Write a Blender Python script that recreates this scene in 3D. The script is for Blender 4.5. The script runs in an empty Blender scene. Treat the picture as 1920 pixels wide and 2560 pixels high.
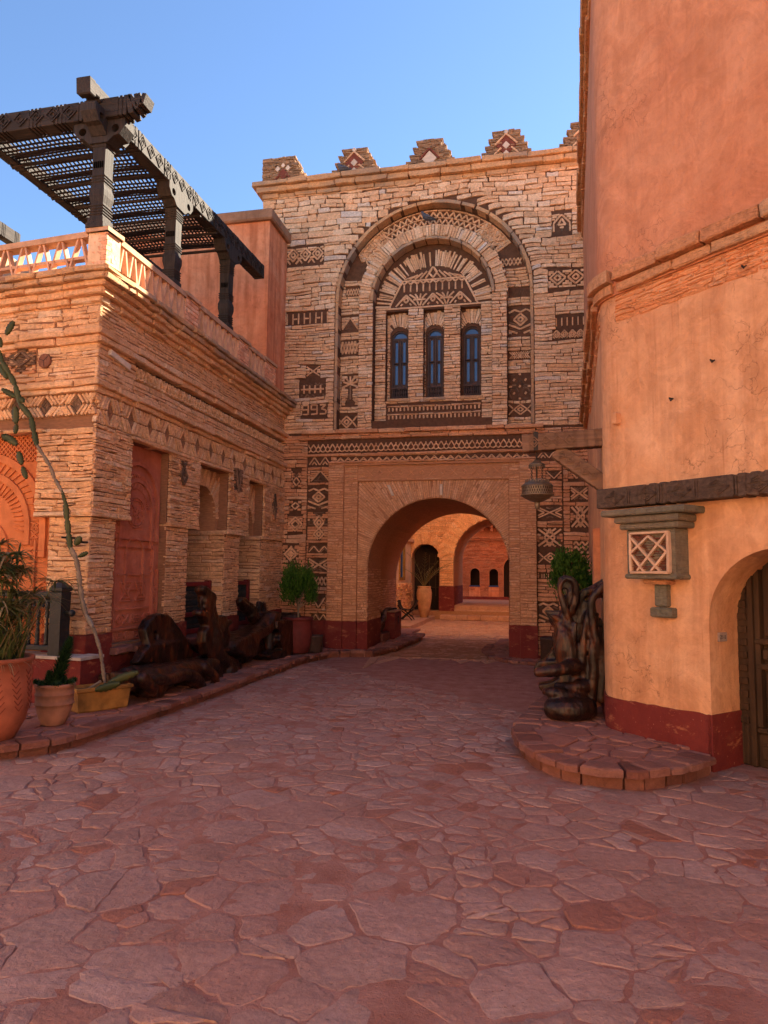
import bpy, bmesh, math, random
import numpy as np
from mathutils import Vector, Matrix
from mathutils.geometry import tessellate_polygon
R = math.radians
S = bpy.context.scene
COL = S.collection
rnd = random.Random(11)

# ------------------------------------------------------------------ camera, light, exposure
cam = bpy.data.cameras.new('camera'); camo = bpy.data.objects.new('camera', cam); COL.objects.link(camo)
yaw, pitch, roll = R(11.985593), R(5.05091471), R(0.6269131)
fw = Vector((-math.sin(yaw)*math.cos(pitch), math.cos(yaw)*math.cos(pitch), math.sin(pitch)))
r0 = Vector((math.cos(yaw), math.sin(yaw), 0)); u0 = r0.cross(fw)
rt = math.cos(roll)*r0 + math.sin(roll)*u0; up = -math.sin(roll)*r0 + math.cos(roll)*u0
camo.matrix_world = Matrix(((rt.x, up.x, -fw.x, 0), (rt.y, up.y, -fw.y, 0), (rt.z, up.z, -fw.z, 1.6), (0, 0, 0, 1)))
cam.sensor_fit = 'HORIZONTAL'; cam.sensor_width = 36; cam.lens = 1737/1920*36
cam.clip_start = .05; cam.clip_end = 2000
S.camera = camo

SUN_AZ, SUN_EL = R(40), R(33.4)            # azimuth from +Y towards +X
w = bpy.data.worlds.new('World'); S.world = w; w.use_nodes = True
nt = w.node_tree; nt.nodes.clear()
sky = nt.nodes.new('ShaderNodeTexSky'); sky.sky_type = 'NISHITA'; sky.sun_disc = False
sky.sun_elevation = SUN_EL; sky.sun_rotation = SUN_AZ
sky.air_density = 0.95; sky.dust_density = 0.1; sky.ozone_density = 4.5
bg = nt.nodes.new('ShaderNodeBackground'); bg.inputs[1].default_value = 0.055
wo = nt.nodes.new('ShaderNodeOutputWorld')
nt.links.new(sky.outputs[0], bg.inputs[0]); nt.links.new(bg.outputs[0], wo.inputs[0])
sl = bpy.data.lights.new('sun', 'SUN'); sl.energy = 5.0; sl.angle = R(.5); sl.color = (1, .87, .68)
so = bpy.data.objects.new('sun', sl); COL.objects.link(so)
sd = Vector((math.sin(SUN_AZ)*math.cos(SUN_EL), math.cos(SUN_AZ)*math.cos(SUN_EL), math.sin(SUN_EL)))
so.rotation_euler = sd.to_track_quat('Z', 'Y').to_euler(); so.location = sd*60
S.view_settings.view_transform = 'Standard'; S.view_settings.look = 'None'
S.view_settings.exposure = 2.4; S.view_settings.gamma = 1; S.view_settings.use_curve_mapping = False
S.render.engine = 'CYCLES'; S.cycles.max_bounces = 10; S.cycles.diffuse_bounces = 8
S.cycles.use_denoising = True
S.cycles.sample_clamp_indirect = 8

# ------------------------------------------------------------------ materials
def mat(name, rough=.9):
    m = bpy.data.materials.new(name); m.use_nodes = True
    n = m.node_tree; b = n.nodes['Principled BSDF']; b.inputs['Roughness'].default_value = rough
    b.inputs['Specular IOR Level'].default_value = .25
    return m, n, b
def nd(n, t, **kw):
    x = n.nodes.new(t)
    for k, v in kw.items():
        if k.startswith('i_'): x.inputs[int(k[2:])].default_value = v
        else: setattr(x, k, v)
    return x
def pos(n, sc=(1, 1, 1), rot=(0, 0, 0)):
    g = nd(n, 'ShaderNodeNewGeometry'); mp = nd(n, 'ShaderNodeMapping')
    mp.inputs['Scale'].default_value = sc; mp.inputs['Rotation'].default_value = rot
    n.links.new(g.outputs['Position'], mp.inputs[0]); return mp.outputs[0]
def noise(n, vec, scale, detail=4, rough=.55, dist=0):
    x = nd(n, 'ShaderNodeTexNoise'); x.inputs['Scale'].default_value = scale; x.inputs['Detail'].default_value = detail
    x.inputs['Roughness'].default_value = rough; x.inputs['Distortion'].default_value = dist
    n.links.new(vec, x.inputs['Vector']); return x.outputs[0]
def ramp(n, fac, stops):
    x = nd(n, 'ShaderNodeValToRGB'); e = x.color_ramp.elements
    while len(e) < len(stops): e.new(.5)
    for i, (p, c) in enumerate(stops):
        e[i].position = p; e[i].color = (*c, 1) if len(c) == 3 else c
    n.links.new(fac, x.inputs[0]); return x.outputs[0]
def mul(n, a, b, op='MULTIPLY'):
    x = nd(n, 'ShaderNodeMath', operation=op)
    for i, v in enumerate((a, b)):
        if isinstance(v, (int, float)): x.inputs[i].default_value = v
        else: n.links.new(v, x.inputs[i])
    return x.outputs[0]
def mix(n, f, a, b, bt='MIX'):
    x = nd(n, 'ShaderNodeMix', data_type='RGBA', blend_type=bt)
    for s, v in ((0, f), (6, a), (7, b)):
        if isinstance(v, (int, float)): x.inputs[s].default_value = v
        elif isinstance(v, tuple): x.inputs[s].default_value = (*v, 1)
        else: n.links.new(v, x.inputs[s])
    return x.outputs[2]
def bump(n, b, h, strength, dist=.02):
    x = nd(n, 'ShaderNodeBump'); x.inputs['Strength'].default_value = strength; x.inputs['Distance'].default_value = dist
    n.links.new(h, x.inputs['Height'])
    if b.inputs['Normal'].is_linked:
        n.links.new(b.inputs['Normal'].links[0].from_socket, x.inputs['Normal'])
    n.links.new(x.outputs[0], b.inputs['Normal'])
def piece_random(n):
    g = nd(n, 'ShaderNodeNewGeometry'); o = nd(n, 'ShaderNodeObjectInfo')
    return mul(n, mul(n, g.outputs['Random Per Island'], o.outputs['Random'], 'ADD'), 0.0, 'ADD'), g, o
def rand01(n):
    s, g, o = piece_random(n); return mul(n, s, 0.0, 'ADD') if 0 else mul(n, s, 1.0, 'MODULO')
def stone_mat(name, stops, fine=26, strata=1.0, bs=.6, dust=None, rough=.92):
    m, n, b = mat(name, rough)
    c = ramp(n, rand01(n), stops)
    v = pos(n); n1 = noise(n, v, 5, 5); n2 = noise(n, v, fine, 5, .65)
    c = mix(n, .7, c, ramp(n, n1, [(.3, (.84, .82, .8)), (.7, (1.24, 1.2, 1.14))]), 'MULTIPLY')
    c = mix(n, .8, c, ramp(n, n2, [(.3, (.74, .72, .69)), (.65, (1.34, 1.31, 1.27))]), 'MULTIPLY')
    c = mix(n, .55, c, ramp(n, noise(n, pos(n, (2, 2, 16)), 6, 5, .65, .6), [(.34, (.56, .52, .47)), (.48, (1.18, 1.17, 1.16))]), 'MULTIPLY')
    if dust: c = mix(n, ramp(n, noise(n, v, 1.3, 4), [(.42, (0, 0, 0)), (.68, (dust[1],)*3)]), c, dust[0])
    n.links.new(c, b.inputs[0])
    sv = pos(n, (1.6, 1.6, 11))
    h = mul(n, mul(n, noise(n, sv, 7, 6, .6, .4), strata), n2, 'ADD')
    bump(n, b, h, bs, .025)
    return m
def plain(name, col, rough=.9, var=.35, scale=18, bs=.3, metal=0, spec=None, stretch=(1, 1, 1)):
    m, n, b = mat(name, rough); v = pos(n, stretch)
    c = mix(n, var, col, ramp(n, noise(n, v, scale, 5), [(.3, (.45,)*3), (.7, (1.35,)*3)]), 'MULTIPLY')
    c = mix(n, .5, c, ramp(n, rand01(n), [(0, (.8,)*3), (1, (1.2,)*3)]), 'MULTIPLY')
    n.links.new(c, b.inputs[0]); b.inputs['Metallic'].default_value = metal
    if spec is not None: b.inputs['Specular IOR Level'].default_value = spec
    if bs: bump(n, b, noise(n, v, scale*2, 6), bs, .01)
    return m
M = {}
M['gate_stone'] = stone_mat('gate_stone', [(0, (.55, .345, .20)), (.25, (.68, .46, .29)), (.5, (.61, .375, .215)), (.72, (.72, .53, .36)), (.9, (.64, .48, .33)), (1, (.56, .51, .46))], dust=((.56, .29, .14), .3), bs=.8)
M['low_stone'] = stone_mat('low_stone', [(0, (.47, .235, .125)), (.3, (.57, .31, .175)), (.6, (.49, .235, .12)), (.85, (.60, .36, .215)), (1, (.52, .35, .23))], dust=((.47, .2, .09), .6))
M['limed_stone'] = stone_mat('limed_stone', [(0, (.56, .325, .175)), (.3, (.66, .42, .24)), (.6, (.60, .34, .18)), (.85, (.70, .47, .29)), (1, (.62, .46, .32))], strata=1.5, bs=.75, dust=((.62, .355, .185), .5))
M['portal_stone'] = stone_mat('portal_stone', [(0, (.52, .285, .155)), (.5, (.58, .33, .185)), (1, (.62, .39, .25))], strata=1.4, bs=.7, dust=((.55, .29, .15), .5))
M['cornice_stone'] = stone_mat('cornice_stone', [(0, (.46, .27, .14)), (.5, (.52, .31, .16)), (1, (.42, .27, .16))], dust=((.24, .19, .15), .8))
M['mortar'] = plain('mortar', (.12, .058, .032), .95, .5, 14, .5)
M['crevice'] = plain('crevice', (.27, .13, .068), .95, .5, 14, .6, stretch=(1, 1, 4))
M['lime_mortar'] = plain('lime_mortar', (.44, .21, .105), .95, .4, 14, .6, stretch=(1, 1, 4))
M['dark_slate'] = stone_mat('dark_slate', [(0, (.07, .045, .032)), (.5, (.125, .08, .053)), (.85, (.19, .12, .08)), (1, (.29, .185, .12))], dust=((.22, .115, .065), .35), bs=.8)
M['light_strip'] = stone_mat('light_strip', [(0, (.50, .30, .17)), (.5, (.59, .37, .22)), (1, (.64, .43, .27))], dust=((.5, .25, .12), .3))
M['white_stone'] = plain('white_stone', (.62, .50, .38), .9, .3)
M['red_stone'] = plain('red_stone', (.19, .055, .035), .9, .5)
M['merlon_stone'] = stone_mat('merlon_stone', [(0, (.20, .13, .085)), (.5, (.30, .20, .125)), (.8, (.25, .16, .10)), (1, (.38, .26, .165))], bs=.8)
M['green_stone'] = stone_mat('green_stone', [(0, (.105, .11, .085)), (.5, (.15, .15, .115)), (1, (.13, .115, .085))], dust=((.30, .20, .12), .55), bs=.9)

def plaster(name, a, b_, c_, bs=.35, cracks=.5, streak=.35):
    m, n, b = mat(name, .95); v = pos(n)
    c = ramp(n, noise(n, v, 1.1, 6, .6, .6), [(.28, a), (.5, b_), (.72, c_)])
    c = mix(n, .55, c, ramp(n, noise(n, v, 6, 6, .65), [(.3, (.78, .74, .7)), (.68, (1.16, 1.15, 1.13))]), 'MULTIPLY')
    sv = pos(n, (5, 5, .35))
    c = mix(n, streak, c, ramp(n, noise(n, sv, 1.6, 5, .6), [(.36, (.62, .48, .38)), (.55, (1, 1, 1)), (1, (1.1, 1.1, 1.1))]), 'MULTIPLY')
    vo = nd(n, 'ShaderNodeTexVoronoi', feature='DISTANCE_TO_EDGE'); vo.inputs['Scale'].default_value = 2.1
    dv = nd(n, 'ShaderNodeVectorMath', operation='ADD'); nn = nd(n, 'ShaderNodeTexNoise'); nn.inputs['Scale'].default_value = 3.5; nn.inputs['Detail'].default_value = 6
    n.links.new(v, nn.inputs['Vector']); n.links.new(v, dv.inputs[0]); n.links.new(nn.outputs['Color'], dv.inputs[1]); n.links.new(dv.outputs[0], vo.inputs['Vector'])
    cr = ramp(n, vo.outputs['Distance'], [(0, (1, 1, 1)), (.012, (0, 0, 0))])
    msk = ramp(n, noise(n, v, .75, 3), [(.52, (0, 0, 0)), (.6, (cracks,)*3)])
    cm = mul(n, cr, msk)
    c = mix(n, cm, c, (.12, .045, .02))
    dr = mul(n, ramp(n, noise(n, pos(n, (17, 17, .55)), 1.5, 4, .6), [(.60, (0, 0, 0)), (.68, (1, 1, 1))]), ramp(n, noise(n, pos(n, (1, 1, .8)), 1.1, 3), [(.5, (0, 0, 0)), (.66, (.45,)*3)]))
    c = mix(n, dr, c, (.36, .13, .05))
    tr = ramp(n, noise(n, pos(n, (1, 1, .8), (.3, .5, .9)), 2.3, 7, .66, 1.6), [(.42, (.86, .82, .78)), (.5, (1.06, 1.06, 1.06)), (.6, (.93, .91, .88)), (.7, (1.1, 1.1, 1.1))])
    c = mix(n, .6, c, tr, 'MULTIPLY')
    sp = ramp(n, noise(n, v, 34, 3), [(.70, (0, 0, 0)), (.76, (.5,)*3)])
    c = mix(n, sp, c, (.30, .12, .05))
    n.links.new(c, b.inputs[0])
    h = mul(n, mul(n, noise(n, v, 3.2, 7, .62, .5), 1.6), mul(n, noise(n, v, 40, 5, .7), .35), 'ADD')
    h = mul(n, h, mul(n, cm, .5), 'SUBTRACT')
    bump(n, b, h, bs, .05)
    return m
M['plaster_light'] = plaster('plaster_light', (.60, .28, .135), (.67, .345, .175), (.74, .42, .235), bs=.6)
M['plaster_red'] = plaster('plaster_red', (.52, .20, .10), (.58, .245, .125), (.64, .30, .165), bs=.6, streak=.2)
M['plaster_tower'] = plaster('plaster_tower', (.58, .19, .085), (.66, .25, .12), (.72, .36, .21), streak=.6)
M['plaster_pale'] = plaster('plaster_pale', (.66, .43, .25), (.72, .50, .31), (.77, .57, .38))
M['cap_plaster'] = plaster('cap_plaster', (.22, .12, .075), (.30, .17, .105), (.38, .2, .12), cracks=0)
def red_paint(name, a, b_, peel):
    m, n, b = mat(name, .8); v = pos(n)
    c = ramp(n, noise(n, v, 3, 6, .6), [(.3, a), (.7, b_)])
    c = mix(n, ramp(n, noise(n, pos(n, (1, 1, 2.2)), 3.5, 8, .7), [(.57, (0, 0, 0)), (.63, (peel,)*3)]), c, (.42, .15, .075))
    c = mix(n, ramp(n, noise(n, pos(n, (1, 1, 3)), 1.7, 4), [(.55, (0, 0, 0)), (.75, (.5,)*3)]), c, (.27, .085, .05))
    c = mix(n, ramp(n, noise(n, v, 45, 2), [(.70, (0, 0, 0)), (.74, (peel,)*3)]), c, (.5, .22, .14))
    n.links.new(c, b.inputs[0]); bump(n, b, noise(n, v, 9, 7, .65), .4, .04); return m
M['red_paint'] = red_paint('red_paint', (.13, .016, .014), (.19, .03, .022), .6)
M['red_wood'] = plain('red_wood', (.16, .018, .018), .6, .4, 20, .2)

def wood(name, dark, light, axis, rough=.75, bs=.7, sc=1.0):
    m, n, b = mat(name, rough); st = [14, 14, 14]; st[axis] = .8
    v = pos(n, tuple(s*sc for s in st))
    h = noise(n, v, 2.2, 7, .65, .5)
    c = ramp(n, h, [(.3, dark), (.7, light)])
    c = mix(n, .5, c, ramp(n, noise(n, pos(n), 2.5, 4), [(.3, (.6,)*3), (.7, (1.3,)*3)]), 'MULTIPLY')
    n.links.new(c, b.inputs[0]); bump(n, b, h, bs, .02); return m
M['timber_x'] = wood('timber_x', (.016, .011, .009), (.055, .039, .03), 0)
M['timber_y'] = wood('timber_y', (.016, .011, .009), (.055, .039, .03), 1)
M['timber_z'] = wood('timber_z', (.015, .011, .009), (.05, .036, .028), 2)
M['lattice_wood'] = wood('lattice_wood', (.018, .012, .009), (.045, .03, .022), 0, bs=.3)
M['bracket_wood'] = wood('bracket_wood', (.12, .062, .036), (.25, .14, .085), 0)
M['lintel_wood'] = wood('lintel_wood', (.045, .026, .018), (.125, .078, .052), 0)
M['door_wood'] = wood('door_wood', (.03, .016, .009), (.085, .045, .022), 2)
M['rail_black'] = plain('rail_black', (.022, .022, .021), .5, .5, 20, .2, spec=.4)
M['window_wood'] = wood('window_wood', (.05, .032, .028), (.10, .068, .058), 2, bs=.3)
M['log_end'] = plain('log_end', (.2, .085, .05), .9, .6, 30, .6)
def root_wood():
    m, n, b = mat('root_wood', .32); v = pos(n, (3, 3, 1.1))
    c = ramp(n, noise(n, v, 1.6, 6, .6, 1.2), [(.36, (.012, .006, .004)), (.52, (.030, .010, .006)), (.66, (.11, .03, .009)), (.80, (.24, .068, .018))])
    c = mix(n, .6, c, ramp(n, noise(n, pos(n, (9, 9, 2)), 3, 5, .6, 1), [(.3, (.35,)*3), (.7, (1.25,)*3)]), 'MULTIPLY')
    n.links.new(c, b.inputs[0]); b.inputs['Specular IOR Level'].default_value = .3
    b.inputs['Coat Weight'].default_value = .05; b.inputs['Coat Roughness'].default_value = .25
    bump(n, b, noise(n, pos(n, (8, 8, 2)), 3, 6, .6, 1), .6, .03); return m
M['root_wood'] = root_wood()
M['terracotta'] = plain('terracotta', (.36, .105, .052), .88, .75, 4, .35)
M['pale_terracotta'] = plain('pale_terracotta', (.33, .15, .09), .88, .75, 6, .35)
M['red_pot'] = plain('red_pot', (.15, .028, .024), .7, .5, 6, .2)
M['yellow_clay'] = plain('yellow_clay', (.32, .15, .035), .75, .85, 7, .4)
M['ochre_clay'] = plain('ochre_clay', (.46, .23, .115), .85, .6, 5, .3)
M['soil'] = plain('soil', (.06, .035, .022), 1, .6, 40, .6)
M['carved_clay'] = plaster('carved_clay', (.36, .105, .06), (.43, .135, .08), (.50, .18, .105), bs=.3, cracks=0, streak=.3)
M['carved_orange'] = plaster('carved_orange', (.50, .155, .06), (.56, .19, .075), (.62, .23, .09), bs=.3, cracks=0, streak=.2)
M['brass'] = plain('brass', (.17, .125, .085), .45, .5, 40, .3, metal=.65)
M['iron'] = plain('iron', (.03, .025, .022), .6, .4, 30, .2, metal=.4)
M['sky_tint_glass'] = plain('sky_tint_glass', (.05, .10, .21), .08, .3, 1.5, 0, spec=.6)  # blue of the reflected sky is put into the glass colour
M['dark_inside'] = plain('dark_inside', (.025, .014, .01), .9, .3)
M['plaque'] = plain('plaque', (.32, .24, .2), .6, .3); M['ink'] = plain('ink', (.03, .02, .02), .8, .1)
M['blue_tile'] = plain('blue_tile', (.03, .07, .2), .4, .5, 60, .2)
M['roof_tile'] = plain('roof_tile', (.3, .1, .05), .8, .5, 20, .3)
M['pigeon'] = plain('pigeon', (.085, .09, .11), .7, .5, 30, .1)
def leafmat(name, a, b_, rough=.5):
    m, n, b = mat(name, rough); v = pos(n)
    c = ramp(n, rand01(n), [(0, a), (1, b_)])
    c = mix(n, .5, c, ramp(n, noise(n, v, 9, 3), [(.3, (.6,)*3), (.7, (1.3,)*3)]), 'MULTIPLY')
    n.links.new(c, b.inputs[0]); b.inputs['Subsurface Weight'].default_value = 0
    tr = nd(n, 'ShaderNodeBsdfTranslucent'); n.links.new(c, tr.inputs[0])
    ms = nd(n, 'ShaderNodeMixShader'); ms.inputs[0].default_value = .25
    o = [x for x in n.nodes if x.type == 'OUTPUT_MATERIAL'][0]
    n.links.new(b.outputs[0], ms.inputs[1]); n.links.new(tr.outputs[0], ms.inputs[2]); n.links.new(ms.outputs[0], o.inputs[0]); return m
M['leaf_sedge'] = leafmat('leaf_sedge', (.05, .085, .02), (.17, .17, .055))
M['leaf_dry'] = leafmat('leaf_dry', (.25, .17, .08), (.34, .25, .13))
M['leaf_dark'] = leafmat('leaf_dark', (.012, .035, .012), (.035, .075, .022))
M['leaf_bush'] = leafmat('leaf_bush', (.022, .075, .008), (.085, .19, .02))
M['leaf_palm'] = leafmat('leaf_palm', (.14, .11, .04), (.22, .17, .07))
M['cactus'] = leafmat('cactus', (.045, .062, .02), (.095, .10, .035)); M['cactus_old'] = plain('cactus_old', (.24, .18, .125), .9, .5, 20, .6)
def flagmat(name, stops, wear=.35):
    m, n, b = mat(name, .78); v = pos(n)
    c = ramp(n, rand01(n), stops)
    c = mix(n, .7, c, ramp(n, noise(n, v, 2.6, 7, .62), [(.28, (.72, .66, .63)), (.5, (1, .97, .95)), (.72, (1.2, 1.2, 1.2))]), 'MULTIPLY')
    c = mix(n, .65, c, ramp(n, noise(n, v, 24, 6, .68), [(.3, (.68, .62, .6)), (.66, (1.16, 1.15, 1.15))]), 'MULTIPLY')
    c = mix(n, ramp(n, noise(n, v, .8, 5, .6), [(.42, (0, 0, 0)), (.66, (wear,)*3)]), c, (.34, .135, .095))
    pit = ramp(n, noise(n, v, 60, 2, .5), [(.27, (1, 1, 1)), (.33, (0, 0, 0))])
    c = mix(n, mul(n, pit, .5), c, (.12, .045, .035))
    n.links.new(c, b.inputs[0]); b.inputs['Specular IOR Level'].default_value = .3
    lay = nd(n, 'ShaderNodeMath', operation='SNAP'); lay.inputs[1].default_value = .085
    n.links.new(noise(n, v, 2.1, 7, .58, .6), lay.inputs[0])
    h = mul(n, mul(n, lay.outputs[0], 1.5), mul(n, noise(n, v, 13, 7, .68), .55), 'ADD')
    h = mul(n, h, mul(n, pit, .1), 'SUBTRACT')
    bump(n, b, h, .8, .055); return m
M['flagstone'] = flagmat('flagstone', [(0, (.35, .20, .155)), (.3, (.41, .255, .21)), (.55, (.38, .215, .17)), (.8, (.44, .29, .245)), (.95, (.35, .165, .12)), (1, (.32, .12, .072))])
M['kerb_stone'] = flagmat('kerb_stone', [(0, (.15, .052, .036)), (.5, (.22, .09, .065)), (1, (.29, .14, .108))], .3)
def joint():
    m, n, b = mat('joint', .97); v = pos(n)
    c = ramp(n, noise(n, v, 5, 7, .65), [(.3, (.30, .115, .08)), (.55, (.40, .19, .145)), (.75, (.47, .255, .205))])
    n.links.new(c, b.inputs[0]); bump(n, b, mul(n, noise(n, v, 9, 7, .7), noise(n, v, 70, 4, .7), 'ADD'), .7, .03); return m
M['joint'] = joint()

# ------------------------------------------------------------------ objects and meshes
WO = {}
def link(o, parent=None, loc=(0, 0, 0)):
    COL.objects.link(o)
    p = Vector(loc)
    if parent is not None:
        o.parent = parent; o.location = p - WO[parent]
    else: o.location = p
    WO[o] = p
    return o
def tag(o, label=None, cat=None, group=None, kind=None):
    if label: o['label'] = label
    if cat: o['category'] = cat
    if group: o['group'] = group
    if kind: o['kind'] = kind
    return o
def thing(name, label, cat, loc, group=None):
    return tag(link(bpy.data.objects.new(name, None), None, loc), label, cat, group)
class MB:
    def __init__(s): s.v = []; s.f = []
    def add(s, vs, fs):
        o = len(s.v); s.v.extend([tuple(p) for p in vs]); s.f.extend([tuple(i+o for i in f) for f in fs])
    def box(s, a, b):
        x0, y0, z0 = a; x1, y1, z1 = b
        s.add([(x0, y0, z0), (x1, y0, z0), (x1, y1, z0), (x0, y1, z0), (x0, y0, z1), (x1, y0, z1), (x1, y1, z1), (x0, y1, z1)],
              [(0, 3, 2, 1), (4, 5, 6, 7), (0, 1, 5, 4), (1, 2, 6, 5), (2, 3, 7, 6), (3, 0, 4, 7)])
    def obox(s, c, ax, ay, az, hx, hy, hz, bev=0):
        c = Vector(c); ax, ay, az = (Vector(a).normalized() for a in (ax, ay, az))
        if not bev:
            s.add([c+ax*hx*i+ay*hy*j+az*hz*k for k in (-1, 1) for i, j in ((-1, -1), (1, -1), (1, 1), (-1, 1))],
                  [(0, 3, 2, 1), (4, 5, 6, 7), (0, 1, 5, 4), (1, 2, 6, 5), (2, 3, 7, 6), (3, 0, 4, 7)]); return
        vs = []
        for e, q in ((-hz, bev), (-hz+bev, 0), (hz-bev, 0), (hz, bev)):
            vs += [c+ax*(hx-q)*i+ay*(hy-q)*j+az*e for i, j in ((-1, -1), (1, -1), (1, 1), (-1, 1))]
        fs = [(3, 2, 1, 0), (12, 13, 14, 15)]
        for r in range(3):
            for i in range(4): fs.append((r*4+i, r*4+(i+1) % 4, r*4+4+(i+1) % 4, r*4+4+i))
        s.add(vs, fs)
    def beam(s, p, q, wd, ht, upv=(0, 0, 1), bev=0):
        p, q = Vector(p), Vector(q); d = (q-p); L = d.length; d.normalize(); sx = d.cross(Vector(upv)).normalized(); uz = sx.cross(d)
        s.obox((p+q)/2, sx, d, uz, wd/2, L/2, ht/2, bev)
    def tube(s, pts, rad, n=8, caps=True):
        P = [Vector(p) for p in pts]; rad = rad if isinstance(rad, (list, tuple)) else [rad]*len(P)
        vs = []; fs = []; prev = None
        for i, p in enumerate(P):
            d = (P[min(i+1, len(P)-1)]-P[max(i-1, 0)]).normalized()
            a = d.orthogonal().normalized() if prev is None else (prev-d*prev.dot(d)).normalized()
            prev = a; b = d.cross(a)
            vs += [p+(a*math.cos(t)+b*math.sin(t))*rad[i] for t in (2*math.pi*k/n for k in range(n))]
        for i in range(len(P)-1):
            for k in range(n): fs.append((i*n+k, i*n+(k+1) % n, (i+1)*n+(k+1) % n, (i+1)*n+k))
        if caps: fs += [tuple(range(n))[::-1], tuple((len(P)-1)*n+k for k in range(n))]
        s.add(vs, fs)
    def lathe(s, c, prof, n=24, caps=True, sx=1, sy=1):
        c = Vector(c); vs = []; fs = []
        for r, z in prof: vs += [c+Vector((r*sx*math.cos(t), r*sy*math.sin(t), z)) for t in (2*math.pi*k/n for k in range(n))]
        for i in range(len(prof)-1):
            for k in range(n): fs.append((i*n+k, i*n+(k+1) % n, (i+1)*n+(k+1) % n, (i+1)*n+k))
        if caps: fs += [tuple(range(n))[::-1], tuple((len(prof)-1)*n+k for k in range(n))]
        s.add(vs, fs)
    def build(s, name, m, parent=None, smooth=False, kind=None, label=None, loc=None):
        if not s.v: return None
        V = np.array(s.v, float)
        c = Vector(loc) if loc is not None else Vector(((V.min(0)+V.max(0))/2).tolist())
        me = bpy.data.meshes.new(name); me.from_pydata((V-np.array(c)).tolist(), [], s.f)
        if m is not None: me.materials.append(M[m] if isinstance(m, str) else m)
        if smooth: me.polygons.foreach_set('use_smooth', [True]*len(me.polygons))
        o = link(bpy.data.objects.new(name, me), parent, c)
        if kind: o['kind'] = kind
        if label: o['label'] = label
        return o
def copy_part(src, parent, loc, rotz=None, scale=None):
    o = src.copy(); link(o, parent, loc)
    if rotz is not None: o.rotation_euler.z = rotz
    if scale is not None: o.scale = scale
    return o
class Fr:
    "a wall face: u along it, v up, d outwards"
    def __init__(s, o, u, n, v=(0, 0, 1)): s.o = Vector(o); s.u = Vector(u).normalized(); s.n = Vector(n).normalized(); s.v = Vector(v)
    def __call__(s, u, v, d=0): return s.o+s.u*u+s.v*v+s.n*d
def flipfix(fr): return fr.u.cross(fr.v).dot(fr.n) > 0
def plate(mb, fr, outer, holes, d1, d0, sides=True):
    "a slab seen from the front with openings; d1 front, d0 back"
    loops = [outer]+list(holes)
    P = [[Vector((u, v, 0)) for u, v in l] for l in loops]
    tri = tessellate_polygon(P)
    flat = [p for l in loops for p in l]
    ok = flipfix(fr); vs = [fr(u, v, d1) for u, v in flat]; n = len(vs)
    fs = []
    for t in tri:
        a, b, c = (flat[i] for i in t); ar = (b[0]-a[0])*(c[1]-a[1])-(c[0]-a[0])*(b[1]-a[1])
        fs.append(tuple(t) if (ar > 0) == ok else tuple(t)[::-1])
    mb.add(vs, fs)
    mb.add([fr(u, v, d0) for u, v in flat], [f[::-1] for f in fs])
    if sides:
        for li, l in enumerate(loops):
            k = len(l); vs = [fr(u, v, d1) for u, v in l]+[fr(u, v, d0) for u, v in l]
            mb.add(vs, [(i, (i+1) % k, k+(i+1) % k, k+i) for i in range(k)])
def rectp(u0, v0, u1, v1): return [(u0, v0), (u1, v0), (u1, v1), (u0, v1)]
def archp(cu, r, vs, v0, n=24, rz=None):
    rz = rz or r
    return [(cu-r, v0), (cu+r, v0)]+[(cu+r*math.cos(t), vs+rz*math.sin(t)) for t in (math.pi*k/n for k in range(n+1))]
def piece(mb, fr, pts, d0, d1, bev=.008, tilt=.006):
    "one stone: outline in (u,v), set proud of the wall"
    cu = sum(p[0] for p in pts)/len(pts); cv = sum(p[1] for p in pts)/len(pts)
    wu = max(p[0] for p in pts)-min(p[0] for p in pts)+1e-6; wv = max(p[1] for p in pts)-min(p[1] for p in pts)+1e-6
    ku = max(.45, 1-2*bev/wu); kv = max(.45, 1-2*bev/wv)
    tu, tv = rnd.uniform(-tilt, tilt), rnd.uniform(-tilt, tilt); n = len(pts)
    vs = [fr(u, v, d0) for u, v in pts]+[fr(u, v, d1-bev*.9+tu*(u-cu)/wu) for u, v in pts]
    vs += [fr(cu+(u-cu)*ku, cv+(v-cv)*kv, d1+tu*2*(u-cu)/wu+tv*2*(v-cv)/wv+rnd.uniform(-.003, .003)) for u, v in pts]
    fs = [tuple(range(2*n, 3*n))]
    for k in (0, n): fs += [(k+i, k+(i+1) % n, k+n+(i+1) % n, k+n+i) for i in range(n)]
    if not flipfix(fr): fs = [f[::-1] for f in fs]
    mb.add(vs, fs)
def quadstone(u0, v0, u1, v1, j=.006):
    jj = lambda: rnd.uniform(-j, j)
    c = min(u1-u0, v1-v0)*rnd.uniform(.1, .3); w = u1-u0
    return [(u0+c*.6+jj(), v0+jj()), (u0+w*.5+jj(), v0+jj()), (u1-c*rnd.random(), v0+jj()), (u1+jj(), v0+c*.5), (u1+jj(), v1-c*rnd.random()), (u1-c*rnd.random(), v1+jj()), (u0+w*.5+jj(), v1+jj()), (u0+c*.6+jj(), v1+jj()), (u0+jj(), v1-c*.5), (u0+jj(), v0+c*rnd.random())]
def sub_spans(spans, a, b):
    out = []
    for p, q in spans:
        if b <= p or a >= q: out.append((p, q))
        else:
            if a > p: out.append((p, a))
            if b < q: out.append((b, q))
    return out
def hole_at(h, v):
    if h[0] == 'r': return (h[1], h[3]) if h[2] < v < h[4] else None
    _, cu, r, vs, v0 = h
    if v <= v0: return None
    if v < vs: return (cu-r, cu+r)
    if v < vs+r: s = math.sqrt(r*r-(v-vs)**2); return (cu-s, cu+s)
    return None
def inside_at(shape, v):
    return hole_at(shape, v)
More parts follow.
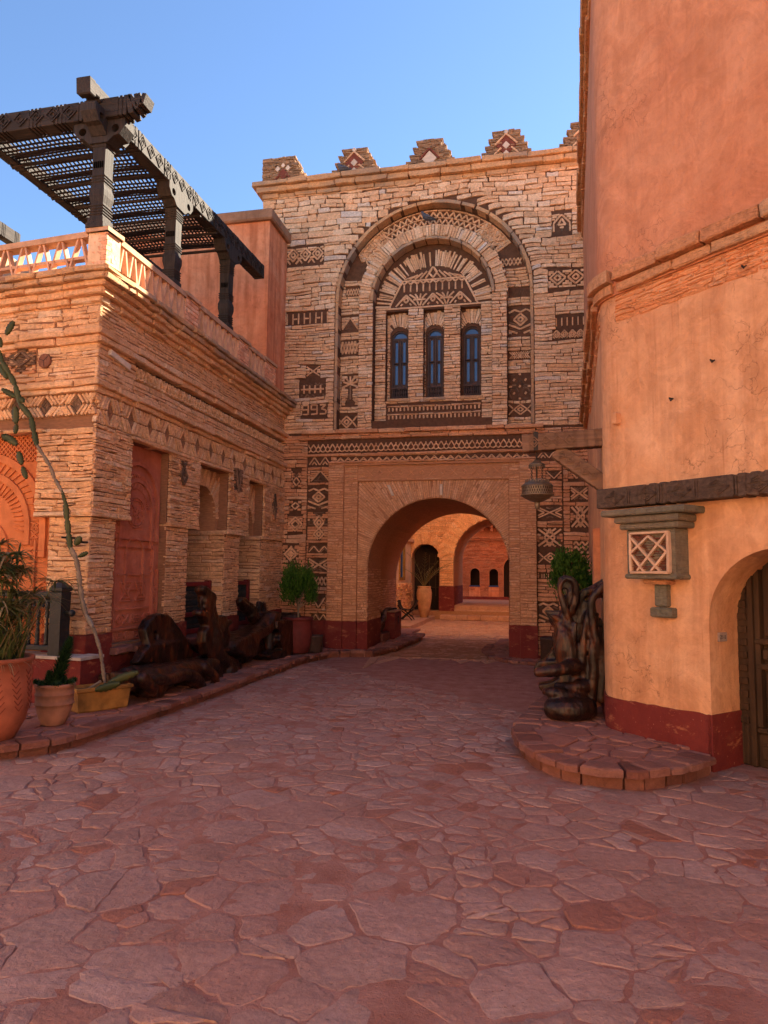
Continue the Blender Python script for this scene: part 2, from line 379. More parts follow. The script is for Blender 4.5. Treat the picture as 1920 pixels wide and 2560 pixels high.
def masonry(fr, shape, holes, rows, lens, gap=.011, d=(.012, .04), back=-.03, wave=.02, bev=.008, j=.006, split=.12):
    "courses of rough stone: returns outlines with their depth; shape ('r',u0,v0,u1,v1) or an arch"
    v0 = shape[2] if shape[0] == 'r' else shape[4]; v1 = shape[4] if shape[0] == 'r' else shape[3]+shape[2]
    out = []; ph = [rnd.uniform(0, 6) for _ in range(4)]
    wv = lambda u, v: wave*(math.sin(u*1.7+ph[0]+v*2.1)+.6*math.sin(u*4.1+ph[1]+v*5)) if wave else 0
    v = v0
    while v < v1-.012:
        h = rnd.uniform(*rows); h = min(h, v1-v)
        if v1-(v+h) < rows[0]*.6: h = v1-v
        sp = None
        for q in (.1, .5, .9):
            s = inside_at(shape, v+h*q)
            if s is None: sp = []; break
            cur = [s]
            for ho in holes:
                x = hole_at(ho, v+h*q)
                if x: cur = sub_spans(cur, x[0], x[1])
            if sp is None: sp = cur
            else:
                new = []
                for a, b in sp:
                    for c, e in cur:
                        if min(b, e)-max(a, c) > .02: new.append((max(a, c), min(b, e)))
                sp = new
        for a, b in sp or []:
            u = a
            while u < b-.01:
                L = rnd.uniform(*lens)*(1.25 if h > sum(rows)/2 else .9)
                if b-(u+L) < lens[0]*.55: L = b-u
                L = min(L, b-u)
                lo, hi = v+gap/2, v+h-gap/2
                def em(uu, vv): e = min(1, min(uu-a, b-uu)*6+.0, (vv-v0)*8, (v1-vv)*8); return (uu, vv+wv(uu, vv)*max(0, e))
                parts = [(lo, hi)]
                if h > rows[0]*1.5 and rnd.random() < split: mI = lo+(hi-lo)*rnd.uniform(.35, .65); parts = [(lo, mI-gap/3), (mI+gap/3, hi)]
                for l_, h_ in parts:
                    pts = [em(*p) for p in quadstone(u+gap/2, l_, u+L-gap/2, h_, j)]
                    out.append((pts, rnd.uniform(*d)))
                u += L
        v += h
    for i, (p, dd) in enumerate(out): out[i] = (p, dd, fr, back, bev)
    return out
CAMP = Vector((0, 0, 1.6))
def lay(stones, name, m, parent, keep=0, minpx=0):
    "the largest in view as objects of their own, the others joined"
    def size(s):
        p, dd, fr = s[:3]; us = [q[0] for q in p]; vs = [q[1] for q in p]
        c = fr(sum(us)/len(us), sum(vs)/len(vs)); v = (c-CAMP)
        if v.dot(fw) < .5: return 0
        x = v.dot(rt)/v.dot(fw)*1737; y = v.dot(up)/v.dot(fw)*1737
        if abs(x) > 960 or abs(y) > 1280: return 0
        return (max(us)-min(us))*(max(vs)-min(vs))*abs(v.normalized().dot(fr.n))/v.length_squared
    st = sorted(stones, key=size, reverse=True)
    for s in st[:keep]:
        mb = MB(); piece(mb, s[2], s[0], s[3], s[1], s[4]); mb.build(name, m, parent)
    if st[keep:]:
        mb = MB()
        for s in st[keep:]: piece(mb, s[2], s[0], s[3], s[1], s[4])
        mb.build(name+'work', m, parent, kind='stuff')
def course(fr, u0, u1, v0, v1, d, lens=(.25, .6), back=-.05, gap=.01, j=.008, bev=.012):
    out = []; u = u0
    while u < u1-.01:
        L = min(rnd.uniform(*lens), u1-u)
        if u1-(u+L) < lens[0]*.6: L = u1-u
        out.append((quadstone(u+gap/2, v0+.003, u+L-gap/2, v1-.003, j), d+rnd.uniform(-.018, .018), fr, back, bev)); u += L
    return out
def voussoirs(fr, cu, cv, r0, r1, a0, a1, n, d=(.01, .03), back=-.03, jr=.01, gap=.006, bev=.006, clip=None):
    out = []; a = a0; st = (a1-a0)/n
    for i in range(n):
        b0 = a0+st*i+rnd.uniform(-.12, .12)*st*(i > 0); b1 = a0+st*(i+1)
        q0, q1 = r0+rnd.uniform(0, jr), r1+rnd.uniform(-jr, jr)
        g0, g1 = gap/2/q0, gap/2/q1
        pol = lambda r, t: (cu+r*math.cos(t), cv+r*math.sin(t))
        pts = [pol(q0, b0+g0), pol(q1, b0+g1), pol(q1, (b0+b1)/2), pol(q1, b1-g1), pol(q0, b1-g0)]
        out.append((pts, rnd.uniform(*d), fr, back, bev))
    return out
# ------------------------------------------------------------------ measured outlines
BENCH_SEAT = [[(-4.4, 7.02, 0.42, 0.076), (-4.4, 7.67, 0.39, 0.097), (-4.4, 8.41, 0.34, 0.112), (-4.4, 8.87, 0.31, 0.11), (-4.4, 9.18, 0.32, 0.073)], [(-4.3, 7.13, 0.41, 0.077), (-4.28, 7.31, 0.27, 0.072), (-4.28, 7.37, 0.17, 0.033)], [(-4.28, 7.29, 0.38, 0.053), (-4.26, 7.64, 0.32, 0.068), (-4.28, 8.01, 0.35, 0.071), (-4.26, 8.34, 0.24, 0.081), (-4.24, 8.5, 0.1, 0.053)], [(-4.3, 8.6, 0.35, 0.069), (-4.26, 8.83, 0.21, 0.075), (-4.24, 8.9, 0.09, 0.047)], [(-4.3, 8.23, 0.21, 0.044), (-4.26, 8.58, 0.05, 0.064)], [(-4.62, 7.39, 0.42, 0.08), (-4.62, 8.05, 0.36, 0.094), (-4.62, 8.83, 0.32, 0.102), (-4.62, 9.38, 0.32, 0.083)], [(-4.62, 7.51, 0.38, 0.068), (-4.62, 7.53, 0.19, 0.061)], [(-4.62, 9.14, 0.25, 0.081), (-4.62, 9.29, 0.04, 0.074)]]
BENCH_BACK = [(-4.72, 7.63, 0.5), (-4.72, 7.75, 0.62), (-4.72, 7.9, 0.67), (-4.72, 7.9, 0.87), (-4.72, 7.99, 0.98), (-4.72, 8.12, 1.04), (-4.72, 8.29, 1.05), (-4.72, 8.45, 1.03), (-4.72, 8.56, 0.99), (-4.72, 8.69, 0.86), (-4.72, 8.86, 0.67), (-4.72, 9.01, 0.52), (-4.72, 9.06, 0.42), (-4.72, 8.76, 0.37), (-4.72, 8.34, 0.37), (-4.72, 7.95, 0.46)]
BENCH_HOLE = [(-4.72, 8.15, 0.78, 0.05)]
BENCH_WING = [[(-4.8, 8.91, 0.73, 0.032), (-4.8, 9.15, 0.63, 0.039), (-4.8, 9.53, 0.42, 0.024)]]
ROOT_STUMP = [[(-4.45, 9.76, 0.13, 0.189), (-4.45, 9.71, 0.29, 0.12), (-4.45, 9.39, 0.37, 0.141), (-4.45, 9.31, 0.56, 0.157), (-4.45, 9.25, 0.78, 0.131), (-4.45, 9.11, 1.0, 0.089), (-4.45, 9.09, 1.24, 0.073), (-4.45, 8.89, 1.37, 0.051)], [(-4.45, 9.08, 0.98, 0.065), (-4.45, 8.92, 1.01, 0.041), (-4.45, 8.78, 1.05, 0.038)], [(-4.45, 9.4, 0.73, 0.117), (-4.45, 9.55, 0.85, 0.085), (-4.45, 9.52, 0.94, 0.042)], [(-4.45, 9.55, 0.84, 0.051), (-4.45, 9.81, 0.85, 0.028)], [(-4.45, 9.46, 0.45, 0.117), (-4.45, 9.21, 0.31, 0.081)], [(-4.45, 8.9, 1.23, 0.029), (-4.45, 8.88, 1.1, 0.024), (-4.45, 9.02, 1.0, 0.032)]]
CHAISE = [[(-4.45, 9.69, 0.5, 0.06), (-4.45, 10.1, 0.52, 0.08), (-4.45, 10.55, 0.55, 0.093), (-4.45, 10.93, 0.63, 0.096), (-4.45, 11.22, 0.74, 0.078), (-4.45, 11.45, 0.9, 0.044)], [(-4.4, 9.55, 0.47, 0.051), (-4.4, 10.0, 0.41, 0.079), (-4.4, 10.4, 0.37, 0.055)], [(-4.55, 10.34, 0.31, 0.091), (-4.6, 11.42, 0.29, 0.12)], [(-4.55, 10.57, 0.25, 0.074), (-4.55, 10.62, 0.19, 0.074)]]
CHAISE_BRANCH = [[(-4.62, 10.6, 1.13, 0.052), (-4.62, 10.72, 1.09, 0.057), (-4.62, 11.02, 0.93, 0.087), (-4.62, 11.43, 0.77, 0.08)], [(-4.62, 11.49, 0.76, 0.064), (-4.62, 11.41, 1.06, 0.024)], [(-4.62, 11.51, 0.78, 0.081), (-4.62, 11.66, 0.95, 0.057), (-4.62, 11.63, 1.05, 0.029)], [(-4.62, 11.33, 0.77, 0.079), (-4.62, 11.71, 0.69, 0.072)]]
STOOL = [[(-4.4, 11.36, 0.74, 0.05), (-4.4, 11.59, 0.62, 0.111), (-4.4, 12.0, 0.57, 0.125), (-4.4, 12.43, 0.56, 0.097), (-4.4, 12.48, 0.73, 0.048), (-4.4, 12.38, 0.84, 0.034)], [(-4.4, 11.55, 0.4, 0.056), (-4.4, 12.01, 0.37, 0.071), (-4.4, 12.64, 0.37, 0.048)], [(-4.45, 12.03, 0.3, 0.146), (-4.45, 11.98, 0.18, 0.125)], [(-4.4, 11.19, 0.22, 0.074), (-4.4, 11.79, 0.14, 0.092), (-4.4, 12.53, 0.08, 0.087)], [(-4.4, 12.54, 0.76, 0.03), (-4.4, 12.62, 0.59, 0.031), (-4.4, 12.5, 0.42, 0.039)]]
ROOT_CHAIR = [[(0.2, 7.5, 0.15, 0.114), (0.38, 7.45, 0.18, 0.123), (0.55, 7.6, 0.15, 0.115)], [(0.39, 7.6, 0.24, 0.158), (0.4, 7.65, 0.3, 0.159)], [(0.39, 7.7, 0.25, 0.181)], [(0.13, 7.55, 0.41, 0.042), (0.21, 7.5, 0.4, 0.078), (0.35, 7.55, 0.36, 0.099), (0.51, 7.7, 0.35, 0.101)], [(0.24, 7.6, 0.46, 0.048), (0.37, 7.6, 0.45, 0.063), (0.51, 7.7, 0.45, 0.096)], [(0.05, 7.5, 0.61, 0.058), (0.15, 7.48, 0.63, 0.071), (0.29, 7.55, 0.64, 0.074), (0.42, 7.7, 0.67, 0.086), (0.52, 7.8, 0.63, 0.097)], [(0.47, 7.8, 0.36, 0.119), (0.5, 7.8, 0.52, 0.129), (0.49, 7.8, 0.66, 0.119)], [(0.4, 7.75, 0.69, 0.118), (0.36, 7.75, 0.84, 0.124), (0.35, 7.75, 0.98, 0.103), (0.3, 7.75, 1.07, 0.065)], [(0.36, 7.78, 1.06, 0.076), (0.26, 7.75, 1.15, 0.041), (0.16, 7.7, 1.2, 0.011)], [(0.3, 7.75, 1.05, 0.043), (0.26, 7.73, 1.11, 0.017)], [(0.45, 7.8, 0.92, 0.033), (0.41, 7.78, 1.06, 0.037), (0.36, 7.75, 1.19, 0.039), (0.32, 7.75, 1.33, 0.033), (0.29, 7.75, 1.45, 0.028), (0.31, 7.75, 1.54, 0.028), (0.36, 7.75, 1.58, 0.033), (0.43, 7.75, 1.54, 0.043), (0.47, 7.76, 1.46, 0.043), (0.47, 7.78, 1.37, 0.039), (0.43, 7.78, 1.29, 0.039), (0.41, 7.8, 1.22, 0.039)], [(0.42, 7.8, 1.46, 0.042), (0.4, 7.8, 1.37, 0.042), (0.39, 7.8, 1.28, 0.033)], [(0.47, 7.8, 0.84, 0.049), (0.49, 7.8, 1.0, 0.041), (0.48, 7.8, 1.13, 0.037), (0.47, 7.8, 1.24, 0.035), (0.52, 7.8, 1.35, 0.035), (0.58, 7.8, 1.43, 0.037), (0.64, 7.75, 1.45, 0.043)], [(0.62, 7.8, 0.37, 0.064), (0.66, 7.8, 0.58, 0.067), (0.67, 7.75, 0.75, 0.06), (0.66, 7.7, 0.91, 0.049), (0.63, 7.7, 1.04, 0.041), (0.61, 7.7, 1.16, 0.036), (0.61, 7.7, 1.29, 0.034), (0.63, 7.7, 1.4, 0.045), (0.7, 7.7, 1.45, 0.051), (0.76, 7.67, 1.51, 0.053), (0.8, 7.66, 1.55, 0.032)], [(0.64, 7.7, 1.38, 0.032), (0.73, 7.7, 1.4, 0.036), (0.79, 7.7, 1.46, 0.021)], [(0.75, 8.2, 0.29, 0.068), (0.77, 8.15, 0.54, 0.067), (0.78, 8.05, 0.77, 0.062), (0.77, 8.0, 0.97, 0.049), (0.71, 7.95, 1.13, 0.033)], [(0.72, 7.9, 0.85, 0.035), (0.78, 7.85, 0.9, 0.039), (0.83, 7.8, 0.92, 0.039)], [(0.58, 7.8, 0.79, 0.065), (0.56, 7.8, 0.95, 0.032), (0.6, 7.8, 1.05, 0.026)], [(0.56, 7.85, 0.63, 0.087), (0.61, 7.8, 0.74, 0.075)], [(0.52, 7.8, 1.11, 0.026), (0.58, 7.75, 1.22, 0.028)]]
CACTUS = [(-4.52, 6.85, 0.41, 0.028), (-4.56, 6.85, 0.61, 0.028), (-4.59, 6.85, 0.74, 0.028), (-4.65, 6.85, 0.89, 0.028), (-4.69, 6.85, 0.98, 0.028), (-4.89, 7.0, 1.1, 0.029), (-4.95, 7.0, 1.27, 0.029), (-4.98, 7.0, 1.42, 0.029), (-5.01, 7.0, 1.59, 0.029), (-5.05, 7.0, 1.73, 0.029), (-5.13, 7.0, 1.85, 0.029), (-5.16, 7.0, 2.01, 0.029), (-5.19, 7.0, 2.17, 0.029), (-5.22, 7.0, 2.36, 0.029), (-5.27, 7.0, 2.49, 0.029), (-5.38, 7.0, 2.65, 0.029), (-5.45, 7.0, 2.8, 0.03), (-5.55, 7.0, 2.93, 0.03), (-5.64, 7.0, 3.05, 0.03), (-5.69, 7.0, 3.21, 0.03), (-5.74, 7.0, 3.38, 0.03), (-5.9, 7.0, 3.55, 0.03), (-5.98, 7.0, 3.78, 0.03), (-6.07, 7.0, 3.92, 0.03), (-6.18, 7.0, 4.07, 0.03), (-6.25, 7.0, 4.22, 0.031)]
CACTUS_PADS = [[(-5.06, 7.0, 1.9, 0.046), (-5.01, 7.0, 1.96, 0.046)], [(-5.0, 7.0, 1.76, 0.029), (-4.92, 7.0, 1.79, 0.029)], [(-5.92, 7.0, 3.07, 0.048), (-6.05, 7.0, 3.16, 0.048)], [(-5.88, 7.0, 2.96, 0.041), (-5.83, 7.0, 2.84, 0.041)], [(-5.81, 7.0, 2.78, 0.035), (-5.76, 7.0, 2.67, 0.035)], [(-5.86, 7.0, 3.58, 0.038), (-5.89, 7.0, 3.61, 0.038)], [(-5.96, 7.0, 3.5, 0.047), (-5.94, 7.0, 3.33, 0.046)], [(-5.93, 7.0, 3.29, 0.033), (-5.94, 7.0, 3.21, 0.033)], [(-6.1, 7.0, 3.17, 0.047), (-6.0, 7.0, 3.12, 0.046)], [(-6.14, 7.0, 4.42, 0.047), (-6.06, 7.0, 4.55, 0.047)], [(-6.23, 7.0, 4.36, 0.031), (-6.21, 7.0, 4.27, 0.031)], [(-6.14, 7.0, 3.73, 0.036), (-5.97, 7.0, 3.64, 0.036)], [(-6.2, 7.0, 4.02, 0.042), (-6.1, 7.0, 3.88, 0.041)]]
PLANTER_PADS = [[(-4.26, 6.55, 0.45, 0.042), (-3.96, 6.55, 0.56, 0.041)], [(-4.37, 6.5, 0.38, 0.041), (-4.13, 6.5, 0.45, 0.041)]]
MOTIFS = [('diamonds3', -5.03, 8.1, -4.22, 8.45), ('hbars', -5.01, 6.78, -4.1, 7.03), ('hourglass', -4.55, 5.66, -4.25, 5.87), ('grid', -4.69, 5.2, -4.13, 5.53), ('digits', -4.65, 4.84, -4.08, 5.06), ('lattice', -3.78, 7.41, -3.45, 7.57), ('triangle', -3.86, 6.67, -3.5, 6.95), ('xlattice', -3.9, 6.14, -3.5, 6.45), ('palm', -3.84, 5.07, -3.48, 5.69), ('diamondx', -3.95, 4.59, -3.5, 4.85), ('chevdiamond', -0.41, 6.38, 0.06, 6.9), ('chevside', -0.42, 5.87, 0.04, 6.02), ('hexes', -0.42, 5.04, 0.03, 5.58), ('diamondx', -0.42, 4.74, 0.05, 4.96), ('slivers', -0.4, 7.16, 0.04, 7.29), ('house', 0.45, 8.3, 0.82, 8.67), ('diamonds2', 0.37, 7.18, 1.06, 7.52), ('vbars', 0.5, 6.4, 1.03, 6.58), ('diamonds4', 0.44, 6.16, 1.03, 6.34), ('bigdiamond', 0.25, 5.09, 0.86, 5.65), ('lattice', -0.6, 7.79, -0.14, 7.96), ('lattice', -3.46, 8.12, -3.11, 8.31), ('blob', -4.82, 3.34, -4.61, 3.68), ('dark', -4.85, 2.86, -4.6, 3.06), ('diamond', -4.88, 2.43, -4.56, 2.74), ('cross', -4.97, 1.8, -4.63, 2.15), ('chevs', -4.45, 3.79, -3.99, 3.96), ('triangle', -4.41, 3.45, -4.0, 3.68), ('chevdiamond', -4.46, 2.89, -4.0, 3.33), ('cluster', -4.45, 2.27, -3.98, 2.83), ('zig', -4.42, 2.0, -3.98, 2.15), ('xcross', -4.43, 1.63, -3.97, 1.89), ('xlattice', -4.45, 1.33, -3.97, 1.53), ('vee', -4.33, 0.89, -4.05, 1.11), ('zig', -4.33, 0.64, -4.0, 0.78), ('chevs', 0.13, 3.83, 0.56, 3.97), ('vee', 0.29, 3.43, 0.58, 3.58), ('xcross', 0.12, 2.68, 0.58, 2.89), ('star', 0.11, 2.13, 0.58, 2.49), ('diamondx', 0.13, 1.83, 0.58, 2.03), ('vbars', 0.15, 1.54, 0.36, 1.63), ('chevdiamond', 0.12, 0.72, 0.49, 1.09), ('vee', 0.7, 3.42, 1.0, 3.62), ('xcross', 0.73, 3.02, 1.06, 3.27), ('star', 0.73, 2.49, 1.09, 2.91), ('zig2', 0.77, 2.0, 1.1, 2.25)]
SEAT_OUT = [(-4.42, 6.98, 0.49), (-4.42, 7.33, 0.45), (-4.42, 8.45, 0.37), (-4.42, 8.87, 0.43), (-4.42, 9.22, 0.36), (-4.42, 9.27, 0.26), (-4.42, 9.39, 0.1), (-4.42, 9.38, 0.0), (-4.42, 9.25, -0.01), (-4.42, 9.05, 0.07), (-4.42, 8.98, -0.02), (-4.42, 8.83, -0.05), (-4.42, 8.42, 0.09), (-4.42, 8.34, 0.22), (-4.42, 8.1, 0.21), (-4.42, 7.84, 0.2), (-4.42, 7.78, 0.15), (-4.42, 7.63, 0.07), (-4.42, 7.53, 0.11), (-4.42, 7.44, 0.21), (-4.42, 7.2, 0.3), (-4.42, 6.99, 0.28)]
CHAISE_OUT = [(-4.5, 9.74, 0.5), (-4.5, 9.92, 0.57), (-4.5, 10.25, 0.63), (-4.5, 10.75, 0.67), (-4.5, 11.09, 0.7), (-4.5, 11.34, 0.81), (-4.5, 11.39, 0.9), (-4.5, 11.61, 0.92), (-4.5, 11.72, 0.87), (-4.5, 11.62, 0.77), (-4.5, 11.46, 0.66), (-4.5, 11.15, 0.56), (-4.5, 10.74, 0.49), (-4.5, 10.63, 0.41), (-4.5, 10.66, 0.32), (-4.5, 10.59, 0.26), (-4.5, 10.19, 0.31), (-4.5, 9.81, 0.42)]
BRANCH_OUT = [(-4.66, 10.6, 1.13), (-4.66, 10.71, 1.19), (-4.66, 10.88, 1.17), (-4.66, 11.05, 1.1), (-4.66, 11.44, 0.96), (-4.66, 11.5, 1.1), (-4.66, 11.58, 1.07), (-4.66, 11.61, 0.99), (-4.66, 11.72, 1.07), (-4.66, 11.78, 0.95), (-4.66, 11.83, 0.78), (-4.66, 11.54, 0.73), (-4.66, 11.27, 0.78), (-4.66, 10.92, 0.91), (-4.66, 10.68, 1.04)]
STUMP_OUT = [(-4.45, 8.82, 1.39), (-4.45, 8.92, 1.4), (-4.45, 9.07, 1.34), (-4.45, 9.21, 1.3), (-4.45, 9.26, 1.23), (-4.45, 9.23, 1.12), (-4.45, 9.31, 0.98), (-4.45, 9.46, 0.96), (-4.45, 9.62, 0.95), (-4.45, 9.63, 0.88), (-4.45, 9.79, 0.88), (-4.45, 9.83, 0.84), (-4.45, 9.69, 0.79), (-4.45, 9.76, 0.67), (-4.45, 9.73, 0.52), (-4.45, 9.6, 0.43), (-4.45, 10.08, 0.26), (-4.45, 10.22, 0.15), (-4.45, 10.22, 0.05), (-4.45, 10.05, 0.01), (-4.45, 9.53, 0.08), (-4.45, 9.33, 0.18), (-4.45, 9.18, 0.35), (-4.45, 9.03, 0.46), (-4.45, 8.94, 0.63), (-4.45, 8.95, 0.77), (-4.45, 9.03, 0.84), (-4.45, 8.92, 0.97), (-4.45, 8.75, 1.01), (-4.45, 8.76, 1.06), (-4.45, 8.84, 1.07), (-4.45, 9.06, 1.02), (-4.45, 8.94, 1.1), (-4.45, 8.91, 1.26), (-4.45, 8.82, 1.33)]
STOOL_OUT = [(-4.42, 11.38, 0.77), (-4.42, 11.69, 0.77), (-4.42, 12.29, 0.72), (-4.42, 12.34, 0.84), (-4.42, 12.5, 0.86), (-4.42, 12.67, 0.76), (-4.42, 12.68, 0.54), (-4.42, 12.56, 0.44), (-4.42, 12.77, 0.38), (-4.42, 12.7, 0.32), (-4.42, 12.19, 0.31), (-4.42, 12.71, 0.15), (-4.42, 12.68, 0.02), (-4.42, 12.09, 0.02), (-4.42, 11.14, 0.14), (-4.42, 11.05, 0.22), (-4.42, 11.23, 0.26), (-4.42, 11.67, 0.25), (-4.42, 11.49, 0.43), (-4.42, 11.54, 0.52), (-4.42, 11.37, 0.64)]
CHAIR_OUT = [(0.22, 7.62, 0.28), (0.55, 7.62, 0.3), (0.66, 7.62, 0.36), (0.73, 7.62, 0.41), (0.74, 7.62, 0.61), (0.76, 7.62, 0.82), (0.77, 7.62, 0.9), (0.82, 7.62, 0.88), (0.83, 7.62, 0.96), (0.77, 7.62, 0.97), (0.76, 7.62, 1.07), (0.68, 7.62, 1.18), (0.66, 7.62, 1.34), (0.68, 7.62, 1.36), (0.81, 7.62, 1.45), (0.81, 7.62, 1.57), (0.76, 7.62, 1.58), (0.62, 7.62, 1.49), (0.53, 7.62, 1.45), (0.5, 7.62, 1.4), (0.47, 7.62, 1.36), (0.47, 7.62, 1.5), (0.43, 7.62, 1.57), (0.36, 7.62, 1.6), (0.29, 7.62, 1.57), (0.27, 7.62, 1.49), (0.29, 7.62, 1.35), (0.32, 7.62, 1.22), (0.15, 7.62, 1.22), (0.14, 7.62, 1.2), (0.24, 7.62, 1.05), (0.22, 7.62, 0.93), (0.25, 7.62, 0.7), (0.17, 7.62, 0.7), (0.06, 7.62, 0.68), (0.02, 7.62, 0.6), (0.02, 7.62, 0.53), (0.27, 7.62, 0.55), (0.29, 7.62, 0.52), (0.2, 7.62, 0.47), (0.07, 7.62, 0.44), (0.07, 7.62, 0.4), (0.17, 7.62, 0.32)]
CHAIR_HOLES = [(0.35, 7.62, 1.42, 0.037), (0.37, 7.62, 1.33, 0.03), (0.41, 7.62, 1.06, 0.028), (0.55, 7.62, 1.33, 0.035), (0.55, 7.62, 1.2, 0.03), (0.57, 7.62, 0.9, 0.039), (0.67, 7.62, 0.87, 0.025), (0.54, 7.62, 1.06, 0.021)]
M['limed_dark'] = stone_mat('limed_dark', [(0, (.22, .115, .062)), (1, (.32, .17, .092))])
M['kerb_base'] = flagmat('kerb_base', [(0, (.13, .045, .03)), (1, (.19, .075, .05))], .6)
M['walk_stone'] = flagmat('walk_stone', [(0, (.28, .115, .085)), (.5, (.34, .16, .125)), (1, (.31, .125, .085))], .4)
M['brick'] = stone_mat('brick', [(0, (.55, .27, .16)), (.5, (.62, .33, .2)), (1, (.66, .40, .26))], bs=.3)
M['cap_light'] = plain('cap_light', (.5, .29, .17), .9, .5, 8, .4)
M['lattice_clay'] = plain('lattice_clay', (.60, .33, .2), .9, .35, 10, .3)
M['rubble'] = stone_mat('rubble', [(0, (.56, .22, .09)), (.5, (.64, .28, .125)), (1, (.60, .32, .17))], bs=.9, dust=((.66, .3, .135), .6))
M['ledge_stone'] = stone_mat('ledge_stone', [(0, (.44, .20, .10)), (.5, (.50, .25, .125)), (1, (.46, .27, .15))], bs=.9, dust=((.56, .24, .10), .5))
M['white_strip'] = plain('white_strip', (.62, .40, .26), .9, .3)
M['court_cobble'] = flagmat('court_cobble', [(0, (.50, .27, .16)), (.5, (.56, .32, .20)), (1, (.52, .26, .14))], .2)
M['clay_dark'] = plain('clay_dark', (.22, .05, .025), .9, .4)
M['dark_clay'] = plain('dark_clay', (.06, .035, .028), .8, .5)
M['worn_top'] = plain('worn_top', (.42, .36, .31), .8, .6, 8, .4)
M['court_stone'] = stone_mat('court_stone', [(0, (.58, .27, .12)), (.5, (.66, .35, .165)), (1, (.62, .36, .2))], bs=.8)
M['court_brick'] = stone_mat('court_brick', [(0, (.33, .11, .055)), (.5, (.42, .16, .085)), (1, (.38, .17, .1))], bs=.8)
# ------------------------------------------------------------------ motifs: patterned stone insets
def strip(fr, p, q, wd, d0, d1):
    (a, b), (c, e) = p, q; L = math.hypot(c-a, e-b) or 1e-6; nx, ny = -(e-b)/L*wd/2, (c-a)/L*wd/2
    j = lambda: rnd.uniform(-.12, .12)*wd
    return ([(a+nx+j(), b+ny+j()), (a-nx+j(), b-ny+j()), ((a+c)/2-nx*1.1+j(), (b+e)/2-ny*1.1), (c-nx+j(), e-ny+j()), (c+nx+j(), e+ny+j()), ((a+c)/2+nx*1.1, (b+e)/2+ny*1.1+j())], d1, fr, d0, .005)
def clip_seg(s, u0, v0, u1, v1):
    (a, b), (c, e) = s; t0, t1 = 0, 1; dx, dy = c-a, e-b
    for p_, q_ in ((-dx, a-u0), (dx, u1-a), (-dy, b-v0), (dy, v1-b)):
        if abs(p_) < 1e-9:
            if q_ < 0: return None
        else:
            r = q_/p_
            if p_ < 0: t0 = max(t0, r)
            else: t1 = min(t1, r)
    if t1-t0 < .08: return None
    return (a+dx*t0, b+dy*t0), (a+dx*t1, b+dy*t1)
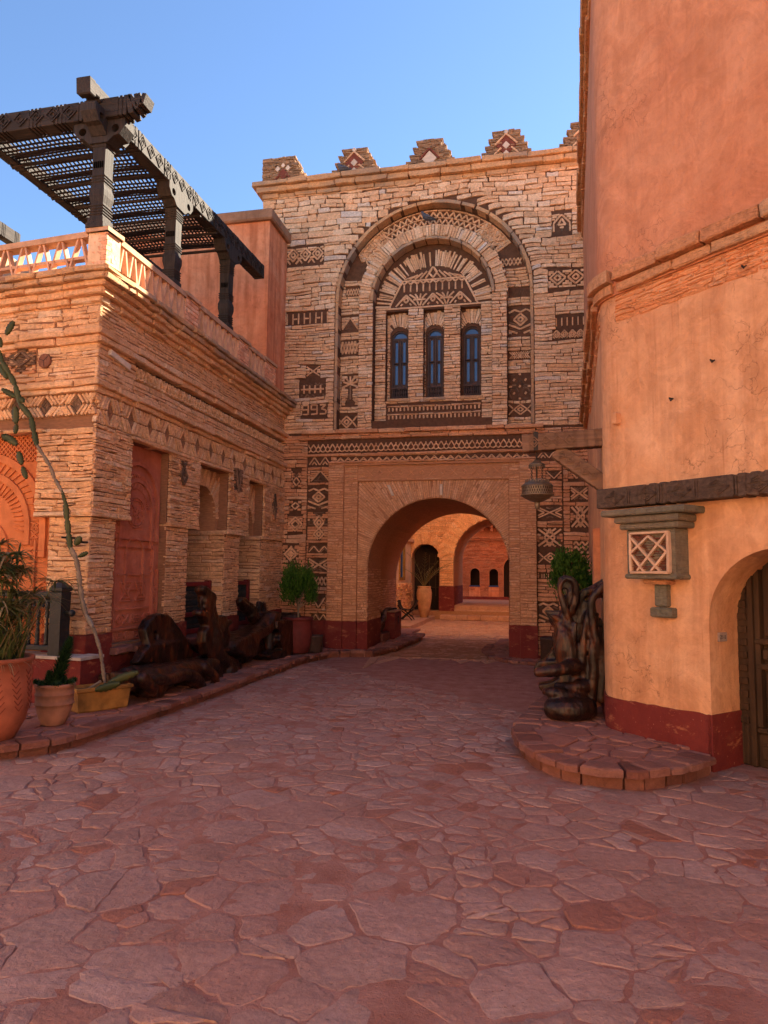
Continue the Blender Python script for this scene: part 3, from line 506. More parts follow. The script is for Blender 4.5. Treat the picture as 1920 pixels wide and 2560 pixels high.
def pattern(kind):
    "light segments and dark segments in a unit square"
    L, D = [], []
    def poly(l, pts, close=True):
        k = len(pts)
        for i in range(k if close else k-1): l.append((pts[i], pts[(i+1) % k]))
    def dia(cx, cy, rx, ry, lv=3, first=True):
        for i in range(lv):
            s = 1-i/lv*.85; poly(L if (i % 2 == 0) == first else D, [(cx-rx*s, cy), (cx, cy+ry*s), (cx+rx*s, cy), (cx, cy-ry*s)])
    def zz(l, x0, x1, y0, y1, n):
        pts = [(x0+(x1-x0)*i/(2*n), y0 if i % 2 == 0 else y1) for i in range(2*n+1)]; poly(l, pts, False)
    if kind.startswith('diamonds'):
        n = int(kind[8:]); 
        for i in range(n): dia((i+.5)/n, .58 if n < 4 else .5, .44/n, .40, 3)
        for i in range(n+1): L.append(((i/n-.3/n, .0), (i/n, .3))); L.append(((i/n, .3), (i/n+.3/n, 0)))
    elif kind == 'diamond': dia(.5, .5, .46, .47, 4)
    elif kind == 'dark': dia(.5, .5, .46, .47, 3, False)
    elif kind == 'bigdiamond':
        dia(.5, .55, .38, .42, 4); L += [((.12, .5), (.0, .6)), ((.88, .5), (1, .6)), ((.4, .08), (.5, 0)), ((.6, .08), (.5, 0))]
    elif kind in ('hbars', 'vbars'):
        n = 7 if kind == 'hbars' else 5
        for i in range(n+1):
            L.append((((i+.1)/(n+.2), .02), ((i+.1)/(n+.2), .98)))
            if kind == 'hbars' and i % 2: L.append(((i/(n+.2)+.02, .5), ((i+1)/(n+.2)-.02, .5)))
    elif kind == 'grid':
        for i in range(4): L.append(((.18+i*.21, .3), (.18+i*.21, .82)))
        L.append(((.06, .55), (.94, .55))); zz(D, 0, 1, .02, .25, 5); zz(D, 0, 1, .95, .8, 5)
    elif kind == 'lattice': zz(L, 0, 1, .05, .95, 3); zz(L, 0, 1, .95, .05, 3)
    elif kind == 'xlattice': zz(L, 0, 1, .08, .92, 3); zz(L, 0, 1, .92, .08, 3); zz(D, .08, 1.08, .0, .5, 3)
    elif kind == 'triangle':
        poly(L, [(0, .02), (.5, .98), (1, .02)]); poly(D, [(.16, .1), (.5, .75), (.84, .1)]); poly(D, [(.32, .1), (.5, .5), (.68, .1)])
    elif kind == 'hourglass': poly(L, [(0, 0), (1, 1)]); poly(L, [(0, 1), (1, 0)], False); poly(D, [(.2, .9), (.5, .6), (.8, .9)], False); poly(D, [(.2, .1), (.5, .4), (.8, .1)], False)
    elif kind == 'palm':
        for a in (-70, -35, 0, 35, 70, -110, 110): L.append(((.5, .72), (.5+.46*math.sin(R(a)), .72+.27*math.cos(R(a)))))
        D += [((.5, .2), (.5, .72)), ((.42, .2), (.45, .66)), ((.58, .2), (.55, .66))]
        L += [((.05, .05), (.3, .22)), ((.95, .05), (.7, .22))]; D += [((.2, .2), (.8, .2)), ((.3, .1), (.7, .1))]
    elif kind == 'diamondx':
        dia(.5, .5, .28, .46, 3); L += [((0, 1), (.2, .55)), ((0, 0), (.2, .45)), ((1, 1), (.8, .55)), ((1, 0), (.8, .45))]
        D += [((0, .75), (.14, .5)), ((0, .25), (.14, .5)), ((1, .75), (.86, .5)), ((1, .25), (.86, .5))]
    elif kind == 'chevdiamond':
        dia(.5, .56, .28, .24, 3)
        for i, y in enumerate((.95, .8)): poly(L if i == 0 else D, [(0, y-.12), (.25, y), (.5, y-.1), (.75, y), (1, y-.12)], False)
        for i in range(4): poly(L if i % 2 else D, [(0, .5-i*.12), (.5, .28-i*.1), (1, .5-i*.12)], False)
    elif kind == 'chevside':
        for i in range(5):
            L.append(((.05+i*.09, .0), (.2+i*.09, .5))) ; L.append(((.2+i*.09, .5), (.05+i*.09, 1))); L.append(((.95-i*.09, 0), (.8-i*.09, .5))); L.append(((.8-i*.09, .5), (.95-i*.09, 1)))
    elif kind == 'hexes':
        for cx, cy in ((.25, .75), (.75, .75), (.5, .5), (.25, .25), (.75, .25)):
            poly(D, [(cx-.22, cy), (cx-.1, cy+.2), (cx+.1, cy+.2), (cx+.22, cy), (cx+.1, cy-.2), (cx-.1, cy-.2)]); L.append(((cx-.03, cy-.04), (cx+.03, cy+.04)))
        L += [((.45, .96), (.55, .96)), ((.45, .05), (.55, .05)), ((.04, .5), (.16, .5)), ((.84, .5), (.96, .5))]
    elif kind == 'slivers':
        for i in range(9): D.append(((i/9, 0), (i/9+.12, 1)))
    elif kind == 'house':
        poly(L, [(.08, .02), (.08, .5), (.5, .98), (.92, .5), (.92, .02)], False); poly(L, [(.3, .4), (.5, .75), (.7, .4)]); D += [((.25, .05), (.25, .45)), ((.75, .05), (.75, .45)), ((.5, .05), (.5, .35))]; L.append(((.4, .25), (.6, .25)))
    elif kind == 'blob': poly(D, [(.1, 1), (.5, .72), (.9, 1)]); dia(.5, .36, .46, .36, 3, False)
    elif kind == 'cross': dia(.5, .5, .48, .48, 4, False); L += [((.5, .03), (.5, .97)), ((.02, .5), (.98, .5))]
    elif kind == 'chevs':
        for x in (.25, .75):
            for i in range(3): poly((L, D, L)[i], [(x-.25+i*.07, .02), (x, .98-i*.28), (x+.25-i*.07, .02)], False)
    elif kind == 'cluster':
        dia(.5, .62, .23, .24, 3); dia(.5, .2, .23, .2, 3); poly(D, [(.28, .98), (.5, .84), (.72, .98)]); poly(D, [(0, .55), (.15, .72), (.28, .55)]); poly(D, [(.72, .55), (.87, .72), (1, .55)])
    elif kind == 'zig': zz(L, 0, 1, .1, .9, 2); zz(D, 0, 1, -.15, .6, 2); zz(D, 0, 1, .4, 1.15, 2)
    elif kind == 'zig2':
        for y in (-.1, .3, .65): zz(L, 0, 1, y, y+.3, 3); zz(D, 0, 1, y+.13, y+.43, 3)
    elif kind == 'xcross':
        L += [((0, 0), (1, 1)), ((0, 1), (1, 0))]
        for k in (.18, .34): poly(D, [(k, .02), (.5, .5-k), (1-k, .02)], False); poly(D, [(k, .98), (.5, .5+k), (1-k, .98)], False)
        for k in (.22,): poly(L, [(.02, k), (.5-k, .5), (.02, 1-k)], False); poly(L, [(.98, k), (.5+k, .5), (.98, 1-k)], False)
    elif kind == 'star':
        L += [((.05, .05), (.5, .5)), ((.5, .5), (.95, .95)), ((.05, .95), (.5, .5)), ((.5, .5), (.95, .05))]
        dia(.5, .5, .2, .46, 2); poly(D, [(.02, .3), (.3, .5), (.02, .7)], False); poly(D, [(.98, .3), (.7, .5), (.98, .7)], False); poly(L, [(.25, .98), (.5, .75), (.75, .98)], False); poly(L, [(.25, .02), (.5, .25), (.75, .02)], False)
    elif kind == 'vee':
        for i in range(3): poly((L, D, D)[i], [(0+i*.14, 1), (.5, .05+i*.25), (1-i*.14, 1)], False)
    elif kind == 'digits':
        def nine(x): L.extend([((x+.22, .05), (x+.22, .95)), ((x, .95), (x+.22, .95)), ((x, .55), (x, .95)), ((x, .52), (x+.22, .52)), ((x, .08), (x+.2, .08))])
        nine(.06); nine(.39); x = .72
        L.extend([((x, .95), (x+.22, .95)), ((x+.22, .95), (x+.06, .58)), ((x+.06, .56), (x+.22, .45)), ((x+.23, .45), (x+.23, .1)), ((x, .08), (x+.22, .08))])
    return L, D
LL_ = None
tri_ = lambda x, y: abs(x-.5) < .5*(1-y)
dia_ = lambda rx=.47, ry=.49, cy=.5: (lambda x, y: abs(x-.5)/rx+abs(y-cy)/ry < 1.05)
SHAPES = {'dark': dia_(), 'diamond': dia_(), 'bigdiamond': lambda x, y: abs(x-.5)/.4+abs(y-.55)/.45 < 1 or (y < .15 and abs(x-.5) < .15), 'cross': dia_(.5, .5), 'triangle': tri_, 'vee': lambda x, y: abs(x-.5) < .1+.42*y,
          'blob': lambda x, y: abs(x-.5)/.48+abs(y-.36)/.4 < 1 or (y > .7 and abs(x-.5) < (y-.68)*1.3), 'house': lambda x, y: y < .55 or abs(x-.5) < (1-y)*1.05, 'hourglass': lambda x, y: abs(x-.5) < .12+abs(y-.5)*.8,
          'cluster': lambda x, y: abs(x-.5)/.26+abs(y-.62)/.27 < 1 or abs(x-.5)/.26+abs(y-.2)/.22 < 1 or (y > .84 and abs(x-.5) < (y-.82)*1.6) or (.53 < y < .74 and abs(abs(x-.5)-.36) < .16*(.76-y)/.2), 'palm': lambda x, y: (abs(x-.5) < .13 and y < .75) or abs(x-.5)/.5+abs(y-.74)/.28 < 1 or y < .22 and abs(x-.5) < .3,
          'diamonds3': lambda x, y: y < .32 or abs(((x*3) % 1)-.5)/.5+abs(y-.58)/.44 < 1.05, 'diamonds2': lambda x, y: abs(((x*2) % 1)-.5)/.5+abs(y-.58)/.46 < 1.15, 'chevdiamond': lambda x, y: abs(x-.5) < .3+y*.9, 'digits': lambda x, y: .03 < x < .97, 'star': lambda x, y: abs(abs(x-.5)-abs(y-.5)) < .2 or abs(x-.5) < .2}
def motif(parent, fr, kind, u0, v0, u1, v1, wd=None, deep=-.022, light='light_strip', fill=None):
    fill = fill or ('gate_stone' if v0 > 4.4 and fr is not LL_ else 'low_stone')
    W, H = u1-u0, v1-v0; wd = wd or max(.016, min(.034, .085*min(W, H)+.008))
    base = MB(); st = []
    if kind == 'digits': wd = .03
    # dark slivers on edge, laid in short rows behind the light pieces
    rows = max(3, int(H/.026)); 
    for r in range(rows):
        y0 = v0+H*r/rows; n = max(2, int(W/.13))
        for i in range(n):
            a, b = u0+W*i/n, u0+W*(i+1)/n
            t = rnd.uniform(-.25, .25)*H/rows
            st.append(([(a+.002, y0+.002+t*.3), (b-.002, y0+.002-t*.3), (b-.002, y0+H/rows-.003-t), (a+.002, y0+H/rows-.003+t)], deep+rnd.uniform(0, .012), fr, deep-.03, .003))
    L, D = pattern(kind); sh = SHAPES.get(kind)
    if sh:                                              # the inset follows its figure; wall stones close the rest
        wall = MB(); keep_ = []
        for s_ in st:
            cx_ = (sum(p[0] for p in s_[0])/4-u0)/W; cy_ = (sum(p[1] for p in s_[0])/4-v0)/H
            if sh(cx_, cy_): keep_.append(s_)
        y = v0-.004
        while y < v1-.01:
            h_ = min(rnd.uniform(.04, .06), v1+.004-y)
            if v1-y-h_ < .025: h_ = v1+.004-y
            xs_ = np.linspace(u0-.004, u1+.004, 40); run = None
            for x_ in list(xs_)+[None]:
                out_ = x_ is not None and not any(sh((x_-u0)/W, (y+h_*q-v0)/H) for q in (.2, .8))
                if out_ and run is None: run = x_
                if (not out_) and run is not None:
                    e_ = xs_[-1] if x_ is None else x_
                    if e_-run > .025: s_ = (quadstone(run+.003, y+.004, e_-.003, y+h_-.004, .004), rnd.uniform(.01, .03), fr, -.04, .006); piece(wall, s_[2], s_[0], s_[3], s_[1], s_[4])
                    run = None
            y += h_
        st = keep_
    T = lambda p: (u0+p[0]*W, v0+p[1]*H)
    def segs(l):
        for p, q in l:
            s = clip_seg((T(p), T(q)), u0+wd*.3, v0+wd*.3, u1-wd*.3, v1-wd*.3)
            if s: yield s
    for p, q in segs(D): st.append(strip(fr, p, q, wd*.9, deep-.02, deep+.018+rnd.uniform(0, .01)))
    for s in st: piece(base, s[2], s[0], s[3], s[1], s[4], .003)
    panel = base.build('patterned_inset', 'dark_slate', parent)
    if sh: wall.build('filling_stone', fill, panel, kind='stuff')
    for p, q in segs(L):
        mb = MB(); s = strip(fr, p, q, wd, deep-.02, .012+rnd.uniform(-.006, .01)); piece(mb, s[2], s[0], s[3], s[1], s[4], .003); mb.build('stone_strip', light, panel)
    return panel

# ------------------------------------------------------------------ GATE BUILDING  (front at y = 13.5)
GY = 13.5
G = Fr((0, GY, 0), (1, 0, 0), (0, -1, 0))
gate = thing('gate_building', 'tall rough stone gatehouse with big arched passage and three narrow blue windows', 'gatehouse', (-2.2, GY, 0))
XL, XR = -5.6, 1.5
core = MB()
OC, OR = -1.93, 1.95          # outer recess
IC, IR, IRo = -1.94, 1.21, 1.51
SPR = 7.2
plate(core, G, rectp(XL, 4.42, XR, 9.7), [archp(OC, OR, SPR, 4.5)], 0, -.24)
plate(core, G, rectp(-4.0, 4.43, .2, 9.3), [archp(IC, IRo-.02, SPR, 4.47)], -.22, -.5)
plate(core, G, archp(IC, IRo, SPR, 4.46), [archp(IC, IR, SPR, 4.68)], -.05, -.5)
NW = [(-2.92, -2.45), (-2.13, -1.71), (-1.37, -.96)]
plate(core, G, archp(IC, IRo-.1, SPR, 4.6), [rectp(a, 5.17, b, 7.03) for a, b in NW], -.27, -.42)
WA = [(-2.82, -2.47), (-2.07, -1.745), (-1.325, -.985)]
wins = [((a+b)/2, (b-a)/2) for a, b in WA]
plate(core, G, rectp(-3.3, 5.0, -.6, 7.2), [archp(c, r, 6.66-r, 5.19, 12) for c, r in wins], -.40, -.62)
# body of the gatehouse and the vaulted passage
core.box((XL+.003, GY+.26, 3.6), (XR, 17.4, 4.9)); core.box((XL+.002, GY+.9, 4.88), (XR, 17.4, 9.75)); core.box((XL+.003, GY+.2, 9.2), (XR, GY+1, 9.7))
core.box((XL+.001, GY+.02, 4.4), (-4.1, GY+.95, 9.69)); core.box((.2, GY+.02, 4.4), (XR-.01, GY+.95, 9.69))
AC, AR, AZ = -1.8, 1.4, 1.70
BC, BR, BZ = -1.72, 1.65, 1.48
plate(core, G, rectp(XL, -.1, XR, 4.43), [archp(AC, AR, AZ, -.05, 30)], -.002, -1.25)
plate(core, G, rectp(XL, -.1, XR, 3.62), [archp(BC, BR, BZ, -.05, 30)], -1.25, -3.9)
core.build('wall_core', 'mortar', gate)
mbp = MB()   # portal surround: stepped pilasters
plate(mbp, G, rectp(-4.0, 0, .1, 3.8), [rectp(-3.68, -.01, -.21, 3.755)], .10, .0)
plate(mbp, G, rectp(-3.68, 0, -.21, 3.755), [rectp(-3.4, -.01, -.41, 3.44)], .05, .0)
plate(mbp, G, rectp(-3.4, 0, -.41, 3.44), [archp(AC, AR, AZ, -.01, 30)], .0, -.02)
mbp.build('portal_core', 'lime_mortar', gate)
mbv = MB(); plate(mbv, Fr((0, GY, 0), (1, 0, 0), (0, -1, 0)), archp(AC, AR+.006, AZ, 0, 30), [archp(AC, AR-.012, AZ, -.02, 30)], -.01, -1.25); mbv.build('arch_soffit', 'lime_mortar', gate)
mbv = MB(); plate(mbv, Fr((0, GY, 0), (1, 0, 0), (0, -1, 0)), archp(BC, BR+.006, BZ, 0, 30), [archp(BC, BR-.012, BZ, -.02, 30)], -1.26, -3.9); mbv.build('vault', 'lime_mortar', gate)

MO = [m for m in MOTIFS]
rects = lambda l, g=.004: [('r', a-g, b-g, c+g, d+g) for _, a, b, c, d in l]
up_m = [m for m in MO if m[2] > 4.45]; lo_m = [m for m in MO if m[2] <= 4.45]
field_m = [m for m in up_m if m[1] < -4.0 or m[1] > .25]; rec_m = [m for m in up_m if not (m[1] < -4.0 or m[1] > .25)]
Gr = Fr((0, GY+.22, 0), (1, 0, 0), (0, -1, 0)); Gi = Fr((0, GY+.27, 0), (1, 0, 0), (0, -1, 0)); Gn = Fr((0, GY+.05, 0), (1, 0, 0), (0, -1, 0))
Gw = Fr((0, GY+.40, 0), (1, 0, 0), (0, -1, 0))
stones = []
oa = ('a', OC, OR+.07, SPR, 4.5)
H1 = [oa]+rects(field_m)
stones += masonry(G, ('r', XL, 8.5, XR, 9.62), H1, (.085, .16), (.16, .46), wave=.03, j=.012, gap=.014, split=.3)
stones += masonry(G, ('r', XL, 7.0, XR, 8.5), H1, (.07, .12), (.16, .48), wave=.025, j=.01, split=.25)
stones += masonry(G, ('r', XL, 4.46, XR, 7.0), H1, (.055, .095), (.15, .5), wave=.018, j=.007, split=.2)
ia = ('a', IC, IRo, SPR, 4.46)
stones += masonry(Gr, ('a', OC, OR, SPR, 4.5), [ia, ('r', -4.2, 7.75, .4, 9.3)]+rects(rec_m), (.05, .085), (.12, .36), wave=.01)
# slates set on edge around the recess between the two arches
for a0, a1 in ((34, 56), (124, 146)): stones += voussoirs(Gr, IC, SPR, IRo+.03, OR-.04, R(a0), R(a1), 13, d=(0, .03))
# frame of the inner arch
stones += masonry(Gn, ('r', IC-IRo, 4.5, IC-IR, SPR), [], (.05, .085), (.13, .31), wave=.004); stones += masonry(Gn, ('r', IC+IR, 4.5, IC+IRo, SPR), [], (.05, .085), (.13, .31), wave=.004)
stones += voussoirs(Gn, IC, SPR, IR+.06, IRo+.01, 0, math.pi, 74, d=(.01, .045), jr=.025, bev=.008)
# inner wall with the windows
Hw = [('r', a, 5.17, b, 7.03) for a, b in NW]
stones += masonry(Gi, ('r', IC-IR, 4.70, IC+IR, 7.06), Hw+[('r', -2.9, 4.68, -.95, 5.05)], (.045, .08), (.12, .34), wave=.006)
for (a, b), (c, r) in zip(NW, wins):
    stones += voussoirs(Gw, c, 6.66-r+.02, r+.045, r+.34, R(22), R(158), 15, d=(.0, .02), jr=.03)
    stones += masonry(Gw, ('r', a, 5.17, b, 7.0), [('r', c-r-.03, 5.1, c+r+.03, 7.1)], (.05, .08), (.05, .1), d=(0, .015), wave=0)
lay(stones, 'stone', 'gate_stone', gate, keep=300)
# thin ring slabs edging both arches
ring = voussoirs(G, OC, SPR, OR-.005, OR+.065, 0, math.pi, 20, d=(.03, .045), back=-.2, jr=.006, bev=.01)
for y0 in np.arange(4.52, 7.15, .29):
    for s in (-1, 1): ring.append((quadstone(*( (OC-OR-.06, y0, OC-OR, y0+.285) if s < 0 else (OC+OR, y0, OC+OR+.06, y0+.285) ), .004), .02, G, -.2, .008))
ring += voussoirs(Gn, IC, SPR, IR-.005, IR+.055, 0, math.pi, 15, d=(.05, .06), back=-.2, jr=.006, bev=.01)
for s in ring:
    mb = MB(); piece(mb, s[2], s[0], s[3], s[1], s[4]); mb.build('ring_stone', 'cornice_stone', gate)
# band of pierced triangles over the inner arch
band = MB(); bl = []
for k in range(26):
    a = R(36+k*108/25); a2 = a+R(108/25)
    for (rA, rB) in ((IRo+.10, IRo+.21), (IRo+.25, IRo+.36)):
        pol = lambda r, t: (OC+.0+r*math.cos(t), SPR+r*math.sin(t))
        bl.append(strip(Gr, pol(rA, a), pol(rB, (a+a2)/2), .03, -.02, .03)); bl.append(strip(Gr, pol(rB, (a+a2)/2), pol(rA, a2), .03, -.02, .03))
for rA in (IRo+.07, IRo+.225, IRo+.385): bl += voussoirs(Gr, OC, SPR, rA-.014, rA+.014, R(34), R(146), 40, d=(.03, .05), jr=.003)
for s in bl: piece(band, s[2], s[0], s[3], s[1], s[4], .003)
bd = band.build('pierced_band', 'light_strip', gate, kind='stuff')
for m_ in MO:
    k, a, b, c, d = m_
    if m_ in rec_m: motif(gate, Gr, k, a, b, c, d)
    elif c > -1e9: motif(gate, G, k, a, b, c, d)
# tympanum
tym = MB(); tl = []
tl += [s for s in voussoirs(Gi, IC, 7.07, .86, IR-.01, 0, math.pi, 78, d=(.0, .025), jr=.03) if True]
tl = [([(u, min(v, SPR+math.sqrt(max(.0, (IR-.01)**2-(u-IC)**2)))) for u, v in s[0]], *s[1:]) for s in tl]
lay([s for s in tl if rnd.random() < .74], 'tympanum_stone', 'gate_stone', gate, keep=40)
dk = MB()
for s in tl:
    s2 = (s[0], -.012, s[2], -.04, .004); piece(dk, s2[2], s2[0], s2[3], s2[1], s2[4], .003)
plate(dk, Gi, [(IC-.92, 7.06), (IC+.92, 7.06), (IC+.80, 7.4), (IC+.62, 7.66), (IC+.3, 7.93), (IC, 7.98), (IC-.3, 7.93), (IC-.62, 7.66), (IC-.80, 7.4)], [], -.008, -.05)
typ = dk.build('tympanum', 'dark_slate', gate)
TL = []
x0 = IC
TL += [((x0-.98, 7.085), (x0+.98, 7.085)), ((x0-.66, 7.66), (x0+.66, 7.66)), ((x0-.92, 7.10), (x0-.66, 7.62)), ((x0+.92, 7.10), (x0+.66, 7.62))]
for i in range(10): TL.append(((x0-.60+i*.133, 7.42), (x0-.60+i*.133, 7.57)))
for i in range(10): TL += [((x0-.66+i*.133, 7.64), (x0-.60+i*.133, 7.59)), ((x0-.54+i*.133, 7.64), (x0-.60+i*.133, 7.59))]
for c in (-.56, 0, .56):
    TL += [((x0+c-.22, 7.12), (x0+c, 7.36)), ((x0+c+.22, 7.12), (x0+c, 7.36))]
    for q in (.0,): TL += [((x0+c-.05, 7.25), (x0+c, 7.31)), ((x0+c, 7.31), (x0+c+.05, 7.25)), ((x0+c+.05, 7.25), (x0+c, 7.19)), ((x0+c, 7.19), (x0+c-.05, 7.25))]
    for q in (-.11, .11): TL.append(((x0+c+q, 7.13), (x0+c+q*.7, 7.18)))
for c in (-.28, .28):
    TL += [((x0+c-.13, 7.25), (x0+c+.13, 7.25)), ((x0+c-.05, 7.23), (x0+c-.01, 7.12)), ((x0+c+.05, 7.23), (x0+c+.01, 7.12))]
    for q in (-.14, -.06, .02, .1): TL.append(((x0+c+q*.5, 7.27), (x0+c+q*1.5, 7.37)))
for i in range(5):
    TL += [((x0-.6+i*.11, 7.69), (x0-.42+i*.1, 7.74+i*.035)), ((x0+.6-i*.11, 7.69), (x0+.42-i*.1, 7.74+i*.035))]
TL += [((x0-.09, 7.81), (x0, 7.93)), ((x0, 7.93), (x0+.09, 7.81)), ((x0+.09, 7.81), (x0, 7.7)), ((x0, 7.7), (x0-.09, 7.81))]
for p, q in TL:
    mb = MB(); s = strip(Gi, p, q, .032, -.04, .02); piece(mb, s[2], s[0], s[3], s[1], s[4], .003); mb.build('stone_strip', 'light_strip', typ)
# friezes
def bar_frieze(fr, u0, u1, v0, v1, n, parent):
    b = MB(); plate(b, fr, rectp(u0, v0, u1, v1), [], -.012, -.05)
    h = (v1-v0)/2
    for r in range(2):
        for i in range(n):
            u = u0+(u1-u0)*(i+.5)/n; y = v0+h*r
            s = strip(fr, (u-.03, y+.03), (u, y+.005), .014, -.03, 0); piece(b, s[2], s[0], s[3], s[1], s[4], .002)
            s = strip(fr, (u+.03, y+.03), (u, y+.005), .014, -.03, 0); piece(b, s[2], s[0], s[3], s[1], s[4], .002)
    p = b.build('bar_frieze', 'dark_slate', parent); l = MB()
    for r in range(2):
        for i in range(n):
            u = u0+(u1-u0)*(i+.5)/n; y = v0+h*r; s = strip(fr, (u, y+.05), (u, y+h-.04), .032, -.04, .02+rnd.uniform(-.005, .008)); piece(l, s[2], s[0], s[3], s[1], s[4], .003)
        for s in course(fr, u0, u1, v0+h*(r+1)-.035, v0+h*(r+1), .025, (.15, .4), -.04): piece(l, s[2], s[0], s[3], s[1], s[4])
    l.build('stone_strip', 'light_strip', p, kind='stuff')
bar_frieze(Gi, -2.88, -.96, 4.70, 5.03, 24, gate)
def hex_frieze(fr, u0, u1, v0, v1, parent, step, depth=-.035, light='light_strip', dark='dark_slate', wd=.022, proud=.02):
    b = MB(); plate(b, fr, rectp(u0, v0, u1, v1), [], depth, depth-.05)
    for x in np.arange(u0, u1-.01, step/2): piece(b, fr, [(x+.004, v1-.07*(v1-v0)/.25), (x+step/2-.004, v1-.07*(v1-v0)/.25), (x+step/2-.004, v1-.006), (x+.004, v1-.006)], depth-.02, depth+.02, .004)
    p = b.build('honeycomb_frieze', dark, parent); H = v1-v0; n = int(round((u1-u0)/step)); st = (u1-u0)/n; segs = []
    for i in range(n):
        a = u0+st*i; m_ = a+st/2; e = a+st; t = v1-.28*H
        for off, lo in ((0, 0),):
            segs += [((a, v0+.02), (a+st*.22, v0+.2*H)), ((a+st*.22, v0+.2*H), (a+st*.22, v0+.36*H)), ((a+st*.22, v0+.36*H), (a, t-.16*H)), ((e, v0+.02), (e-st*.22, v0+.2*H)), ((e-st*.22, v0+.2*H), (e-st*.22, v0+.36*H)), ((e-st*.22, v0+.36*H), (e, t-.16*H)),
                     ((a, t-.16*H), (a, t)), ((a+st*.22, v0+.36*H), (m_, t)), ((e-st*.22, v0+.36*H), (m_, t)), ((a+st*.22, v0+.2*H), (m_, v0+.02)), ((e-st*.22, v0+.2*H), (m_, v0+.02))]
    l = MB()
    for s_ in segs:
        s = strip(fr, *s_, wd, depth-.02, proud+rnd.uniform(-.006, .006)); piece(l, s[2], s[0], s[3], s[1], s[4], .003)
    l.build('stone_strip', light, p, kind='stuff'); return p
hex_frieze(G, -4.46, .2, 4.04, 4.29, gate, .2, -.05)
def zig_frieze(fr, u0, u1, v0, v1, parent, step):
    b = MB(); plate(b, fr, rectp(u0, v0, u1, v1), [], -.02, -.06); p = b.build('zigzag_frieze', 'dark_slate', parent); l = MB(); n = int((u1-u0)/step)
    for i in range(n):
        a = u0+step*i
        for q in (0, .35):
            for s_ in (((a, v0+.01-q*.0), (a+step/2, v1-.012-q*(v1-v0))), ((a+step/2, v1-.012-q*(v1-v0)), (a+step, v0+.01))):
                s = strip(fr, *s_, .016, -.04, .012); piece(l, s[2], s[0], s[3], s[1], s[4], .002)
    l.build('stone_strip', 'light_strip', p, kind='stuff')
zig_frieze(G, -3.86, .1, 3.845, 3.945, gate, .16)
# lower wall
low = []
Hl = rects(lo_m)+[('r', -4.46, 4.03, .2, 4.30), ('r', -3.86, 3.84, .1, 3.95), ('r', -4.0, -1, .1, 3.80)]
low += masonry(G, ('r', -5.2, .64, -4.48, 4.42), Hl, (.05, .10), (.14, .42), wave=.015, split=.25)
low += masonry(G, ('r', -4.47, .64, .1, 4.42), Hl, (.045, .085), (.12, .42), wave=.008, split=.2)
low += masonry(G, ('r', .11, .1, .585, 4.42), Hl, (.045, .085), (.12, .4), wave=.008, split=.2); low += masonry(G, ('r', .6, .1, XR, 4.42), Hl, (.05, .09), (.14, .42), wave=.012, split=.2)
lay(low, 'lower_stone', 'low_stone', gate, keep=160)
cs = course(G, -4.6, .25, 4.42, 4.50, .10, (.3, .9), -.1)+course(G, -5.0, .2, 4.31, 4.37, .05, (.3, .8), -.05)+course(G, -4.0, .1, 3.80, 3.845, .125, (.3, .9))+course(G, -4.5, .2, 3.965, 4.02, .045, (.2, .7))+course(Gr, -3.9, .05, 4.44, 4.52, .22, (.3, .8))
pil = []
Gp = Fr((0, GY-.10, 0), (1, 0, 0), (0, -1, 0)); Gq = Fr((0, GY-.05, 0), (1, 0, 0), (0, -1, 0))
for a, b in ((-4.0, -3.68), (-.21, .1)): pil += masonry(Gp, ('r', a, .66, b, 3.80), [], (.035, .07), (.1, .33), d=(.0, .016), wave=.008, j=.008)
for a, b in ((-3.68, -3.4), (-.41, -.21)): pil += masonry(Gq, ('r', a, .66, b, 3.76), [], (.035, .065), (.1, .3), d=(.0, .014), wave=.008, j=.008)
pil += masonry(Gq, ('r', -3.4, 3.455, -.41, 3.76), [('r', -3.25, 3.5, -.55, 3.70)], (.03, .05), (.2, .5), d=(0, .01), wave=.004)
for a, b in ((-3.4, AC-AR), (AC+AR, -.41)): pil += masonry(G, ('r', a, .66, b, AZ), [], (.035, .06), (.05, .19), d=(.0, .012), wave=.006)
def ray_out(t):
    c, s = math.cos(t), math.sin(t); k = 9
    if c > 1e-6: k = min(k, (-.415-AC)/c)
    if c < -1e-6: k = min(k, (-3.395-AC)/c)
    if s > 1e-6: k = min(k, (3.435-AZ)/s)
    return max(k, AR+.02)
nv = 120
for i in range(nv):
    b0, b1 = math.pi*i/nv+.002, math.pi*(i+1)/nv-.002; tm = (b0+b1)/2; ro = ray_out(tm); L = ro-AR; cuts = [AR+rnd.uniform(-.012, .012)]
    while ro-cuts[-1] > .36: cuts.append(cuts[-1]+rnd.uniform(.16, .4))
    if ro-cuts[-1] < .09 and len(cuts) > 1: cuts.pop()
    cuts.append(ro)
    for q0, q1 in zip(cuts, cuts[1:]):
        e0, e1 = (min(q1, ray_out(b0)), min(q1, ray_out(b1))); pol = lambda r, t: (AC+r*math.cos(t), AZ+r*math.sin(t))
        pil.append(([pol(q0+.004, b0), pol(e0, b0), pol(e1, b1), pol(q0+.004, b1)], rnd.uniform(.0, .022), G, -.04, .005))
lay(pil, 'portal_stone', 'portal_stone', gate, keep=240)
for u in (-2.68, -1.72): 
    mb = MB(); piece(mb, G, [(u-.03, 3.14), (u+.03, 3.14), (u+.03-.1*(u < -2), 3.36), (u-.03-.1*(u < -2), 3.36)], -.02, .03); mb.build('pale_stone', 'white_stone', gate)
xs = MB()
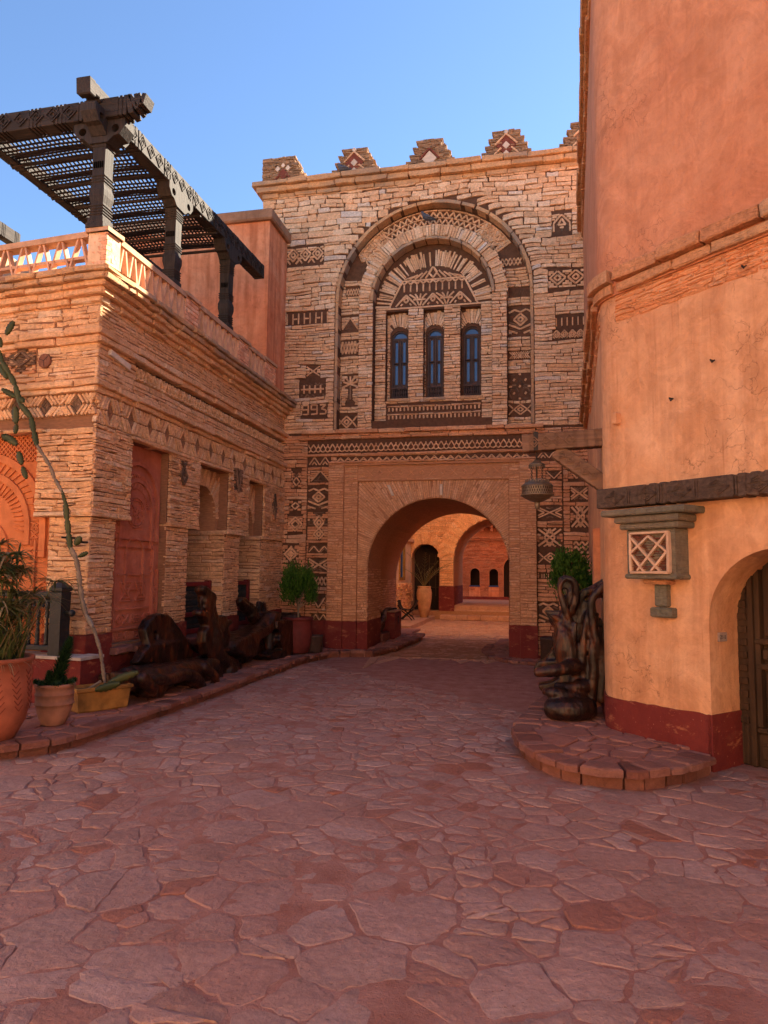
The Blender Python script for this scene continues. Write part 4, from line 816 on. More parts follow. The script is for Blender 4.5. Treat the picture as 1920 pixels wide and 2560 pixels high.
for i in range(13):
    u = -3.15+i*.21; big = i % 2 == 0; s = .07 if big else .045
    for p, q in ((((u-s, 3.6-s), (u+s, 3.6+s)), ((u-s, 3.6+s), (u+s, 3.6-s))) if big else (((u-s, 3.6), (u, 3.6+s)), ((u, 3.6+s), (u+s, 3.6)), ((u+s, 3.6), (u, 3.6-s)), ((u, 3.6-s), (u-s, 3.6)))):
        st_ = strip(Gq, p, q, .014, -.03, .012); piece(xs, st_[2], st_[0], st_[3], st_[1], st_[4], .002)
xs.build('incised_frieze', 'low_stone', gate)
for s in cs:
    mb = MB(); piece(mb, s[2], s[0], s[3], s[1], s[4]); mb.build('string_course_stone', 'low_stone', gate)
bkp = MB(); plate(bkp, Fr((0, 17.4, 0), (1, 0, 0), (0, 1, 0)), rectp(XL-.1, -.05, 1.6, 9.9), [archp(BC, BR, BZ, -.06, 30)], .02, -.01); bkp.build('rear_bounce_sheet', 'plaster_pale', gate)  # pale sheet added on the unseen rear to bounce sun into the court
# vault lining: thin courses on the jambs and arch rings inside the passage
Jl = Fr((BC-BR+.01, GY+1.25, 0), (0, 1, 0), (1, 0, 0)); Jr = Fr((AC-AR+.01, GY, 0), (0, 1, 0), (1, 0, 0)); Jx = Fr((BC+BR-.01, GY+1.25, 0), (0, 1, 0), (-1, 0, 0))
jam = masonry(Jl, ('r', 0, .75, 2.65, BZ), [], (.04, .07), (.15, .45), d=(0, .015), wave=.006)+masonry(Jr, ('r', 0, .66, 1.25, AZ), [], (.04, .07), (.15, .4), d=(0, .012), wave=.006)+masonry(Jx, ('r', 0, .75, 2.65, BZ), [], (.04, .07), (.15, .45), d=(0, .015), wave=.006)
Bk = Fr((0, GY+3.9, 0), (1, 0, 0), (0, 1, 0))
lay(jam, 'passage_stone', 'portal_stone', gate, keep=60)
# red painted base
sk = []
def newbase():
    sk.append(MB()); return sk[-1]
for a, b, d in ((-5.0, -4.0, .012), (-4.012, -3.672, .116), (-3.67, -3.392, .066), (-3.39, AC-AR+.02, .014), (AC+AR-.02, -.412, .014), (-.41, -.212, .066), (-.21, .112, .116), (.113, 1.4, .012)):
    n = max(4, int((b-a)/.05)); tp = [(a+(b-a)*i/n, .655+rnd.uniform(-.008, .008)+.006*math.sin(i*.7+a)) for i in range(n+1)]
    plate(newbase(), G, [(a, -.02), (b, -.02)]+tp[::-1], [], d, -.1)
plate(newbase(), Jr, rectp(-.02, -.02, 1.24, .66), [], .014, -.05); plate(newbase(), Fr((AC+AR-.01, GY, 0), (0, 1, 0), (-1, 0, 0)), rectp(-.02, -.02, 1.24, .66), [], .014, -.05)
plate(newbase(), Jl, rectp(-.02, -.02, 2.65, .74), [], .014, -.05); plate(newbase(), Jx, rectp(-.02, -.02, 2.65, .74), [], .014, -.05)
for k_ in sk: k_.build('red_base', 'red_paint', gate)
# cornice
co = course(G, XL-.02, XR, 9.60, 9.70, .05, (.3, .6), -.1)+course(G, XL-.12, XR, 9.70, 9.82, .15, (.35, .8), -.2, j=.014)+course(G, XL-.2, XR, 9.82, 9.93, .22, (.4, .9), -.2, j=.014)
lf = Fr((XL, GY, 0), (0, 1, 0), (-1, 0, 0))
co += course(lf, -.12, 3.9, 9.70, 9.82, .12, (.35, .8), -.2)+course(lf, -.2, 3.9, 9.82, 9.93, .2, (.4, .9), -.2)
for s in co:
    mb = MB(); piece(mb, s[2], s[0], s[3], s[1], s[4]); mb.build('cornice_stone', 'cornice_stone', gate)
tp = MB(); tp.box((XL-.1, GY-.12, 9.75), (XR, 17.5, 9.92)); tp.build('roof', 'cap_plaster', gate)
sd_ = MB(); piece_l = masonry(lf, ('r', .02, 4.5, 3.9, 9.65), [], (.08, .12), (.2, .5))
for s in piece_l: piece(sd_, s[2], s[0], s[3], s[1], s[4])
sd_.build('side_stonework', 'gate_stone', gate, kind='stuff')
# stepped merlons
def merlon(cx, z0, wdt, corner=False, white=False):
    steps = 4; Gm = Fr((0, GY-.05, 0), (1, 0, 0), (0, -1, 0)); b = MB(); z = z0
    for k in range(steps):
        hw = wdt/2*(1-.16*k); hh = .145
        L_ = -wdt/2+cx if corner else cx-hw
        b.box((L_+.02, GY-.04, z-.01), (cx+hw-.02, GY+.3, z+hh))
        fl = .012
        for r in range(5):
            y0 = z+hh*r/5; ex = fl*r
            for s in course(Gm, L_-ex*(not corner), cx+hw+ex, y0, y0+hh/5+.004, .02, (.08, .24), -.12, .005, .004, .004): piece(b, s[2], s[0], s[3], s[1], s[4])
            for s in course(Fr((cx+hw+ex, GY-.06, 0), (0, 1, 0), (1, 0, 0)), 0, .38, y0, y0+hh/5+.004, .0, (.08, .2), -.1, .005, .004, .004): piece(b, s[2], s[0], s[3], s[1], s[4])
        z += hh
    me = b.build('merlon', 'merlon_stone', gate)
    Gf = Fr((0, GY-.085, 0), (1, 0, 0), (0, -1, 0)); zc = z0+.25
    def dia(c, y, r, m_, d): mb = MB(); piece(mb, Gf, [(c-r, y), (c, y-r*1.1), (c+r, y), (c, y+r*1.1)], -.02, d, .004); mb.build('inlay_stone', m_, me)
    def bar(p, q, m_): mb = MB(); s = strip(Gf, p, q, .03, -.02, .02); piece(mb, s[2], s[0], s[3], s[1], s[4], .003); mb.build('inlay_stone', m_, me)
    if corner:
        dia(cx+.02, zc-.07, .12, 'red_stone', .004); dia(cx-.1, zc+.05, .06, 'white_stone', .012); dia(cx+.13, zc+.05, .06, 'white_stone', .012); dia(cx+.02, zc+.12, .05, 'white_stone', .012); bar((cx-.16, zc-.18), (cx-.05, zc-.1), 'red_stone'); bar((cx+.2, zc-.18), (cx+.1, zc-.1), 'red_stone')
    elif white:
        dia(cx, zc-.1, .15, 'white_stone', .012); bar((cx-.2, zc-.1), (cx, zc+.12), 'red_stone'); bar((cx+.2, zc-.1), (cx, zc+.12), 'red_stone')
    else:
        dia(cx, zc, .2, 'red_stone', .0); dia(cx, zc+.0, .075, 'white_stone', .014); dia(cx, zc-.17, .06, 'white_stone', .014); dia(cx, zc+.28, .05, 'white_stone', .012)
        for s in (-1, 1): bar((cx+s*.22, zc+.02), (cx, zc+.24), 'light_strip'); bar((cx+s*.1, zc-.05), (cx+s*.24, zc-.18), 'light_strip')
for a in ((-5.16, 9.92, .92, True), (-3.57, 9.92, .9), (-1.98, 9.92, .9, False, True), (-.43, 9.92, .9), (1.1, 9.92, .9)): merlon(*a)
# windows
def gate_window(c, r):
    top = 6.66-r; y = GY+.46; Fw = Fr((0, y, 0), (1, 0, 0), (0, -1, 0)); b = MB()
    plate(b, Fw, archp(c, r, top, 5.19, 12), [archp(c, r-.035, top, 5.23, 12)], .03, -.04)
    b.box((c-r, y-.035, top-.03), (c+r, y+.03, top+.015)); b.box((c-.018, y-.03, 5.45), (c+.018, y+.03, top-.02)); b.box((c-r, y-.05, 5.42), (c+r, y+.03, 5.47))
    f = b.build('window', 'window_wood', gate)
    for s in (-1, 1):
        for z0, z1 in ((5.52, 5.93), (5.99, top-.06)):
            mb = MB(); x0, x1 = sorted((c+s*.024, c+s*(r-.04)))
            plate(mb, Fw, rectp(x0, z0-.04, x1, z1+.04), [rectp(x0+.025, z0, x1-.025, z1)], .02, -.02); mb.build('sash', 'window_wood', f)
            g = MB(); plate(g, Fw, rectp(x0+.02, z0-.005, x1-.02, z1+.005), [], -.004, -.012); g.build('pane', 'sky_tint_glass', f)
    g = MB(); plate(g, Fw, archp(c, r-.03, top, top+.01, 12), [], -.004, -.012); g.build('pane', 'sky_tint_glass', f)
    for i in range(7):
        mb = MB(); x = c-r+.06+(2*r-.12)*i/6; mb.lathe((x, y-.03, 5.22), [(.012, 0), (.02, .03), (.01, .07), (.018, .12), (.011, .17), (.014, .2)], 8); mb.build('spindle', 'window_wood', f)
    mb = MB(); plate(mb, Fw, rectp(c-r+.03, 5.2, c+r-.03, 5.43), [], -.02, -.03); mb.build('backing', 'dark_inside', f)
    mb = MB(); piece(mb, Fr((0, GY+.27, 0), (1, 0, 0), (0, -1, 0)), rectp(c-r-.06, 5.11, c+r+.07, 5.175), -.2, .05, .01); mb.build('sill', 'cornice_stone', f)
for c, r in wins: gate_window(c, r)
# pigeons
def pigeon(loc, label, rz):
    t = thing('pigeon', label, 'pigeon', loc)
    b = MB(); P = Vector(loc); d = Vector((math.cos(rz), math.sin(rz), 0))
    b.tube([P+Vector((0, 0, .07))-d*.17, P+Vector((0, 0, .08))-d*.08, P+Vector((0, 0, .10)), P+Vector((0, 0, .13))+d*.06, P+Vector((0, 0, .19))+d*.095, P+Vector((0, 0, .215))+d*.11, P+Vector((0, 0, .22))+d*.135], [.012, .035, .062, .055, .03, .026, .008], 10)
    b.build('body', 'pigeon', t, True)
    for s in (-1, 1):
        n_ = Vector((-d.y, d.x, 0))*s; w_ = MB(); w_.tube([P+Vector((0, 0, .12))+d*.05+n_*.045, P+Vector((0, 0, .105))+n_*.055, P+Vector((0, 0, .075))-d*.15+n_*.02], [.018, .028, .006], 8); w_.build('wing', 'pigeon', t, True)
        l_ = MB(); l_.tube([P+n_*.018-Vector((0, 0, .002)), P+n_*.02+Vector((0, 0, .05))], .005, 6); l_.build('leg', 'red_stone', t)
    bk_ = MB(); bk_.tube([P+Vector((0, 0, .218))+d*.13, P+Vector((0, 0, .21))+d*.155], [.007, .002], 6); bk_.build('beak', 'iron', t)
pigeon((-2.02, GY-.02, 8.745), 'grey pigeon perched on the crown of the inner window arch', R(195))
pigeon((-3.78, GY-.15, 9.925), 'dark pigeon on the parapet beside the second stepped merlon', R(175))
# ------------------------------------------------------------------ LEFT STONE BUILDING  (corner at x=-5, y=7.15)
c5, s5 = math.cos(R(5)), math.sin(R(5))
LR = Fr((-5.0, 7.15, 0), (0, 1, 0), (1, 0, 0))                 # right face, u = y-7.15
LL = Fr((-5.0, 7.15, 0), (-c5, s5, 0), (-s5, -c5, 0))          # face towards the viewer
lb = thing('stone_building', 'low stone building with herringbone bands, carved clay panels and two arched bays', 'building', (-5.0, 7.15, 0))
Y = lambda y: y-7.15
UL = 5.0
def stepped(a_low, b_low, a_up, b_up, zb, zm=2.26, zt=3.25): return [(a_low, zb), (b_low, zb), (b_low, zm), (b_up, zm), (b_up, zt), (a_up, zt), (a_up, zm), (a_low, zm)]
pan_r = stepped(Y(7.65), Y(8.88), Y(7.89), Y(8.86), .70)
ar1 = stepped(Y(9.5), Y(10.76), Y(9.76), Y(10.83), -.05); ar2 = stepped(Y(11.37), Y(12.36), Y(11.66), Y(12.38), -.05)
pan_l = stepped(.57, 2.75, .77, 2.55, .70)
core = MB()
plate(core, LR, rectp(.022, -.1, 6.6, 5.05), [pan_r, ar1, ar2, rectp(Y(7.96), 4.05, 6.36, 4.31)], 0, -.16)
A1 = Y(10.25); A2 = Y(11.98)
vault_ = MB()
plate(vault_, LR, rectp(.2, -.1, 6.6, 3.5), [archp(A1, .5, 2.48, 2.26, 16)[2:]+[(Y(9.5), 2.26), (Y(9.5), -.06), (Y(10.76), -.06), (Y(10.76), 2.26)], archp(A2, .34, 2.5, 2.26, 16)[2:]+[(Y(11.37), 2.26), (Y(11.37), -.06), (Y(12.36), -.06), (Y(12.36), 2.26)]], -.16, -.95)
plate(core, LL, rectp(.022, -.1, UL, 5.05), [pan_l], 0, -.16); plate(core, LL, rectp(.1, -.1, UL, 4.6), [], -.17, -.4)
core.box((-8.9, 7.6, 3.6), (-5.2, 13.5, 5.08)); core.box((-9, 13.3, 0), (-5.1, 13.49, 4.9))
core.build('wall_core', 'crevice', lb); vault_.build('bay_vaults', 'lime_mortar', lb)
ins = MB(); ins.box((-8.8, 8.0, -.05), (-8.7, 13.3, 3.6)); ins.box((-8.8, 8.9, -.05), (-5.95, 9.05, 3.6)); ins.box((-8.8, 13.0, -.05), (-5.95, 13.2, 3.6)); ins.box((-8.8, 8.0, .1), (-5.0, 13.3, .16)); ins.build('inner_room', 'limed_stone', lb)
st = []
# right face: piers and courses
upz = (3.24, 3.42)
HR = [('r', Y(7.65), .6, Y(8.88), 2.26), ('r', Y(7.89), 2.2, Y(8.86), 3.25), ('r', Y(9.5), 0, Y(10.76), 2.26), ('r', Y(9.76), 2.2, Y(10.83), 3.26), ('r', Y(11.37), 0, Y(12.36), 2.26), ('r', Y(11.66), 2.2, Y(12.38), 3.26)]
kw = dict(d=(.004, .016), gap=.0065, split=.45, bev=.007)
HB = ('r', 0, 3.40, 7, 3.69)
st += masonry(LR, ('r', -.008, .86, 6.35, 2.22), HR, (.03, .07), (.1, .4), wave=.008, j=.009, **kw)
LRu = Fr((-4.96, 7.15, 0), (0, 1, 0), (1, 0, 0))
wedges = [('r', Y(8.99), 2.86, Y(9.3), 3.3), ('r', Y(10.95), 2.75, Y(11.3), 3.4), ('r', Y(12.85), 2.6, Y(13.0), 3.2)]
st += masonry(LRu, ('r', -.04, 2.28, 6.35, 3.315), HR+wedges[:0], (.03, .07), (.1, .38), wave=.008, j=.009, **kw)
st += masonry(LR, ('r', -.01, 3.83, 6.35, 4.29), [('r', Y(7.95), 4.055, 6.35, 4.325)], (.035, .08), (.12, .45), wave=.008, j=.009, **kw)
st += masonry(LR, ('r', -.01, 4.46, 6.5, 4.79), [], (.04, .085), (.12, .45), wave=.009, j=.01, **kw)
# face towards the viewer
HL = [('r', .57, .6, 2.75, 2.26), ('r', .77, 2.2, 2.55, 3.25)]
LLu = Fr(LL(0, 0, .04), LL.u, LL.n)
st += masonry(LL, ('r', -.008, .86, UL, 2.22), HL, (.04, .085), (.12, .42), wave=.009, j=.01, **kw)
st += masonry(LLu, ('r', -.04, 2.28, UL, 3.27), HL, (.04, .085), (.12, .42), wave=.009, j=.01, **kw)
st += masonry(LL, ('r', -.01, 3.83, UL, 4.29), [('r', .88, 4.0, 1.75, 4.29)], (.045, .09), (.14, .5), wave=.008, j=.01, **kw)
st += masonry(LL, ('r', -.01, 4.46, UL, 4.79), [], (.05, .12), (.14, .45), wave=.012, j=.014, **kw)
lay(st, 'stone', 'limed_stone', lb, keep=300)
# white/grey odd stones
mb = MB(); piece(mb, LR, [(.18, 4.20), (.62, 4.13), (.63, 4.20), (.2, 4.27)], -.02, .045); mb.build('pale_stone', 'white_stone', lb)
# projecting courses, stone by stone
cr = []
def both(v0, v1, d, lens=(.3, .7), back=-.1, m=cr, ul=UL, ur=6.4):
    m += course(LR, -d, ur, v0, v1, d, lens, back, j=.01)
    m += course(LL, -d*.95, ul, v0, v1, d, lens, back, j=.01)
both(3.69, 3.755, .06); both(3.755, 3.83, .11); both(4.29, 4.375, .06); both(4.375, 4.46, .10)
both(4.78, 4.85, .06, (.2, .5)); both(4.85, 4.93, .12, (.3, .8)); both(4.93, 4.99, .18, (.25, .6))
both(2.225, 2.285, .05, (.3, .7)) if False else None
for s in cr:
    mb = MB(); piece(mb, s[2], s[0], s[3], s[1], s[4]); mb.build('course_stone', 'limed_stone', lb)
cr2 = []; both(4.985, 5.06, .23, (.15, .45), -.2, cr2); both(5.06, 5.13, .27, (.2, .6), -.3, cr2)
for s in cr2:
    mb = MB(); piece(mb, s[2], s[0], s[3], s[1], s[4]); mb.build('cornice_stone', 'cornice_stone', lb)
# capital slabs over the lower piers
for fr, a, b in ((LR, -.07, Y(7.9)), (LR, Y(8.87), Y(9.76)), (LR, Y(10.74), Y(11.66)), (LR, Y(12.37), 6.35), (LL, -.06, .78), (LL, 2.54, 3.6)):
    for s in course(fr, a, b, 2.222, 2.285, .06, (.25, .6), -.14): mb = MB(); piece(mb, s[2], s[0], s[3], s[1], s[4]); mb.build('capital_stone', 'limed_stone', lb)
for a, b in ((Y(7.83), Y(8.98)), (Y(9.7), Y(10.9)), (Y(11.6), Y(12.45))):
    for s in course(LR, a, b, 3.25, 3.31, .085, (.4, .7), -.14): mb = MB(); piece(mb, s[2], s[0], s[3], s[1], s[4]); mb.build('lintel_stone', 'limed_stone', lb)
for s in course(LL, .7, 2.62, 3.24, 3.285, .085, (.5, .9), -.14): mb = MB(); piece(mb, s[2], s[0], s[3], s[1], s[4]); mb.build('lintel_stone', 'limed_stone', lb)
# herringbone bands: bars set on edge in diamonds and chevrons
def herring(fr, u0, u1, v0, v1, period, parent, wd=.032, nk=3):
    b = MB(); plate(b, fr, rectp(u0, v0, u1, v1), [], .006, -.05)
    H = v1-v0; vm = (v0+v1)/2; n = max(1, round((u1-u0)/period)); p_ = (u1-u0)/n; bars = []; dk = []
    for i in range(n):
        a = u0+p_*i; c = a+p_/2
        for k in range(nk):
            o = k*p_*.345/nk
            for s in (-1, 1):
                for q in (-1, 1):
                    l_ = bars
                    l_.append(((c+s*(p_*.48-o), vm+q*.012), (c+s*(p_*.28-o), vm+q*(H/2-.008))))
                    dk.append(((c+s*(p_*.48-o-p_*.055), vm+q*.015), (c+s*(p_*.28-o-p_*.055), vm+q*(H/2-.02))))
        for q in (-1, 1):
            for e_ in (0, -.07, .07): bars.append(((a+e_*p_*.6, vm+q*(H*.16+abs(e_)*H*1.6)), (a+e_*p_*1.1, vm+q*(H/2-.008))))
        for r_ in (.5, .3): 
            for s in (-1, 1):
                for q in (-1, 1): dk.append(((c+s*p_*.2*r_*1.3, vm), (c, vm+q*H*.42*r_*1.3)))
    for s_ in dk:
        s = strip(fr, *s_, wd*.8, -.02, .016+rnd.uniform(-.006, .008)); piece(b, s[2], s[0], s[3], s[1], s[4], .003)
    p = b.build('herringbone_band', 'dark_slate' if fr is LL else 'limed_dark', parent)
    return [(strip(fr, *s_, wd*rnd.uniform(.8, 1.15), -.02, .035+rnd.uniform(-.008, .012))) for s_ in bars], p
for fr, a, b, per, vz, ww, nk in ((LR, 0.02, 6.35, .44, 3.325, .024, 4), (LL, .02, UL, .46, 3.42, .032, 3)):
    bars, p = herring(fr, a, b, vz, 3.685, per, lb, ww, nk)
    if fr is LL: bars = [x for x in bars if x[0][0][0] < 2.6]
    lay(bars, 'stone_strip', 'limed_stone', p, keep=180)
for fr, k, a, b, c, d in ((LL, 'diamonds2', .9, 3.98, 1.72, 4.30), (LR, 'vee', Y(10.96), 2.78, Y(11.3), 3.38), (LR, 'blob', Y(9.1), 2.85, Y(9.3), 3.2), (LR, 'cross', Y(12.8), 2.62, Y(12.98), 3.15)):
    motif(lb, LRu if (fr is LR) else fr, k, a, b, c, d, .026, .02, 'limed_stone')
hex_frieze(LR, Y(7.97), 6.35, 4.055, 4.30, lb, .17, -.085, 'limed_stone', 'dark_slate', .016, .02)  # dark backing stands in for deep shade in the honeycomb holes
mb = MB(); mb.lathe((0, 0, 0), [(.088, -.15), (.092, .0), (.088, .035), (.075, .04)], 18)
mb.v = [tuple(LL(.75+x, 4.12+y, z)) for x, y, z in mb.v]
lg = mb.build('log_end', 'log_end', lb)
for a in (20, 140, 265): 
    cmb = MB(); cmb.beam(LL(.75, 4.12, .041), LL(.75+.075*math.cos(R(a)), 4.12+.075*math.sin(R(a)), .041), .006, .004, LL.n); cmb.build('split', 'ink', lg)
# arches of the bays and their soffits
vs_ = []
LRi = Fr((-5.16, 7.15, 0), (0, 1, 0), (1, 0, 0))
for c, r, z in ((A1, .5, 2.48), (A2, .34, 2.5)):
    n = 46
    for i in range(n):
        b0, b1 = math.pi*i/n+.004, math.pi*(i+1)/n-.004; pol = lambda q, t: (c+q*math.cos(t), z+q*math.sin(t)); L = rnd.uniform(.28, .5)
        vs_.append(([pol(r+rnd.uniform(-.008, .01), b0), pol(r+L, b0), pol(r+L, b1), pol(r, b1)], rnd.uniform(.0, .018), LRi, -.04, .005))
vs_ = [([(u, min(v, 3.3)) for u, v in s[0]], *s[1:]) for s in vs_]
lay(vs_, 'arch_stone', 'limed_stone', lb, keep=50)
jb = []
for y, hi in ((10.76, 2.26), (12.36, 2.26)):
    F_ = Fr((-5.0, y-.004, 0), (-1, 0, 0), (0, -1, 0)); jb += masonry(F_, ('r', .0, .16, .95, 2.2), [], (.05, .09), (.2, .5), d=(.0, .014), wave=.01, j=.01)
    for s in course(F_, 0, .95, 2.2, 2.28, .05, (.3, .6)): jb.append(s)
lay(jb, 'jamb_stone', 'limed_stone', lb, keep=30)
# red painted base
sk = []
def newbase():
    sk.append(MB()); return sk[-1]
for fr, a, b, zt in ((LR, -.03, Y(7.64), .85), (LR, Y(7.64), Y(8.89), .56), (LR, Y(8.89), Y(9.5), .86), (LR, Y(10.76), Y(11.37), .86), (LR, Y(12.36), 6.35, .86), (LL, -.03, .57, .85), (LL, .57, 4, .5)):
    n = max(4, int((b-a)/.05)); tp = [(a+(b-a)*i/n, zt+rnd.uniform(-.01, .01)+.008*math.sin(i*.6+a)) for i in range(n+1)]
    plate(newbase(), fr, [(a, -.02), (b, -.02)]+tp[::-1], [], .035, -.1)
for y in (10.76, 12.36): plate(newbase(), Fr((-5.0, y-.006, 0), (-1, 0, 0), (0, -1, 0)), rectp(-.02, 0, .95, .86), [], .02, -.02)
for k_ in sk: k_.build('red_base', 'red_paint', lb)
sill = MB()
for s in course(LR, Y(7.6), Y(8.95), .58, .68, .16, (.35, .7), -.1, j=.015, bev=.02): piece(sill, s[2], s[0], s[3], s[1], s[4])
sill.build('panel_sill', 'kerb_stone', lb)
for y0, y1 in ((9.5, 10.76), (11.37, 12.36)):
    mb = MB(); piece(mb, LR, rectp(Y(y0), .50, Y(y1), .62), -.9, .08, .02); mb.build('bay_sill', 'kerb_stone', lb)
    mb = MB(); plate(mb, LR, rectp(Y(y0), -.02, Y(y1), .5), [], -.01, -.8); mb.build('bay_base', 'red_paint', lb)
# carved clay panels
def carved(fr, c, hw, z0, z1, m, name, hw_up=None):
    p = MB(); plate(p, fr, rectp(c-hw, z0, c+hw, z1), [], -.11, -.15); o = p.build(name, m, lb)
    def sub(nm, f): q = MB(); f(q); q.build(nm, m, o)
    f1 = lambda r, zs, zb, t, d: (lambda q: plate(q, fr, archp(c, r, zs, zb, 20), [archp(c, r-t, zs, zb-.01 if False else zb+.0001, 20)], d, -.12))
    k = hw*.8
    sub('arch_band', lambda q: plate(q, fr, archp(c, hw*.86, z1-.22-hw*.86, z1-.95-hw*.5, 24), [archp(c, hw*.78, z1-.22-hw*.86, z1-.95-hw*.5+.001, 24)], -.07, -.12))
    sub('arch_band', lambda q: plate(q, fr, archp(c, hw*.64, z1-.45-hw*.64, 1.9, 24), [archp(c, hw*.57, z1-.45-hw*.64, 1.9+.001, 24)], -.078, -.12))
    sub('arch_band', lambda q: plate(q, fr, archp(c, hw*.36, 1.82, 1.35, 20), [archp(c, hw*.31, 1.82, 1.351, 20)], -.085, -.12))
    for w_, zt in ((.94, 1.62), (.74, 1.95)):
        for s in (-1, 1): sub('border', lambda q: plate(q, fr, rectp(*sorted((c+s*hw*w_, c+s*(hw*w_-.03)))[:1], z0+.2, sorted((c+s*hw*w_, c+s*(hw*w_-.03)))[1], zt), [], -.075, -.12))
    sub('border', lambda q: plate(q, fr, rectp(c-hw*.94, z0+.17, c+hw*.94, z0+.2), [], -.075, -.12))
    sub('border', lambda q: plate(q, fr, rectp(c-hw*.6, z0+.42, c+hw*.6, z0+.44), [], -.085, -.12)); sub('border', lambda q: plate(q, fr, rectp(c-hw*.6, z0+.86, c+hw*.6, z0+.875), [], -.085, -.12))
    return o
def relief(fr, segs, o, m, wd=.014, d=-.09, base=-.12):
    q = MB()
    for s_ in segs: s = strip(fr, *s_, wd, base, d); piece(q, s[2], s[0], s[3], s[1], s[4], 0)
    q.build('relief', m, o, kind='stuff')
def relief_segs(c, hw, z0, z1):
    S_ = []
    # border of little crosses, triangles and bars up both sides and along the foot
    def cell(x, y, w_, h_, k):
        a, b, e, f = x-w_/2, y-h_/2, x+w_/2, y+h_/2
        if k == 0: S_.extend([((a, b), (e, f)), ((a, f), (e, b)), ((a, b), (e, b))])
        elif k == 1: S_.extend([((a, b), (x, f)), ((x, f), (e, b)), ((a+w_*.25, b), (x, y)), ((x, y), (e-w_*.25, b))])
        elif k == 2: S_.extend([((a, b+h_*t), (e, b+h_*t)) for t in (.1, .35, .6, .85)])
        elif k == 3: S_.extend([((x, b), (e, y)), ((e, y), (x, f)), ((x, f), (a, y)), ((a, y), (x, b)), ((x, b+h_*.25), (x, f-h_*.25))])
        else: S_.extend([((a+w_*t, b), (a+w_*t, f)) for t in (.1, .4, .7, .95)])
    for s in (-1, 1):
        y = z0+.3; i = rnd.randrange(5)
        while y < 1.55: cell(c+s*hw*.845, y, hw*.13, .1, i % 5); y += .118; i += 1
        while y < z1-.8: cell(c+s*hw*.7, y+.05, hw*.1, .085, i % 5); y += .1; i += 1
    for k in range(9): cell(c-hw*.82+hw*1.64*k/8, z0+.09, hw*.17, .1, k % 5)
    for k in range(7): cell(c-hw*.72+hw*1.44*k/6, z0+.30, hw*.19, .11, (k+2) % 4)
    for s in (-1, 1):
        for r_ in (.12, .08, .04): S_.extend([((c+s*hw*.28-r_, z0+.53+.12-r_), (c+s*hw*.28+r_, z0+.53+.12-r_)), ((c+s*hw*.28-r_, z0+.65+r_), (c+s*hw*.28+r_, z0+.65+r_)), ((c+s*hw*.28-r_, z0+.65-r_), (c+s*hw*.28-r_*.5, z0+.65)), ((c+s*hw*.28+r_, z0+.65-r_), (c+s*hw*.28+r_*.5, z0+.65)), ((c+s*hw*.28-r_*.5, z0+.65), (c+s*hw*.28-r_, z0+.65+r_)), ((c+s*hw*.28+r_*.5, z0+.65), (c+s*hw*.28+r_, z0+.65+r_))])
    zc = z1-.45-hw*.64
    for k in range(30):
        t = math.pi*k/29; 
        for r0_, r1_ in ((.6*hw+.05, .75*hw), (.42*hw, .55*hw)): S_.append(((c+r0_*math.cos(t), zc+.12*0+r0_*math.sin(t)), (c+r1_*math.cos(t+.06), zc+r1_*math.sin(t+.06))))
    return S_
op = carved(LR, Y(8.27), .62, .68, 3.26, 'carved_clay', 'carved_panel')
sg = relief_segs(Y(8.27), .62, .68, 3.26); ccx, ccz = Y(8.27), 2.36
for r_ in (.2, .165, .06):
    for k in range(24): a, b = 2*math.pi*k/24, 2*math.pi*(k+1)/24; sg.append(((ccx+r_*math.cos(a), ccz+r_*math.sin(a)), (ccx+r_*math.cos(b), ccz+r_*math.sin(b))))
for k in range(6): a = 2*math.pi*k/6+.3; sg.append(((ccx, ccz), (ccx+.15*math.cos(a), ccz+.15*math.sin(a))))
relief(LR, sg, op, 'carved_clay')
ol = carved(LL, 1.66, 1.12, .68, 3.26, 'carved_orange', 'carved_panel')
sg = relief_segs(1.66, 1.12, .68, 3.26)
for i in range(40):   # net of diagonal bars
    for s in (-1, 1):
        x = 1.66-1.1+i*.065
        for (a, b, e, f) in ((1.66-.40, 1.0, 1.66+.40, 1.85), (1.66-1.08, 2.92, 1.66+1.08, 3.24)):
            L_ = f-b; q = clip_seg(((x-(L_/2)*s, b), (x+(L_/2)*s, f)), a, b, e, f)
            if q: sg.append(q)
relief(LL, sg, ol, 'carved_orange', .013)
# timber grilles in the bays
def grille(y0, y1, label, loc):
    t = thing('bay_railing', label, 'railing', (-5.2, (y0+y1)/2, .62), 'red railings in the arched bays')
    x = -5.22
    def part(n_, m_, f, kind=None): q = MB(); f(q); return q.build(n_, m_, t, kind=kind)
    for y in (y0+.04, y1-.05): part('post', 'red_wood', lambda q: q.obox((x, y, 1.04), (1, 0, 0), (0, 1, 0), (0, 0, 1), .045, .045, .42, .012))
    for z in (1.40, .93, .67): part('rail', 'red_wood', lambda q: q.obox((x, (y0+y1)/2, z), (1, 0, 0), (0, 1, 0), (0, 0, 1), .035, (y1-y0)/2-.08, .035, .01))
    n = int((y1-y0)/.05)
    for k in range(n):
        y = y0+.1+(y1-y0-.2)*k/(n-1)
        part('spindle', 'rail_black', lambda q: q.lathe((x, y, .7), [(.009, 0), (.017, .03), (.008, .07), (.016, .11), (.009, .15), (.017, .2)], 6) or q.lathe((x, y, .96), [(.009, 0), (.017, .04), (.008, .09), (.016, .14), (.009, .2), (.017, .26), (.008, .32), (.017, .37), (.009, .41)], 6))
grille(9.56, 10.72, 'red framed railing with dark turned spindles behind the branching root stump', None)
grille(11.44, 12.32, 'red framed railing in the bay nearest the gatehouse, behind the root chaise', None)
cu_ = MB()
